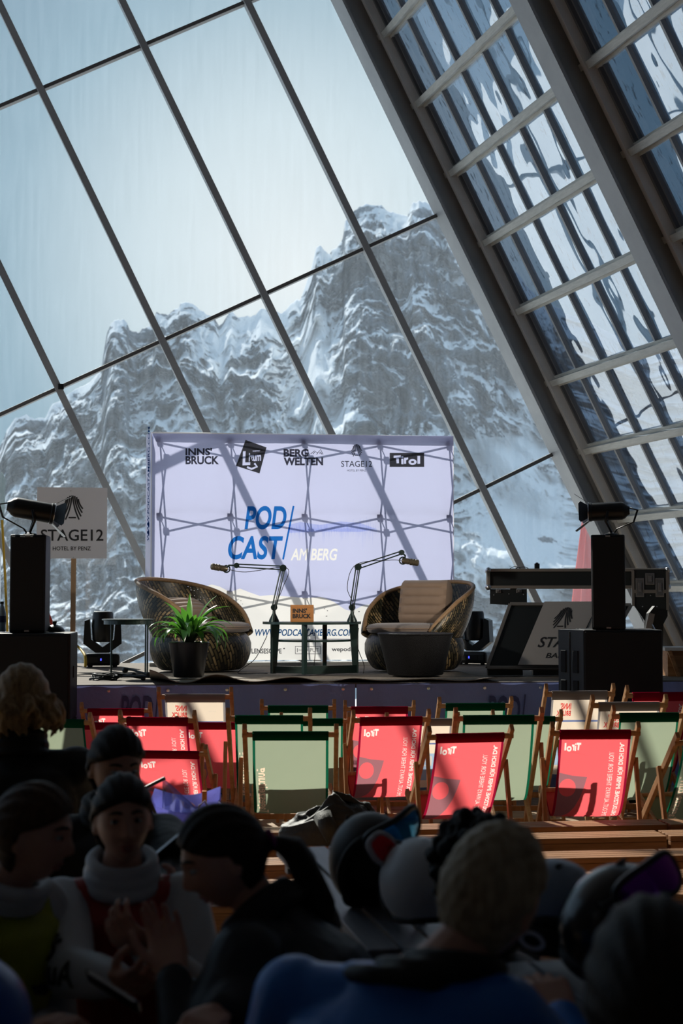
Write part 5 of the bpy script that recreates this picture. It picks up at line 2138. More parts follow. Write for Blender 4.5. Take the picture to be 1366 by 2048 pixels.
def mirror_word(s, u0, u1, s0, s1, bold):
    L = fit(text_loops(s, bold), 0, 0, 1, 1)
    return xf(L, lambda x, y: (u1 + (u0 - u1) * x, s1 + (s0 - s1) * y))


def deck_chair_red(name_label):
    t = thing('deck_chair', name_label, 'deck chair', (0, 0, 0), 0, 'deck chairs facing the stage')
    deck_frame(t)
    white = col_text('CHILLOUTZONE. IMMER FÜR DICH DA.', 0.855, 0.935, 0.055, 0.62, .028)
    thin = col_text('TIME OUT. ALWAYS THERE FOR YOU.', 0.715, 0.785, 0.105, 0.615, -.005)
    tir = fit(tirol_word(0, 1, 1, 0), 0, 0, 1, 1)
    logo = xf(tir, lambda x, y: (0.31 - 0.23 * x, 0.055 + 0.048 * y))
    g = [[(0.036, 0.245), (0.22, 0.262), (0.43, 0.270), (0.405, 0.33), (0.36, 0.42), (0.30, 0.50), (0.23, 0.57), (0.14, 0.63), (0.036, 0.66)]]
    disc = circ(0.165, 0.352, 0.118, 32, 0.066)
    deck_cloth(t, M['red_cloth'], M['red_hem'], [(white, M['white_cloth'], 'slogan_print'), (thin, M['white_cloth'], 'english_slogan_print'), (logo, M['white_cloth'], 'logo_print'), (g + disc, M['mauve_cloth'], 'mauve_print')])
    return t


def deck_chair_green(name_label):
    t = thing('deck_chair', name_label, 'deck chair', (0, 0, 0), 0, 'deck chairs facing the stage')
    deck_frame(t)
    w = col_text('Tageszeitung', 0.05, 0.20, 0.215, 0.62, .02)
    deck_cloth(t, M['green_cloth'], M['green_hem'], [(w, M['cream_cloth'], 'newspaper_print')])
    return t


def deck_chair_white(name_label):
    t = thing('deck_chair', name_label, 'deck chair', (0, 0, 0), 0, 'deck chairs facing the stage')
    deck_frame(t)
    red = mirror_word("INNS'", 0.17, 0.36, 0.055, 0.093, .035) + mirror_word('BRUCK', 0.10, 0.36, 0.098, 0.135, .035)
    small = mirror_word('unlimited', 0.32, 0.64, 0.215, 0.238, .0) + mirror_word('KULTUR', .72, .84, 0.09, 0.097, 0)
    band = rect(0.04, 0.168, 0.96, 0.180)
    sky = rect(0.04, 0.255, 0.96, 0.52)
    big = mirror_word('REAL', 0.06, 0.94, 0.275, 0.36, -.02)
    rope = stroke([(0.52, 0.18), (0.515, 0.255)], 0.008)
    deck_cloth(t, M['ivory_cloth'], M['grey_hem'], [(red, M['red_letter'], 'city_print'), (small, M['pale_letter'], 'small_print'), (band, M['blue_band'], 'blue_band'), (sky + big, M['sky_print'], 'photo_print'), (big, M['pale_letter'], 'big_letters')])
    return t


# (kind, left post x, right post x, top y, turn in degrees, depth override, label)
CHAIRS = [
    ('g', 485, 677, 1452, 1, 8.55, 'sage green deck chair in the front row behind the dark jacket'),
    ('r', 703, 862, 1423, 9, 9.18, 'red deck chair left of the two nearest red ones, right of the front green chair'),
    ('r', 853, 1029, 1455, 13, 8.32, 'red deck chair in the front row, middle of three large red ones'),
    ('r', 1100, 1281, 1448, 2, 8.36, 'red deck chair in the front row crossed by a dark diagonal shadow'),
    ('g', 1345, 1520, 1467, 14, 8.36, 'deck chair cut off by the right edge, its left post showing in front'),
    ('r', 236, 393, 1424, -4, 9.18, 'red deck chair behind the dark haired girl, white slogan at its right edge'),
    ('r', 258, 410, 1492, -6, 8.40, 'red deck chair just behind the blue paper bag, nearest on the left'),
    ('g', 40, 180, 1428, -6, 9.18, 'sage green deck chair at left beside the blond woman in black'),
    ('g', 20, 195, 1490, -8, 8.40, 'sage green deck chair at left, lower front one beside the blond woman'),
    ('r', 160, 303, 1408, 0, 10.44, 'red deck chair at left whose crimson top edge shows before the blue banner'),
    ('r', 118, 262, 1436, -3, 9.81, 'red deck chair at left half hidden behind the dark haired girl'),
    ('w', 314, 466, 1378, 0, 10.44, 'ivory deck chair with red INNS BRUCK print at left before the banner'),
    ('r', 350, 505, 1436, -2, 9.81, 'red deck chair between the ivory chair and the front green chair'),
    ('g', 452, 624, 1420, 0, 9.18, 'sage green deck chair directly behind the front green one with cream lettering'),
    ('g', 520, 672, 1402, 0, 10.44, 'sage green deck chair in the back row before the banner left of its seam'),
    ('g', 560, 700, 1428, 1, 9.81, 'sage green deck chair mostly hidden between front green and red chairs'),
    ('r', 687, 831, 1404, 1, 10.44, 'red deck chair in the back row under the banner seam'),
    ('w', 770, 920, 1428, 4, 9.81, 'ivory deck chair mostly hidden behind the two front red chairs'),
    ('g', 875, 1027, 1397, 5, 10.44, 'sage green deck chair in the back row before the right POD print'),
    ('g', 907, 1088, 1419, 3, 8.95, 'large sage green deck chair behind the middle front red chair'),
    ('g', 990, 1118, 1423, 4, 9.57, 'sage green deck chair whose right corner peeks out behind the large green one'),
    ('w', 1088, 1231, 1371, 5, 10.20, 'ivory deck chair with INNS BRUCK print before the right bass cabinet'),
    ('w', 1180, 1337, 1393, 6, 9.58, 'ivory deck chair between the far ivory chair and the right green chair'),
    ('r', 1249, 1392, 1374, 7, 10.24, 'red deck chair at the far right before the bass cabinet'),
    ('g', 1222, 1375, 1414, 6, 8.98, 'sage green deck chair at right behind the shadow crossed red one'),
]
DY = 0.76
protos = {}
for kind, xl, xr, yt, turn, Y, lab in CHAIRS:
    mk = {'r': deck_chair_red, 'g': deck_chair_green, 'w': deck_chair_white}[kind]
    if kind not in protos:
        c = protos[kind] = mk(lab)
    else:
        c = copy_tree(protos[kind], lab)
    rz = R(turn)
    top_ = px((xl + xr) / 2, yt, Y)
    # the top bar sits behind the chair's own origin
    off = Vector((math.sin(rz), -math.cos(rz), 0)) * (0.40 * DY)
    c.location = (top_.x - off.x, top_.y - off.y, 0)
    c.rotation_euler = (0, 0, rz)
    sw = min(max((xr - xl) / F_PX * Y / (CW * math.cos(rz)), 0.9), 1.1)
    c.scale = (sw, DY, top_.z / (CH + .015))
# ---------------------------------------------------------------- timber benches and slatted tables
def bench(label, x0, x1, yf, z=0.30, dep=0.20, grp='timber benches', face=0.085):
    """low bench of slats on a heavy front beam; yf = front edge depth at x=0, rows follow the hall's turn"""
    o = Vector(((x0 + x1) / 2, yf + math.tan(YAW) * (x0 + x1) / 2, 0))
    t = thing('timber_bench', label, 'bench', o, YAW, grp)
    L = (x1 - x0) / math.cos(YAW)
    mb = MB()
    n = 4
    w = dep / n
    for i in range(n):
        mb.box((0, w * (i + .5), z - 0.014), (L, w - 0.008, 0.028), b=0.003)
    mb.build('seat_slats', M['wood_bench'], t)
    MB().box((0, 0.022, z - 0.029 - face / 2), (L, 0.04, face), b=.003).build('front_beam', M['wood_bench'], t)
    MB().box((0, dep - 0.022, z - 0.029 - face / 2), (L, 0.04, face), b=.003).build('back_beam', M['wood_bench'], t)
    k = max(2, int(L / 1.6) + 1)
    for i in range(k):
        xx = -L / 2 + 0.12 + (L - 0.24) * i / (k - 1)
        MB().box((xx, dep / 2, (z - 0.03) / 2), (0.07, dep - 0.09, z - 0.03), b=.003).build('leg', M['wood_bench'], t)
    return t


ROWS = [(1, 1650, 7.82), (2, 1673, 7.44), (3, 1712, 6.90), (4, 1756, 6.36), (5, 1789, 5.93)]
ordn = {1: 'farthest row next to the deck chairs', 2: 'second row from the deck chairs', 3: 'third row from the deck chairs', 4: 'fourth row from the deck chairs', 5: 'nearest row still seen behind the helmets'}
for k, py, Y in ROWS:
    xs = px(1344, py, Y).x
    yf = EYE and (EYE - 0.30) * F_PX / (py - HORIZON)
    yf = yf - math.tan(YAW) * px(1000, py, yf).x
    bench('long timber bench with slatted top, %s' % ordn[k], -2.4, xs, yf)
    bench('timber bench end piece at the right edge, %s' % ordn[k], xs + 0.02, xs + 1.5, yf)
for lab, xa_, xb_, Y in (('behind the others under the girl in black', -1.9, -.56, 4.55), ('under the smiling girl in red', -1.9, -.30, 3.72), ('under the girl with the ponytail', -.38, .02, 3.05),
                        ('under the girl in lime', -1.9, -.52, 3.28), ('under the curly haired person', .14, .50, 3.18), ('under the man in blue', -.2, .55, 2.38), ('nearest the camera', .62, 1.6, 1.86), ('far left under the blond woman', -1.9, -.60, 4.95)):
    bench('timber bench in the shade %s' % lab, xa_, xb_, Y - math.tan(YAW) * (xa_ + xb_) / 2, z=.30 if 'blond' not in lab else .42, dep=0.20)


def slat_table(label, xl, xr, yf, yb, z=0.70, rz=R(11.5)):
    """slatted table, boards running away from the viewer"""
    o = Vector(((xl + xr) / 2, yf, 0))
    t = thing('slatted_table', label, 'table', o, rz, 'grey slatted tables')
    Wd, D = xr - xl, yb - yf
    n = max(3, round(Wd / 0.088))
    w = Wd / n
    mb = MB()
    for i in range(n):
        mb.box((-Wd / 2 + w * (i + .5), D / 2, z - 0.013), (w - 0.011, D, 0.026), b=0.003)
    mb.build('tabletop', M['wood_grey'], t)
    for yy in (0.12, D - 0.12):
        MB().box((0, yy, z - 0.045), (Wd - .04, 0.05, 0.036)).build('batten', M['wood_grey'], t)
        for s in (-1, 1):
            mb = MB()
            mb.bar((s * (Wd / 2 - .09), yy, z - 0.06), (s * (Wd / 2 - .02), yy, 0.0), 0.05, 0.05, up=(0, 1, 0))
            mb.build('leg', M['wood_grey'], t)
    return t


tb = 4.98
A_, B_ = px(540, 1668, tb), px(852, 1668, tb)
T1 = slat_table('grey slatted table holding the dark helmet with goggles', A_.x + .30, B_.x + .30, 3.55, 4.98)
slat_table('low grey slatted table glimpsed left of the ponytail girl above her arm', px(375, 1870, 4.7).x + .06, px(530, 1870, 4.7).x + .06, 4.0, 4.72, z=0.45)
slat_table('grey slatted table under the black helmet at the right', 0.44, 1.0, 2.55, 3.20, z=0.76)

# ---------------------------------------------------------------- dark jacket left on a bench
M['dark_fabric'] = pbr('dark_jacket_fabric', (0.020, 0.024, 0.022), 0.6, noise=((0.034, 0.038, 0.033), 12), bump=0.5, bscale=40, sheen=0.1)
jq = px(665, 1672, 7.35)
jk = thing('jacket', 'dark jacket lying in a heap on the bench by the slatted table', 'jacket', (jq.x, 7.36, 0.302))
rng = np.random.RandomState(4)
fj = fbm(90, 60, 5, 3, rng, True)


def heap(u, v):
    a = 2 * PI * u
    el_ = PI / 2 * v
    i, j = int(u * 89), int(v * 59)
    n = fj[j, i] * (1 - abs(2 * u - 1) ** 8 * .5)
    r = 1.0 + 0.14 * (n - .45)
    hx = 0.245 + 0.03 * math.sin(2 * a + 1)
    top = 0.19 + 0.045 * math.cos(a * 1 + .6) + 0.035 * math.sin(3 * a)
    return (hx * r * math.cos(a) * math.cos(el_), 0.12 * r * math.sin(a) * math.cos(el_), max(0.0, top * (math.sin(el_) ** .75) * (0.88 + .22 * n)))


mb = MB()
mb.grid(heap, 90, 40)
mb.build('body', M['dark_fabric'], jk, smooth=True)
mb = MB()
for k in range(2):
    pts = [(0.20 - .1 * k, -.10, 0.10 - .03 * k), (0.235 - .1 * k, -.13, 0.06), (0.20 - .16 * k, -.135, 0.015)] if k == 0 else [(-0.05, -.09, 0.15), (-.02, -.13, .09), (0.0, -.14, .03)]
    mb = MB()
    mb.tube(pts, [0.05, 0.045, 0.03], 12)
    mb.build('sleeve', M['dark_fabric'], jk, smooth=True)

# ---------------------------------------------------------------- blue paper bag with its odds and ends
M['bag_paper'] = cloth('blue_paper', (0.44, 0.45, 0.78), (0.40, 0.41, 0.76), mix=0.6, bump=0.8)
M['bag_red'] = pbr('red_paper', (0.30, 0.02, 0.035), 0.6)
M['emblem'] = pbr('lime_emblem', (0.45, 0.5, 0.03), 0.6)
gq = px(370, 1690, 6.27)
bg = thing('paper_bag', 'open blue paper bag with cord handles behind the smiling girl', 'bag', (gq.x, 6.27, 0.302), R(5))
bh = px(372, 1604, 6.27).z - 0.302
rng = np.random.RandomState(8)
fb = fbm(80, 30, 9, 3, rng)


def bag(u, v):
    q = u * 4
    k = int(q) % 4
    f_ = q - int(q)
    hw, hd = 0.140 + .012 * v, 0.055 + .01 * v
    c = [(-hw, -hd), (hw, -hd), (hw, hd), (-hw, hd)]
    p, qn = c[k], c[(k + 1) % 4]
    j = 0.018 * (fb[int(v * 29), int(u * 79)] - .5)
    side = math.sin(PI * f_) * (0.03 if k % 2 else 0.006) * -v
    x, y = p[0] + (qn[0] - p[0]) * f_, p[1] + (qn[1] - p[1]) * f_
    zt = bh * (1 - 0.10 * math.sin(PI * f_) * (k % 2 == 0) + (0.16 if k == 2 else 0))
    return (x * (1 + side) + j, y * (1 + side) + j, zt * v)


mb = MB()
mb.grid(bag, 80, 30, True)
mb.f.append(tuple(range(79, -1, -1)))
mb.build('bag_body', M['bag_paper'], bg, smooth=True, angle=50, mods=[('SOLIDIFY', {'thickness': 0.003})])
mb = MB()
mb.grid(lambda u, v: (-0.142 + .15 * u, -0.072 - .006 * math.sin(u * 5), 0.005 + bh * .52 * v), 12, 10)
mb.build('red_print', M['bag_red'], bg, smooth=True)
mb = MB()
star = [[((.026 if i % 2 else .012) * math.cos(i * PI / 7), (.030 if i % 2 else .016) * math.sin(i * PI / 7)) for i in range(14)]]
lay(mb, xf(star, lambda x, y: (x - .075, y + bh * .30)), lambda x, y: (x, -0.0795, y))
mb.build('emblem_print', M['emblem'], bg)
for s in (0,):
    mb = MB()
    mb.tube([(0.055, -0.07, bh * .80), (0.06, -0.075, bh * .98), (0.085, -.08, bh * 1.04), (0.11, -.075, bh * .92), (0.118, -.075, bh * .62)], 0.0045, 6)
    mb.build('cord_handle', pbr('cord', (0.35, 0.33, 0.45), 0.7), bg, smooth=True)
M['clear'] = None
m, t, o = new_mat('clear_wrapper')
ta, g_ = N(t, 'ShaderNodeBsdfTransparent', i_Color=(0.7, 0.75, 0.85, 1)), N(t, 'ShaderNodeBsdfGlossy', i_Roughness=0.15)
mx = N(t, 'ShaderNodeMixShader', i_0=0.3)
t.links.new(ta.outputs[0], mx.inputs[1])
t.links.new(g_.outputs[0], mx.inputs[2])
t.links.new(mx.outputs[0], o.inputs[0])
wr = thing('plastic_wrapper', 'clear plastic wrapper sticking out of the blue paper bag', 'wrapper', (gq.x - 0.03, 6.27, 0.302 + bh * .7))
hw_ = px(372, 1556, 6.27).z - 0.302 - bh * .7
mb = MB()
mb.grid(lambda u, v: (-.07 + .16 * u, .012 * math.sin(u * 7), (hw_ * (1.0 - .62 * u)) * v), 14, 6)
mb.build('film', m, wr, smooth=True, mods=[('SOLIDIFY', {'thickness': 0.001})])
sk = thing('dark_stick', 'dark stick leaning out of the blue paper bag to the left', 'stick', (gq.x - 0.05, 6.25, 0.302 + bh * .5))
e_ = px(330, 1556, 6.1) - Vector(sk.location)
e2 = px(290, 1576, 6.1) - Vector(sk.location)
mb = MB()
mb.tube([e2, e_], 0.008, 8)
mb.tube([e2, (0, 0, -.05)], 0.006, 8)
mb.build('shaft', M['black_plastic'], sk)
og = thing('orange_packet', 'small orange packet peeking over the right rim of the paper bag', 'packet', px(409, 1584, 6.27))
MB().box((0, 0, -.02), (0.022, 0.015, 0.05), b=.004).build('packet', pbr('orange_wrap', (0.9, 0.28, 0.02), 0.5), og)


# ---------------------------------------------------------------- ski helmets and goggles
def helmet(name, label, loc, rot, mat, s=1.0, vents=True, liner=None):
    t = thing(name, label, 'helmet', loc)
    t.rotation_euler = rot
    t.scale = (s, s, s)

    def sh(u, v):
        a = 2 * PI * u
        low = -0.55 - 0.25 * max(0, -math.cos(a + PI / 2) * -1) * 0 + (0.35 if math.sin(a) > .35 else -0.12 * abs(math.cos(a)))
        lim = -0.50 + 0.42 * max(0, math.sin(a)) ** .6 - 0.28 * abs(math.cos(a)) ** 2
        e = PI / 2 - (PI / 2 - lim) * v
        rx, ry, rz_ = 0.108, 0.132, 0.118
        return (rx * math.cos(e) * math.cos(a), ry * math.cos(e) * math.sin(a), rz_ * math.sin(e))

    mb = MB()
    mb.grid(sh, 56, 24, True)
    mb.build('shell', mat, t, smooth=True, mods=[('SOLIDIFY', {'thickness': 0.016, 'offset': -1.0})])
    mb = MB()
    mb.tube([sh(i / 56, 1.0) for i in range(57)], 0.009, 8)
    mb.build('rim', M['rubber'], t, smooth=True)
    mb = MB()
    mb.ball((0, -0.006, 0.022), (0.084, 0.104, 0.078), 24, 14)
    mb.build('liner', liner or M['liner'], t, smooth=True)
    if vents:
        for s_ in (-1, 1):
            mb = MB()
            mb.ball((s_ * 0.05, 0.045, 0.098), (0.006, 0.022, 0.006), 10, 6)
            mb.build('vent', M['rubber'], t, smooth=True)
    mb = MB()
    mb.tube([(-0.095, 0.0, -0.06), (-0.07, 0.01, -0.15), (0.0, 0.02, -0.18), (0.07, 0.01, -0.15), (0.095, 0.0, -0.06)], 0.006, 6)
    return t


def goggles(label, loc, rot, lens, frame, strapm=None, s=1.0, strap=None):
    t = thing('ski_goggles', label, 'goggles', loc)
    t.rotation_euler = rot
    t.scale = (s, s, s)

    def outline(a):
        c, s_ = math.cos(a), math.sin(a)
        x = 0.088 * abs(c) ** .55 * (1 if c > 0 else -1)
        z = 0.043 * abs(s_) ** .6 * (1 if s_ > 0 else -1)
        if s_ < 0:
            z += 0.022 * math.exp(-(x / 0.022) ** 2)
        return x, z

    def lp(u, v):
        x, z = outline(2 * PI * u)
        x, z = x * v, z * v
        return (x, 0.03 - 4.2 * x * x - 2.0 * z * z, z)

    mb = MB()
    mb.grid(lp, 48, 12, True)
    mb.build('lens', lens, t, smooth=True)
    mb = MB()
    ring = []
    for i in range(49):
        x, z = outline(2 * PI * i / 48)
        ring.append((x * 1.03, 0.022 - 4.2 * x * x - 2 * z * z, z * 1.05))
    mb.tube(ring, 0.010, 8)
    mb.build('frame', frame, t, smooth=True)
    if strapm:
        mb = MB()
        pts = strap
        vs = []
        for i, p in enumerate(pts):
            vs += [(p[0], p[1], p[2] - .020), (p[0], p[1], p[2] + .020)]
        mb.add(vs, [(2 * i, 2 * i + 1, 2 * i + 3, 2 * i + 2) for i in range(len(pts) - 1)])
        mb.build('strap', strapm, t, smooth=True, mods=[('SOLIDIFY', {'thickness': 0.003})])
    return t


M['helmet_black'] = pbr('helmet_black', (0.008, 0.009, 0.011), 0.22, spec=0.5)
M['helmet_matt'] = pbr('helmet_dark_matt', (0.022, 0.020, 0.020), 0.5)
M['helmet_white'] = pbr('helmet_white', (0.62, 0.66, 0.72), 0.35)
M['helmet_blue'] = pbr('helmet_grey_blue', (0.22, 0.30, 0.42), 0.35)
M['helmet_royal'] = pbr('helmet_royal_blue', (0.02, 0.10, 0.45), 0.3)
M['liner_brown'] = pbr('helmet_lining_brown', (0.05, 0.042, 0.04), 0.9)
M['liner'] = pbr('helmet_liner', (0.012, 0.012, 0.013), 0.9)
M['lens_blue'] = pbr('mirror_blue', (0.02, 0.33, 0.85), 0.08, metal=0.75)
M['lens_red'] = pbr('mirror_red', (0.75, 0.02, 0.04), 0.08, metal=0.7)
M['lens_purple'] = pbr('mirror_purple', (0.33, 0.03, 0.50), 0.08, metal=0.75)
M['strap_purple'] = pbr('strap_purple', (0.16, 0.11, 0.30), 0.8)
M['goggle_white'] = pbr('goggle_white', (0.5, 0.5, 0.55), 0.4)

ht = 0.70
hq = px(742, 1722, 3.95)
helmet('ski_helmet', 'dark ski helmet with its opening turned to the camera on the grey table', (hq.x, 3.95, hq.z), (R(42), R(4), R(186)), M['helmet_matt'], 1.08, liner=M['liner_brown'])
lq = px(789, 1664, 3.86)
goggles('ski goggles with a blue mirror lens on the right of the dark helmet', lq, (R(-12), R(24), R(-148)), M['lens_blue'], M['black_plastic'], s=.98)
lq = px(776, 1722, 3.76)
goggles('ski goggles with red lens and purple strap hanging at the helmet', lq, (R(10), R(-58), R(-150)), M['lens_red'], M['goggle_white'], M['strap_purple'], 0.82,
        [(-.085, 0.0, 0), (-.12, 0.01, -.004), (-.16, 0.02, -.006), (-.20, 0.02, -.004), (-.24, .01, 0)])
hq = px(843, 1766, 3.72)
helmet('ski_helmet', 'white ski helmet behind the blond head, beside the purple goggle strap', (hq.x, 3.72, hq.z), (R(8), 0, R(20)), M['helmet_white'], 0.98)
hq = px(1112, 1818, 3.10)
h2 = helmet('ski_helmet', 'grey blue ski helmet with a ring emblem on its strap, right of the blond head', (hq.x, 3.10, hq.z), (R(4), R(14), R(150)), M['helmet_blue'], 0.90)
mb = MB()
mb.grid(lambda u, v: (0.112 * math.sin(R(-75) + R(150) * u) * 1.02, -0.137 * math.cos(R(-75) + R(150) * u), -0.055 + 0.055 * v), 24, 4)
st_ = None
ps = thing('goggle_strap', 'black goggle strap with a pale ring emblem round the grey blue helmet', 'strap', (hq.x, 3.10, hq.z))
ps.rotation_euler = (R(4), R(14), R(-25))
mb.build('band', M['rubber'], ps, smooth=True, mods=[('SOLIDIFY', {'thickness': 0.003})])
mb = MB()
lay(mb, circ(0, 0, 0.030, 32, 0.020) + circ(0, 0, 0.019, 32, 0.011), lambda x, y: (x, -0.146, -0.028 + y))
mb.build('ring_emblem', M['helmet_white'], ps)
hq = px(1234, 1846, 2.90)
helmet('ski_helmet', 'large black ski helmet lying tilted on the right table', (hq.x, 2.90, hq.z), (R(22), R(28), R(-38)), M['helmet_black'], 1.0)
lq = px(1300, 1768, 2.80)
g3 = goggles('ski goggles with purple mirror lens resting on the large black helmet', lq, (R(14), R(24), R(-150)), M['lens_purple'], M['black_plastic'], M['rubber'], 0.85,
             [(.085, 0.0, 0), (.11, -.05, -.004), (.10, -.10, -.006), (.05, -.14, -.004)])
hq = px(2, 2030, 2.4)
helmet('ski_helmet', 'royal blue ski helmet cut off by the lower left corner', (hq.x - .06, 2.4, hq.z - .02), (0, R(10), R(30)), M['helmet_royal'], 1.0)
# ---------------------------------------------------------------- people
def remesh(name, mb, vox, mat, parent, smooth_it=3, sfac=0.5):
    me = mb.mesh('tmp')
    ob = bpy.data.objects.new('tmp', me)
    COL.objects.link(ob)
    md = ob.modifiers.new('r', 'REMESH')
    md.mode = 'VOXEL'
    md.voxel_size = vox
    if smooth_it:
        ms = ob.modifiers.new('s', 'SMOOTH')
        ms.factor = sfac
        ms.iterations = smooth_it
    dg = bpy.context.evaluated_depsgraph_get()
    m2 = bpy.data.meshes.new_from_object(ob.evaluated_get(dg))
    bpy.data.objects.remove(ob)
    bpy.data.meshes.remove(me)
    m2.name = name
    m2.materials.clear()
    m2.materials.append(mat)
    m2.polygons.foreach_set('use_smooth', [True] * len(m2.polygons))
    o = bpy.data.objects.new(name, m2)
    COL.objects.link(o)
    if parent is not None:
        o.parent = parent
    return o


def _g(x, s):
    return math.exp(-(x / s) ** 2)


def head_surface(d):
    """point of the head in its own frame for a direction d: face looks +Y, crown +Z"""
    x, y, z = 0.0735 * d.x, 0.094 * d.y, 0.116 * d.z
    if z < -0.015:
        k = min(1, (-z - .015) / 0.10)
        x *= 1 - 0.36 * k ** 1.5
        if y < 0:
            y *= 1 - 0.45 * k
        else:
            y *= 1 - 0.06 * k
    if z > 0 and y < 0:
        y *= 1.06
    if d.y > 0.0:
        w = min(1, d.y * 2.2)
        f = 0.0
        f += 0.0045 * _g(z - 0.030, .011) * _g(x, .045)                          # brow
        f -= 0.0105 * (_g(x - .031, .016) + _g(x + .031, .016)) * _g(z - 0.011, .012)   # sockets
        f += 0.0040 * (_g(x - .040, .018) + _g(x + .040, .018)) * _g(z + .022, .016)    # cheeks
        nz = z + 0.026
        f += 0.0240 * _g(x, .0105 + .004 * (nz < 0)) * (_g(nz, .032) if nz > 0 else _g(nz, .0095))    # nose
        f += 0.0050 * (_g(x - .012, .007) + _g(x + .012, .007)) * _g(z + .031, .008)
        f += 0.0070 * _g(x, .024) * (_g(z + .057, .0065) + .9 * _g(z + .070, .0075))    # lips
        f -= 0.0050 * _g(x, .026) * _g(z + .0635, .0030)
        f += 0.0080 * _g(x, .020) * _g(z + .100, .016)                          # chin
        y += f * w
    return Vector((x, y, z))


def head_grid(fn, n=64, m=48):
    mb = MB()
    v = [fn(Vector((0, 0, -1)))]
    for i in range(1, m):
        a = -PI / 2 + PI * i / m
        for j in range(n):
            t = 2 * PI * j / n
            v.append(fn(Vector((math.cos(a) * math.cos(t), math.cos(a) * math.sin(t), math.sin(a)))))
    v.append(fn(Vector((0, 0, 1))))
    f = [(0, 1 + (j + 1) % n, 1 + j) for j in range(n)]
    for i in range(m - 2):
        for j in range(n):
            a, b = 1 + i * n + j, 1 + i * n + (j + 1) % n
            f.append((a, b, b + n, a + n))
    f += [(len(v) - 1, 1 + (m - 2) * n + j, 1 + (m - 2) * n + (j + 1) % n) for j in range(n)]
    return v, f


def sstep(x, a, b):
    t = min(max((x - a) / (b - a), 0), 1)
    return t * t * (3 - 2 * t)


def add_hand(mb, wrist, d, nrm, curl=0.5, s=1.0, mirror=1, spread=0.10, thumb=0.8):
    """palm and five bent fingers; d = towards the fingers, nrm = out of the palm"""
    d = Vector(d).normalized()
    nrm = Vector(nrm)
    nrm = (nrm - d * nrm.dot(d)).normalized()
    w = d.cross(nrm) * mirror
    W_ = Vector(wrist)
    for i in range(5):
        a = -0.030 + .015 * i
        mb.tube([W_ + w * a * .7 * s, W_ + d * .045 * s + w * a * s, W_ + d * .088 * s + w * a * 1.05 * s - nrm * .002 * s], [.013 * s, .0145 * s, .0125 * s], 10)
        mb.ball(W_ + d * .09 * s + w * a * 1.05 * s, .0118 * s, 10, 8)
    ln = [(0.040, .026, .021), (0.045, .030, .022), (0.042, .027, .021), (0.033, .021, .018)]
    for k in range(4):
        a = -0.0315 + .021 * k
        p = W_ + d * (.090 - .004 * abs(k - 1)) * s + w * a * s
        ang = 0.0
        dirn = (d + w * (k - 1.5) * spread * .6).normalized()
        pts, rr = [p], [.0095 * s]
        for j, L in enumerate(ln[k]):
            ang += curl * (.55, 1.0, .75)[j] * (1 + .08 * k)
            v = dirn * math.cos(ang) + nrm * math.sin(ang)
            p = p + v * L * s
            pts.append(p)
            rr.append((.0088, .0080, .0066)[j] * s)
        mb.tube(pts, rr, 10)
        for p_, r_ in zip(pts, rr):
            mb.ball(p_, r_, 10, 8)
    # thumb from the side of the palm
    p = W_ + d * .028 * s - w * .028 * s + nrm * .006 * s
    v = (-w * .75 + d * .65 + nrm * .35).normalized()
    pts, rr = [p], [.0135 * s]
    for j, L in enumerate((.038, .032, .026)):
        v = (v + d * .22 * thumb + nrm * .30 * curl * (j > 0) + w * .15 * j).normalized()
        p = p + v * L * s
        pts.append(p)
        rr.append((.0115, .0100, .0080)[j] * s)
    mb.tube(pts, rr, 10)
    for p_, r_ in zip(pts, rr):
        mb.ball(p_, r_, 10, 8)


def limb(mb, pts, rr, n=14):
    mb.tube(pts, rr, n)
    for p, r in zip(pts, rr):
        mb.ball(p, r, n, 10)


def ellip_chain(mb, secs, n=24):
    """closed loft of ellipses (centre, rx, ry, X axis, Y axis)"""
    v, f = [], []
    for c, rx, ry, X, Y in secs:
        for j in range(n):
            t = 2 * PI * j / n
            v.append(c + X * rx * math.cos(t) + Y * ry * math.sin(t))
    k = len(secs)
    for i in range(k - 1):
        for j in range(n):
            a, b = i * n + j, i * n + (j + 1) % n
            f.append((a, b, b + n, a + n))
    f.append(tuple(range(n - 1, -1, -1)))
    f.append(tuple((k - 1) * n + j for j in range(n)))
    mb.add(v, f)


def skin(name, c, c2):
    m = pbr(name, c, 0.5, noise=(c2, 18), bump=0.06, bscale=300)
    b = next(n for n in m.node_tree.nodes if n.type == 'BSDF_PRINCIPLED')
    b.inputs['Subsurface Weight'].default_value = 0.05
    return m


M['skin'] = skin('skin', (0.50, 0.29, 0.22), (0.56, 0.33, 0.25))
M['lip'] = pbr('lip', (0.36, 0.12, 0.11), 0.4)
M['eye_white'] = pbr('eye_white', (0.40, 0.40, 0.40), 0.15)
M['iris'] = pbr('iris', (0.035, 0.025, 0.02), 0.12)


def hair_mat(name, c, c2):
    return pbr(name, c, 0.55, noise=(c2, 26), bump=0.5, bscale=60, stretch=(3, 3, .5), spec=0.18)


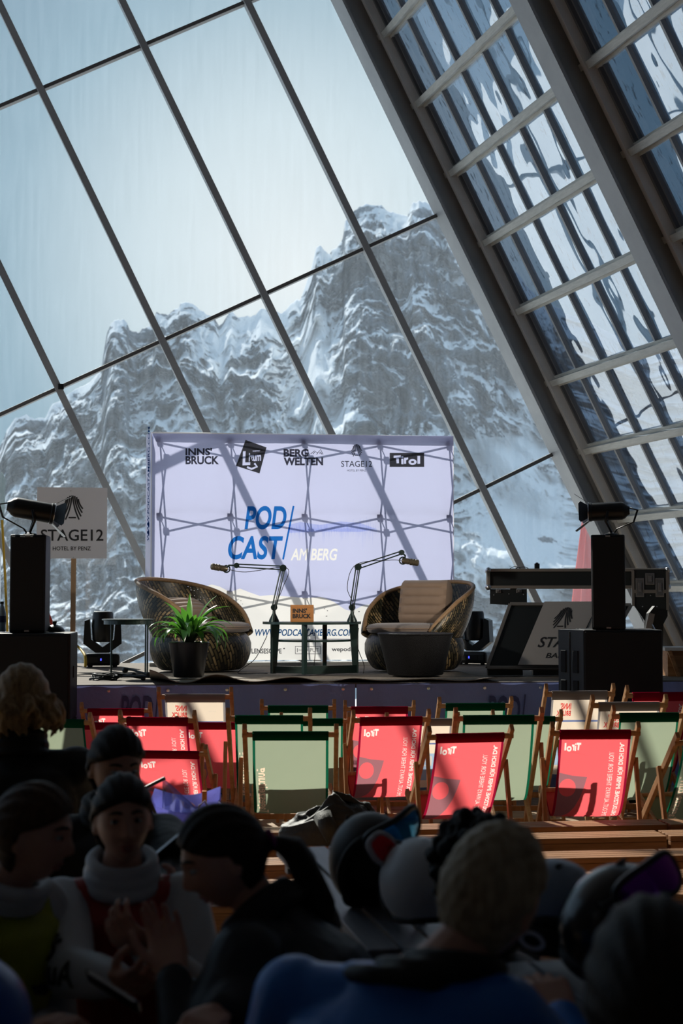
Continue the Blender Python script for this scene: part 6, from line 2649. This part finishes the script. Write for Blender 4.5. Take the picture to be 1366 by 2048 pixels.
M['hair_dark'] = hair_mat('hair_dark', (0.010, 0.007, 0.006), (0.022, 0.015, 0.011))
M['hair_brown'] = hair_mat('hair_brown', (0.045, 0.024, 0.014), (0.085, 0.045, 0.025))
M['hair_black'] = hair_mat('hair_black', (0.004, 0.0035, 0.003), (0.010, 0.008, 0.007))
M['hair_blond'] = hair_mat('hair_blond', (0.22, 0.13, 0.06), (0.48, 0.33, 0.17))
M['hair_ash'] = hair_mat('hair_ash', (0.26, 0.21, 0.14), (0.50, 0.43, 0.31))
M['jacket_black'] = pbr('jacket_black', (0.007, 0.007, 0.009), 0.6, bump=0.6, bscale=18)
M['jacket_navy'] = pbr('jacket_navy', (0.007, 0.012, 0.020), 0.5, bump=0.6, bscale=16)
M['jacket_red'] = pbr('jacket_red', (0.30, 0.012, 0.012), 0.5, bump=0.4, bscale=14)
M['jacket_lime'] = pbr('jacket_lime', (0.30, 0.33, 0.015), 0.5, bump=0.4, bscale=14)
M['jacket_white'] = pbr('jacket_white', (0.50, 0.54, 0.60), 0.55, bump=0.4, bscale=14)
M['jacket_blue'] = pbr('jacket_blue', (0.02, 0.17, 0.62), 0.42, bump=0.6, bscale=12)
M['piping_yellow'] = pbr('piping_yellow', (0.55, 0.42, 0.02), 0.5)
M['trousers'] = pbr('dark_trousers', (0.008, 0.009, 0.012), 0.6, bump=0.4, bscale=14)
M['boot'] = pbr('boot', (0.010, 0.010, 0.012), 0.5)
M['hair_tie'] = pbr('purple_tie', (0.22, 0.02, 0.16), 0.6)


def person(label, head, yaw, pitch=0, roll=0, torso=None, lean=0.12, seat=0.40, jacket=None, sleeve=None, hair=None, style='tied',
           hands=(None, None), curls=(.5, .5), face=True, gaze=(0, 0), smile=False, vox=0.0045, hs=1.0, collar=None, hair_th=0.014, shw=0.165, bulk=1.0, palm=(None, None), shift=(0, 0, 0), collar_h=1.1, legs=None):
    """seated figure; head = centre of the head in the world, yaw 0 looks away from the camera, 180 towards it"""
    H = Vector(head)
    ty = R(torso if torso is not None else yaw)
    X = Vector((math.cos(ty), math.sin(ty), 0))
    Y = Vector((-math.sin(ty), math.cos(ty), 0))
    Z = Vector((0, 0, 1))
    hm = Matrix.Rotation(R(yaw), 3, 'Z') @ Matrix.Rotation(R(-pitch), 3, 'X') @ Matrix.Rotation(R(roll), 3, 'Y') * 1.0
    HM = Matrix.Translation(H) @ (hm.to_4x4() @ Matrix.Scale(hs, 4))
    neck0 = HM @ Vector((0, -0.022, -0.075))
    Nk = H + (HM.to_3x3() @ Vector((0, -0.035, -0.13))) * .55 + Vector((0, 0, -0.115)) * .55 - Y * 0.012 + Vector(shift) * .4
    C7 = Vector((Nk.x, Nk.y, Nk.z)) - Z * 0.040 + Vector(shift) * .6
    hgt = C7.z - seat
    P = C7 - Y * lean * 1.0 - Z * hgt
    root = thing('person', label, 'person', (P.x, P.y, 0), 0)
    rl = Vector(root.location)
    up = (C7 - P).normalized()
    Yt = X.cross(up) * -1
    Yt = up.cross(X)
    sh = [C7 + X * s * shw - up * 0.045 + Y * 0.01 for s in (-1, 1)]
    hip = [P + X * s * 0.095 for s in (-1, 1)]
    ly = R(legs if legs is not None else (torso if torso is not None else yaw))
    LY = Vector((-math.sin(ly), math.cos(ly), 0))
    knee = [h + LY * 0.40 + X * s * 0.05 + Z * 0.03 for h, s in zip(hip, (-1, 1))]
    ank = [Vector((k.x, k.y, 0.085)) + LY * (0.02) for k in knee]
    # arms: two-bone reach towards the hand, else resting on the thigh
    arms = []
    for i, s in enumerate((-1, 1)):
        hand = Vector(hands[i]) if hands[i] is not None else knee[i] - Y * 0.12 + Z * 0.075 - X * s * .05
        a, b = 0.285, 0.245
        v = hand - sh[i]
        L = min(v.length, (a + b) * .995)
        v = v.normalized()
        hand = sh[i] + v * L
        ca_ = (a * a + L * L - b * b) / (2 * a * L)
        pole = (X * s * .8 - Z * 1.0 - Y * .35)
        pole = (pole - v * pole.dot(v)).normalized()
        el_ = sh[i] + v * a * ca_ + pole * a * math.sqrt(max(0, 1 - ca_ * ca_))
        arms.append((sh[i], el_, hand))

    def loc(mb):
        mb.v = [(x - rl.x, y - rl.y, z) for x, y, z in mb.v]
        return mb

    # --- body: one continuous surface
    mb = MB()
    v, f = head_grid(lambda d: HM @ head_surface(d))
    mb.add(v, f)
    for s in (-1, 1):
        em = HM @ Matrix.Translation((0.074 * s, -0.008, -0.008)) @ Matrix.Rotation(R(18 * s), 4, 'Z') @ Matrix.Rotation(R(-12), 4, 'X')
        ev = MB().ball((0, 0, 0), (0.009, 0.019, 0.031), 14, 10)
        mb.add(ev.v, ev.f, em)
        ev = MB().ball((0.004 * s, 0.004, -0.018), (0.008, 0.011, 0.013), 10, 8)
        mb.add(ev.v, ev.f, em)
    limb(mb, [neck0, Nk, C7 - up * 0.03], [0.050 * hs, 0.052, 0.062])
    bk = 1.0
    tor = [(P - Z * .06, .135, .10), (P + up * .05, .15, .105), (P + up * hgt * .35, .128, .095), (P + up * hgt * .68, .150, .110), (P + up * hgt * .88, .150, .095), (C7, .075, .060)]
    ellip_chain(mb, [(c, a, b, X, Yt) for c, a, b in tor])
    for (a, e, h) in arms:
        limb(mb, [a, a.lerp(e, .5), e, e.lerp(h, .4), h], [.052, .046, .040, .040, .027])
    for i, (a, e, h) in enumerate(arms):
        d = (h - e).normalized()
        nrm = palm[i] if palm[i] is not None else (-Z + Y * .2)
        add_hand(mb, h, d, nrm, curls[i], 0.92, mirror=(1 if i == 0 else -1))
    for i in range(2):
        limb(mb, [hip[i], hip[i].lerp(knee[i], .5), knee[i], knee[i].lerp(ank[i], .4), ank[i]], [.085, .074, .056, .054, .036])
        limb(mb, [ank[i] - Z * .03, ank[i] + LY * .15 - Z * .05], [.036, .030])
    remesh('body', loc(mb), vox, M['skin'], root, 3, .4)
    # --- clothes
    j = 0.016 * bulk
    mb = MB()
    ellip_chain(mb, [(c, a + j + .012 * bulk, b + j + .012 * bulk, X, Yt) for c, a, b in tor[:-1]] + [(C7 - up * .012, .088, .076, X, Yt), (C7 + up * .03, .084, .074, X, Yt)])
    for (a, e, h) in arms:
        mb.ball(a - up * .01, .066 * bulk ** .5, 14, 10)
        limb(mb, [a.lerp(C7 - up * .05, .5), a], [.070, .066])
    if sleeve is None:
        for (a, e, h) in arms:
            limb(mb, [a, a.lerp(e, .5), e, e.lerp(h, .5), e.lerp(h, .93)], [.067 * bulk ** .5, .063 * bulk ** .5, .056 * bulk ** .5, .050, .040])
    # creases
    jo = remesh('jacket', loc(mb), 0.008, jacket, root, 4, .5)
    if sleeve is not None:
        for (a, e, h) in arms:
            mb = MB()
            limb(mb, [a.lerp(C7 - up * .04, .25), a, a.lerp(e, .5), e, e.lerp(h, .5), e.lerp(h, .93)], [.064, .072, .067, .060, .053, .041])
            remesh('sleeve', loc(mb), 0.008, sleeve, root, 4, .5)
    mb = MB()
    for k in range(3):
        t = k / 2
        c = C7.lerp(Nk, .15 + (collar_h - .15) * t)
        r0 = .086 - .010 * t
        mb.tube([c + X * r0 * math.cos(q) + Yt * r0 * .95 * math.sin(q) - Z * .012 * math.sin(q) for q in np.linspace(0, 2 * PI, 29)], .017, 10)
    remesh('collar', loc(mb), 0.006, collar or jacket, root, 4, .5)
    mb = MB()
    ellip_chain(mb, [(P - Z * .075, .14, .11, X, Y), (P - Z * .02, .162, .122, X, Y), (P + up * .06, .158, .118, X, Yt)])
    for i in range(2):
        limb(mb, [hip[i], hip[i].lerp(knee[i], .5), knee[i], knee[i].lerp(ank[i], .4), ank[i]], [.097, .086, .068, .066, .052])
    remesh('trousers', loc(mb), 0.010, M['trousers'], root, 3, .5)
    for i in range(2):
        mb = MB()
        limb(mb, [ank[i] + Z * .10, ank[i] - Z * .02], [.060, .058])
        limb(mb, [ank[i] - Z * .03 - LY * .03, ank[i] + LY * .17 - Z * .035], [.052, .042])
        mb.v = [(x, y, max(z, 0.002)) for x, y, z in mb.v]
        remesh('boot', loc(mb), 0.008, M['boot'], root, 2, .5)
    # --- face details
    if face:
        for s in (-1, 1):
            c = HM @ Vector((0.031 * s, 0.0765, 0.0105))
            ev = MB().ball((0, 0, 0), (.0130, .0100, .0062), 18, 12)
            e2 = MB()
            e2.add(ev.v, ev.f, HM @ Matrix.Translation((0.031 * s, 0.0765, 0.0105)))
            eo = loc(e2).build('eye', M['eye_white'], root, smooth=True)
            ev = MB().ball((0, 0, 0), (.0062, .0035, .0058), 14, 10)
            e3 = MB()
            e3.add(ev.v, ev.f, HM @ Matrix.Translation((0.031 * s + .004 * gaze[0], 0.0850, 0.0105 + .003 * gaze[1])))
            loc(e3).build('iris', M['iris'], eo, smooth=True)
            mb = MB()
            mb.tube([HM @ (head_surface(Vector((x * s / .0735, math.sqrt(max(.05, 1 - (x / .0735) ** 2 - (z / .116) ** 2)), z / .116))) + Vector((0, .0005, 0))) for x, z in ((.013, .0345), (.024, .0370), (.036, .0360), (.048, .0300))], [.003, .0042, .0036, .002], 8)
            loc(mb).build('eyebrow', hair, root, smooth=True)
        mb = MB()
        for zz, rz_, wd in ((-.0575, .0042, .023), (-.0700, .0055, .020)):
            pts = []
            for k in range(9):
                x = wd * (k / 4 - 1)
                z = zz + (.004 * (x / wd) ** 2 if smile else 0) + (-.0045 if zz < -.06 else .0045) * -(x / wd) ** 2 * .8
                pts.append(HM @ (head_surface(Vector((x / .0735, math.sqrt(max(.05, 1 - (x / .0735) ** 2 - (z / .116) ** 2)), z / .116))) - Vector((0, .0022, 0))))
            mb.tube(pts, [.0015] + [rz_ * .8] + [rz_] * 5 + [rz_ * .8] + [.0015], 8)
        loc(mb).build('lips', M['lip'], root, smooth=True)
        if smile:
            mb = MB()
            mb.tube([HM @ (head_surface(Vector((x / .0735, math.sqrt(1 - (x / .0735) ** 2 - .3), -.0635 / .116))) + Vector((0, .0012, .003 * (x / .018) ** 2))) for x in (-.015, -.007, 0, .007, .015)], [.0015, .0032, .0034, .0032, .0015], 8)
            loc(mb).build('teeth', M['eye_white'], root, smooth=True)
    # --- hair
    rs = np.random.RandomState(int(abs(H.x * 1000)) + 3)
    ph = rs.uniform(0, 6, 12)

    def hmask(d):
        k = max(d.z - .35 * d.y - .25 + .14 * abs(d.x), -d.y * 1.2 - .04 + .30 * d.z)
        if d.z < -.72:
            k = min(k, (-.86 - d.z) * -2.0)
        return sstep(k, -.05, .07)

    def hair_pt(d):
        p = head_surface(d)
        k = hmask(d)
        n = 0.0
        if style in ('curly',):
            n = .010 * (math.sin(d.x * 17 + ph[0]) * math.sin(d.y * 15 + ph[1]) + math.sin(d.z * 19 + ph[2]) * math.sin(d.x * 23 + ph[3]))
        elif style == 'crop':
            n = .004 * math.sin(d.x * 21 + ph[0]) * math.sin(d.z * 17 + ph[2])
        else:
            n = .0025 * math.sin(math.atan2(d.x, d.z + .3) * 22 + ph[0])
            n -= .006 * _g(d.x, .045) * (d.z > 0) * sstep(d.y, -.2, .3)     # parting
        off = -0.020 + (0.020 + hair_th + n) * k
        dd = Vector((d.x * .9, d.y, d.z * 1.0)).normalized()
        return HM @ (p + dd * off)

    mb = MB()
    v, f = head_grid(hair_pt, 72, 52)
    mb.add(v, f)
    if style == 'bun':
        b = Vector((0, -.125, .0))
        ev = MB().ball(b, (.038, .034, .036), 18, 12)
        mb.add(ev.v, ev.f, HM)
    if style == 'pony':
        b0 = HM @ Vector((0, -.102, -.010))
        bd_ = (HM.to_3x3() @ Vector((0, -1, 0.0)))
        bd_.z = 0
        bd_.normalize()
        q = [b0, b0 + bd_ * .03 - Z * .004, b0 + bd_ * .065 - Z * .02, b0 + bd_ * .09 - Z * .06, b0 + bd_ * .11 - Z * .11, b0 + bd_ * .13 - Z * .15, b0 + bd_ * .145 - Z * .18]
        for k in range(8):
            ox, oz = .020 * math.cos(k * 2.4), .016 * math.sin(k * 2.4)
            sd = bd_.cross(Z)
            mb.tube([p + sd * (ox * min(1, i / 2.5)) + Z * (oz * min(1, i / 3)) + bd_ * (.012 * math.sin(k + i)) * (i / 6) for i, p in enumerate(q)], [.017, .014, .022, .025, .023, .018, .006], 10)
    if style == 'long':
        for k in range(46):
            a = R(-205 + 230 * k / 45)
            r0 = .100 + rs.uniform(-.010, .022)
            p0 = HM @ Vector((r0 * .93 * math.cos(a), r0 * 1.1 * math.sin(a) - .006, rs.uniform(-.01, .04)))
            wv = rs.uniform(0, 6)
            Ln = rs.uniform(.06, .12)
            out = (p0 - H)
            out.z = 0
            out.normalize()
            pts = []
            for i in range(7):
                t = i / 6
                pts.append(p0 + Vector((0, 0, -Ln * t)) + out * (.026 * math.sin(t * 2.2) + .012 * math.sin(t * 7 + wv)) + out.cross(Z) * .012 * math.sin(t * 6 + wv * 2))
            mb.tube(pts, [.012, .016, .016, .015, .013, .010, .004], 8)
    if style == 'curly':
        for k in range(90):
            d = Vector((rs.normal(), rs.normal() - .25, abs(rs.normal()) * 1.1 + .05)).normalized()
            if hmask(d) > .6:
                c = hair_pt(d)
                r_ = rs.uniform(.012, .020)
                mb.ball(c, r_, 10, 8)
    ho = remesh('hair', loc(mb), 0.0055, hair, root, 2, .4)
    if style == 'pony':
        mb = MB()
        mb.tube([HM @ (Vector((.019 * math.cos(q), -.118, -.010 + .019 * math.sin(q)))) for q in np.linspace(0, 2 * PI, 17)], .0075, 8)
        loc(mb).build('hair_tie', M['hair_tie'], root, smooth=True)
    info = dict(root=root, X=X, Y=Y, up=up, C7=C7, P=P, arms=arms, HM=HM, rl=rl, loc=loc, Yt=Yt)
    return info


def sleeve_print(info, arm, loops, t0, t1, rad, facing, mat, name, width):
    """print laid on the sleeve: loops in unit space, x along the arm from t0 (shoulder side) to t1, y across"""
    a, e, h = info['arms'][arm]
    L1, L2 = (e - a).length, (h - e).length

    def pt(t):
        s = t * (L1 + L2)
        if s < L1:
            return a.lerp(e, s / L1), (e - a).normalized()
        return e.lerp(h, (s - L1) / L2), (h - e).normalized()

    def fn(x, y):
        p, d = pt(t0 + (t1 - t0) * x)
        fc = Vector(facing)
        fc = (fc - d * fc.dot(d)).normalized()
        sd = d.cross(fc)
        r = rad(t0 + (t1 - t0) * x)
        an = (y - .5) * width / r
        q = p + (fc * math.cos(an) + sd * math.sin(an)) * r
        return q - info['rl']
    mb = MB()
    lay(mb, loops, fn, [i / 12 for i in range(1, 12)], [i / 5 for i in range(1, 5)])
    return mb.build(name, mat, info['root'], smooth=True)


def at(x, y, Y):
    return px(x, y, Y)


# blond woman with her back to the camera
person('person with long blond hair in a black jacket, back to the camera', at(44, 1408, 4.9), 8, 4, 0, jacket=M['jacket_black'], hair=M['hair_blond'], style='long', face=False, seat=0.52, lean=.05, bulk=1.35, hair_th=.026, shw=.185, collar_h=1.7,
       hands=(at(20, 1690, 5.2), at(90, 1690, 5.2)))
# dark haired girl behind
person('person with tied dark hair in black, face half hidden behind the smiling girl', at(232, 1533, 4.22), -152, 14, 0, jacket=M['jacket_black'], hair=M['hair_dark'], style='bun', hs=.93, lean=.02, shw=.155, torso=-175,
       collar=M['jacket_black'], hands=(at(341, 1778, 3.74), None), curls=(.75, .5), palm=(Vector((-.5, .6, .2)), None), gaze=(.6, -.6), collar_h=1.4, hair_th=.018)
# girl in profile, lime and white race jacket
g3 = person('person with reddish tied hair in a lime and white jacket, profile turned right', at(66, 1668, 3.3), -98, 10, 0, torso=-116, legs=180, jacket=M['jacket_lime'], sleeve=M['jacket_white'], collar=M['jacket_white'], hair=M['hair_brown'], style='bun',
            hs=.92, lean=.06, shw=.135, hands=(at(85, 2065, 3.2), at(40, 2060, 3.0)), shift=(-.045, .04, .01), collar_h=1.3, hair_th=.016)
# smiling girl in red and white
g4 = person('person smiling in a red jacket with white lettered sleeves and high white collar', at(246, 1640, 3.6), -164, 2, 2, torso=-168, jacket=M['jacket_red'], sleeve=M['jacket_white'], collar=M['jacket_white'], hair=M['hair_dark'], style='tied',
            gaze=(.8, .8), smile=True, hs=.89, lean=.06, shw=.15, hands=(at(290, 1900, 3.30), at(236, 1960, 3.14)), curls=(.8, .8), palm=(Vector((.2, .9, .1)), Vector((.3, .5, .6))), collar_h=1.5, hair_th=.018)
# girl with ponytail bending forward
g5 = person('person with a dark ponytail in a dark jacket bending left over her snack', at(448, 1716, 3.15), 104, 24, 0, torso=70, legs=150, jacket=M['jacket_navy'], collar=M['jacket_black'], hair=M['hair_dark'], style='pony', hs=.94, lean=.30, shw=.17, bulk=1.35,
            hands=(at(345, 1950, 2.98), at(430, 2030, 2.8)), curls=(.55, .5), palm=(Vector((-.2, -.2, .9)), None), shift=(.05, 0, .02))
# curly head behind the blond man
person('person whose dark curly hair shows behind the blond cropped head', at(952, 1756, 3.36), 172, 0, 0, torso=80, jacket=M['jacket_black'], hair=M['hair_black'], style='curly', hair_th=.030, hs=1.0, lean=.05)
# blond man, back of the head
g6 = person('person with cropped blond hair in a blue jacket, seen from behind', at(984, 1790, 2.5), -34, 14, 14, torso=-20, jacket=M['jacket_blue'], collar=M['jacket_black'], hair=M['hair_ash'], style='crop', hair_th=.012, hs=1.03, lean=.10, shw=.185, bulk=1.25,
            hands=(None, at(1120, 2030, 2.72)), face=True, shift=(-.13, -.01, .03), collar_h=1.3)
# dark head in the lower right corner
person('person with dark hair in the lower right corner, back to the camera', at(1312, 2000, 1.95), -10, 6, 0, jacket=M['jacket_black'], hair=M['hair_dark'], style='tied', hair_th=.024, face=False, lean=.05, bulk=1.2)

# race jacket lettering
rd = lambda t: np.interp(t, [0, .27, .54, .77, 1.0], [.0745, .0690, .0620, .0555, .045])
for info, arm, fc in ((g4, 1, (-0.25, -1, .25)), (g3, 1, (-.3, -1, .2))):
    # letters climb the sleeve from the cuff
    lt = fit(text_loops('Audi', .02), 0, 0, 1, 1)
    sleeve_print(info, arm, xf(lt, lambda x, y: (1 - x, 1 - y)), .40, .78, rd, fc, M['dark_print'], 'sleeve_lettering', .060)
    ring = circ(.5, .5, .5, 36) + circ(.5, .5, .40, 36) + fit(text_loops('B', .04), .40, .28, .62, .72)
    sleeve_print(info, arm, xf(ring, lambda x, y: (y, x)), .10, .25, rd, fc, M['dark_print'], 'sleeve_badge', .075)
# yellow piping on the red jacket front
mb = MB()
X, up, C7, Yt = g4['X'], g4['up'], g4['C7'], g4['Yt']
for s in (-1, 1):
    mb = MB()
    pts = [C7 + X * s * (.10 + .035 * t) - up * (.05 + .30 * t) + Yt * (.100 + .028 * math.sin(t * 3)) for t in np.linspace(0, 1, 10)]
    mb.tube([p - g4['rl'] for p in pts], .007, 8)
    mb.build('yellow_piping', M['piping_yellow'], g4['root'], smooth=True)
for k, (dx, dz) in enumerate(((0.02, .17), (.03, .26))):
    mb = MB()
    c = g3['C7'] + g3['X'] * (-dx) - g3['up'] * dz + g3['Yt'] * .135
    lay(mb, [[(-.05, .01), (-.01, -.004), (.05, .016), (.03, -.018), (-.01, -.03), (-.035, -.008)]], lambda x, y: c + g3['X'] * x + Vector((0, 0, y)) - g3['rl'])
    mb.build('chest_print', M['dark_print'], g3['root'])


# phones
def phone(label, c, axis, nrm, ln=.15):
    axis, nrm = Vector(axis).normalized(), Vector(nrm)
    nrm = (nrm - axis * nrm.dot(axis)).normalized()
    w = axis.cross(nrm)
    t = thing('phone', label, 'phone', c)
    t.rotation_euler = Matrix((w, axis, nrm)).transposed().to_euler()
    MB().box((0, 0, 0), (.072, ln, .008), b=.003).build('body', M['black_metal'], t)
    MB().box((0, 0, .0045), (.066, ln * .94, .001)).build('screen', pbr('phone_glass', (.02, .025, .03), .05, spec=.8), t)
    mb = MB()
    mb.box((0, ln / 2, 0), (.066, .003, .0075), b=.001)
    mb.box((.036, 0, 0), (.002, ln * .9, .0075))
    mb.build('metal_rim', M['chrome'], t)
    return t


phone('phone held up at a slant above the wooden benches left of the ponytail girl', at(345, 1707, 3.93), Vector((.75, .1, .62)), Vector((-.3, .85, .45)))
phone('phone with bright metal edge held low by the girl in red', at(226, 1982, 3.0), Vector((.85, -.2, -.45)), Vector((.1, .5, .85)), .13)
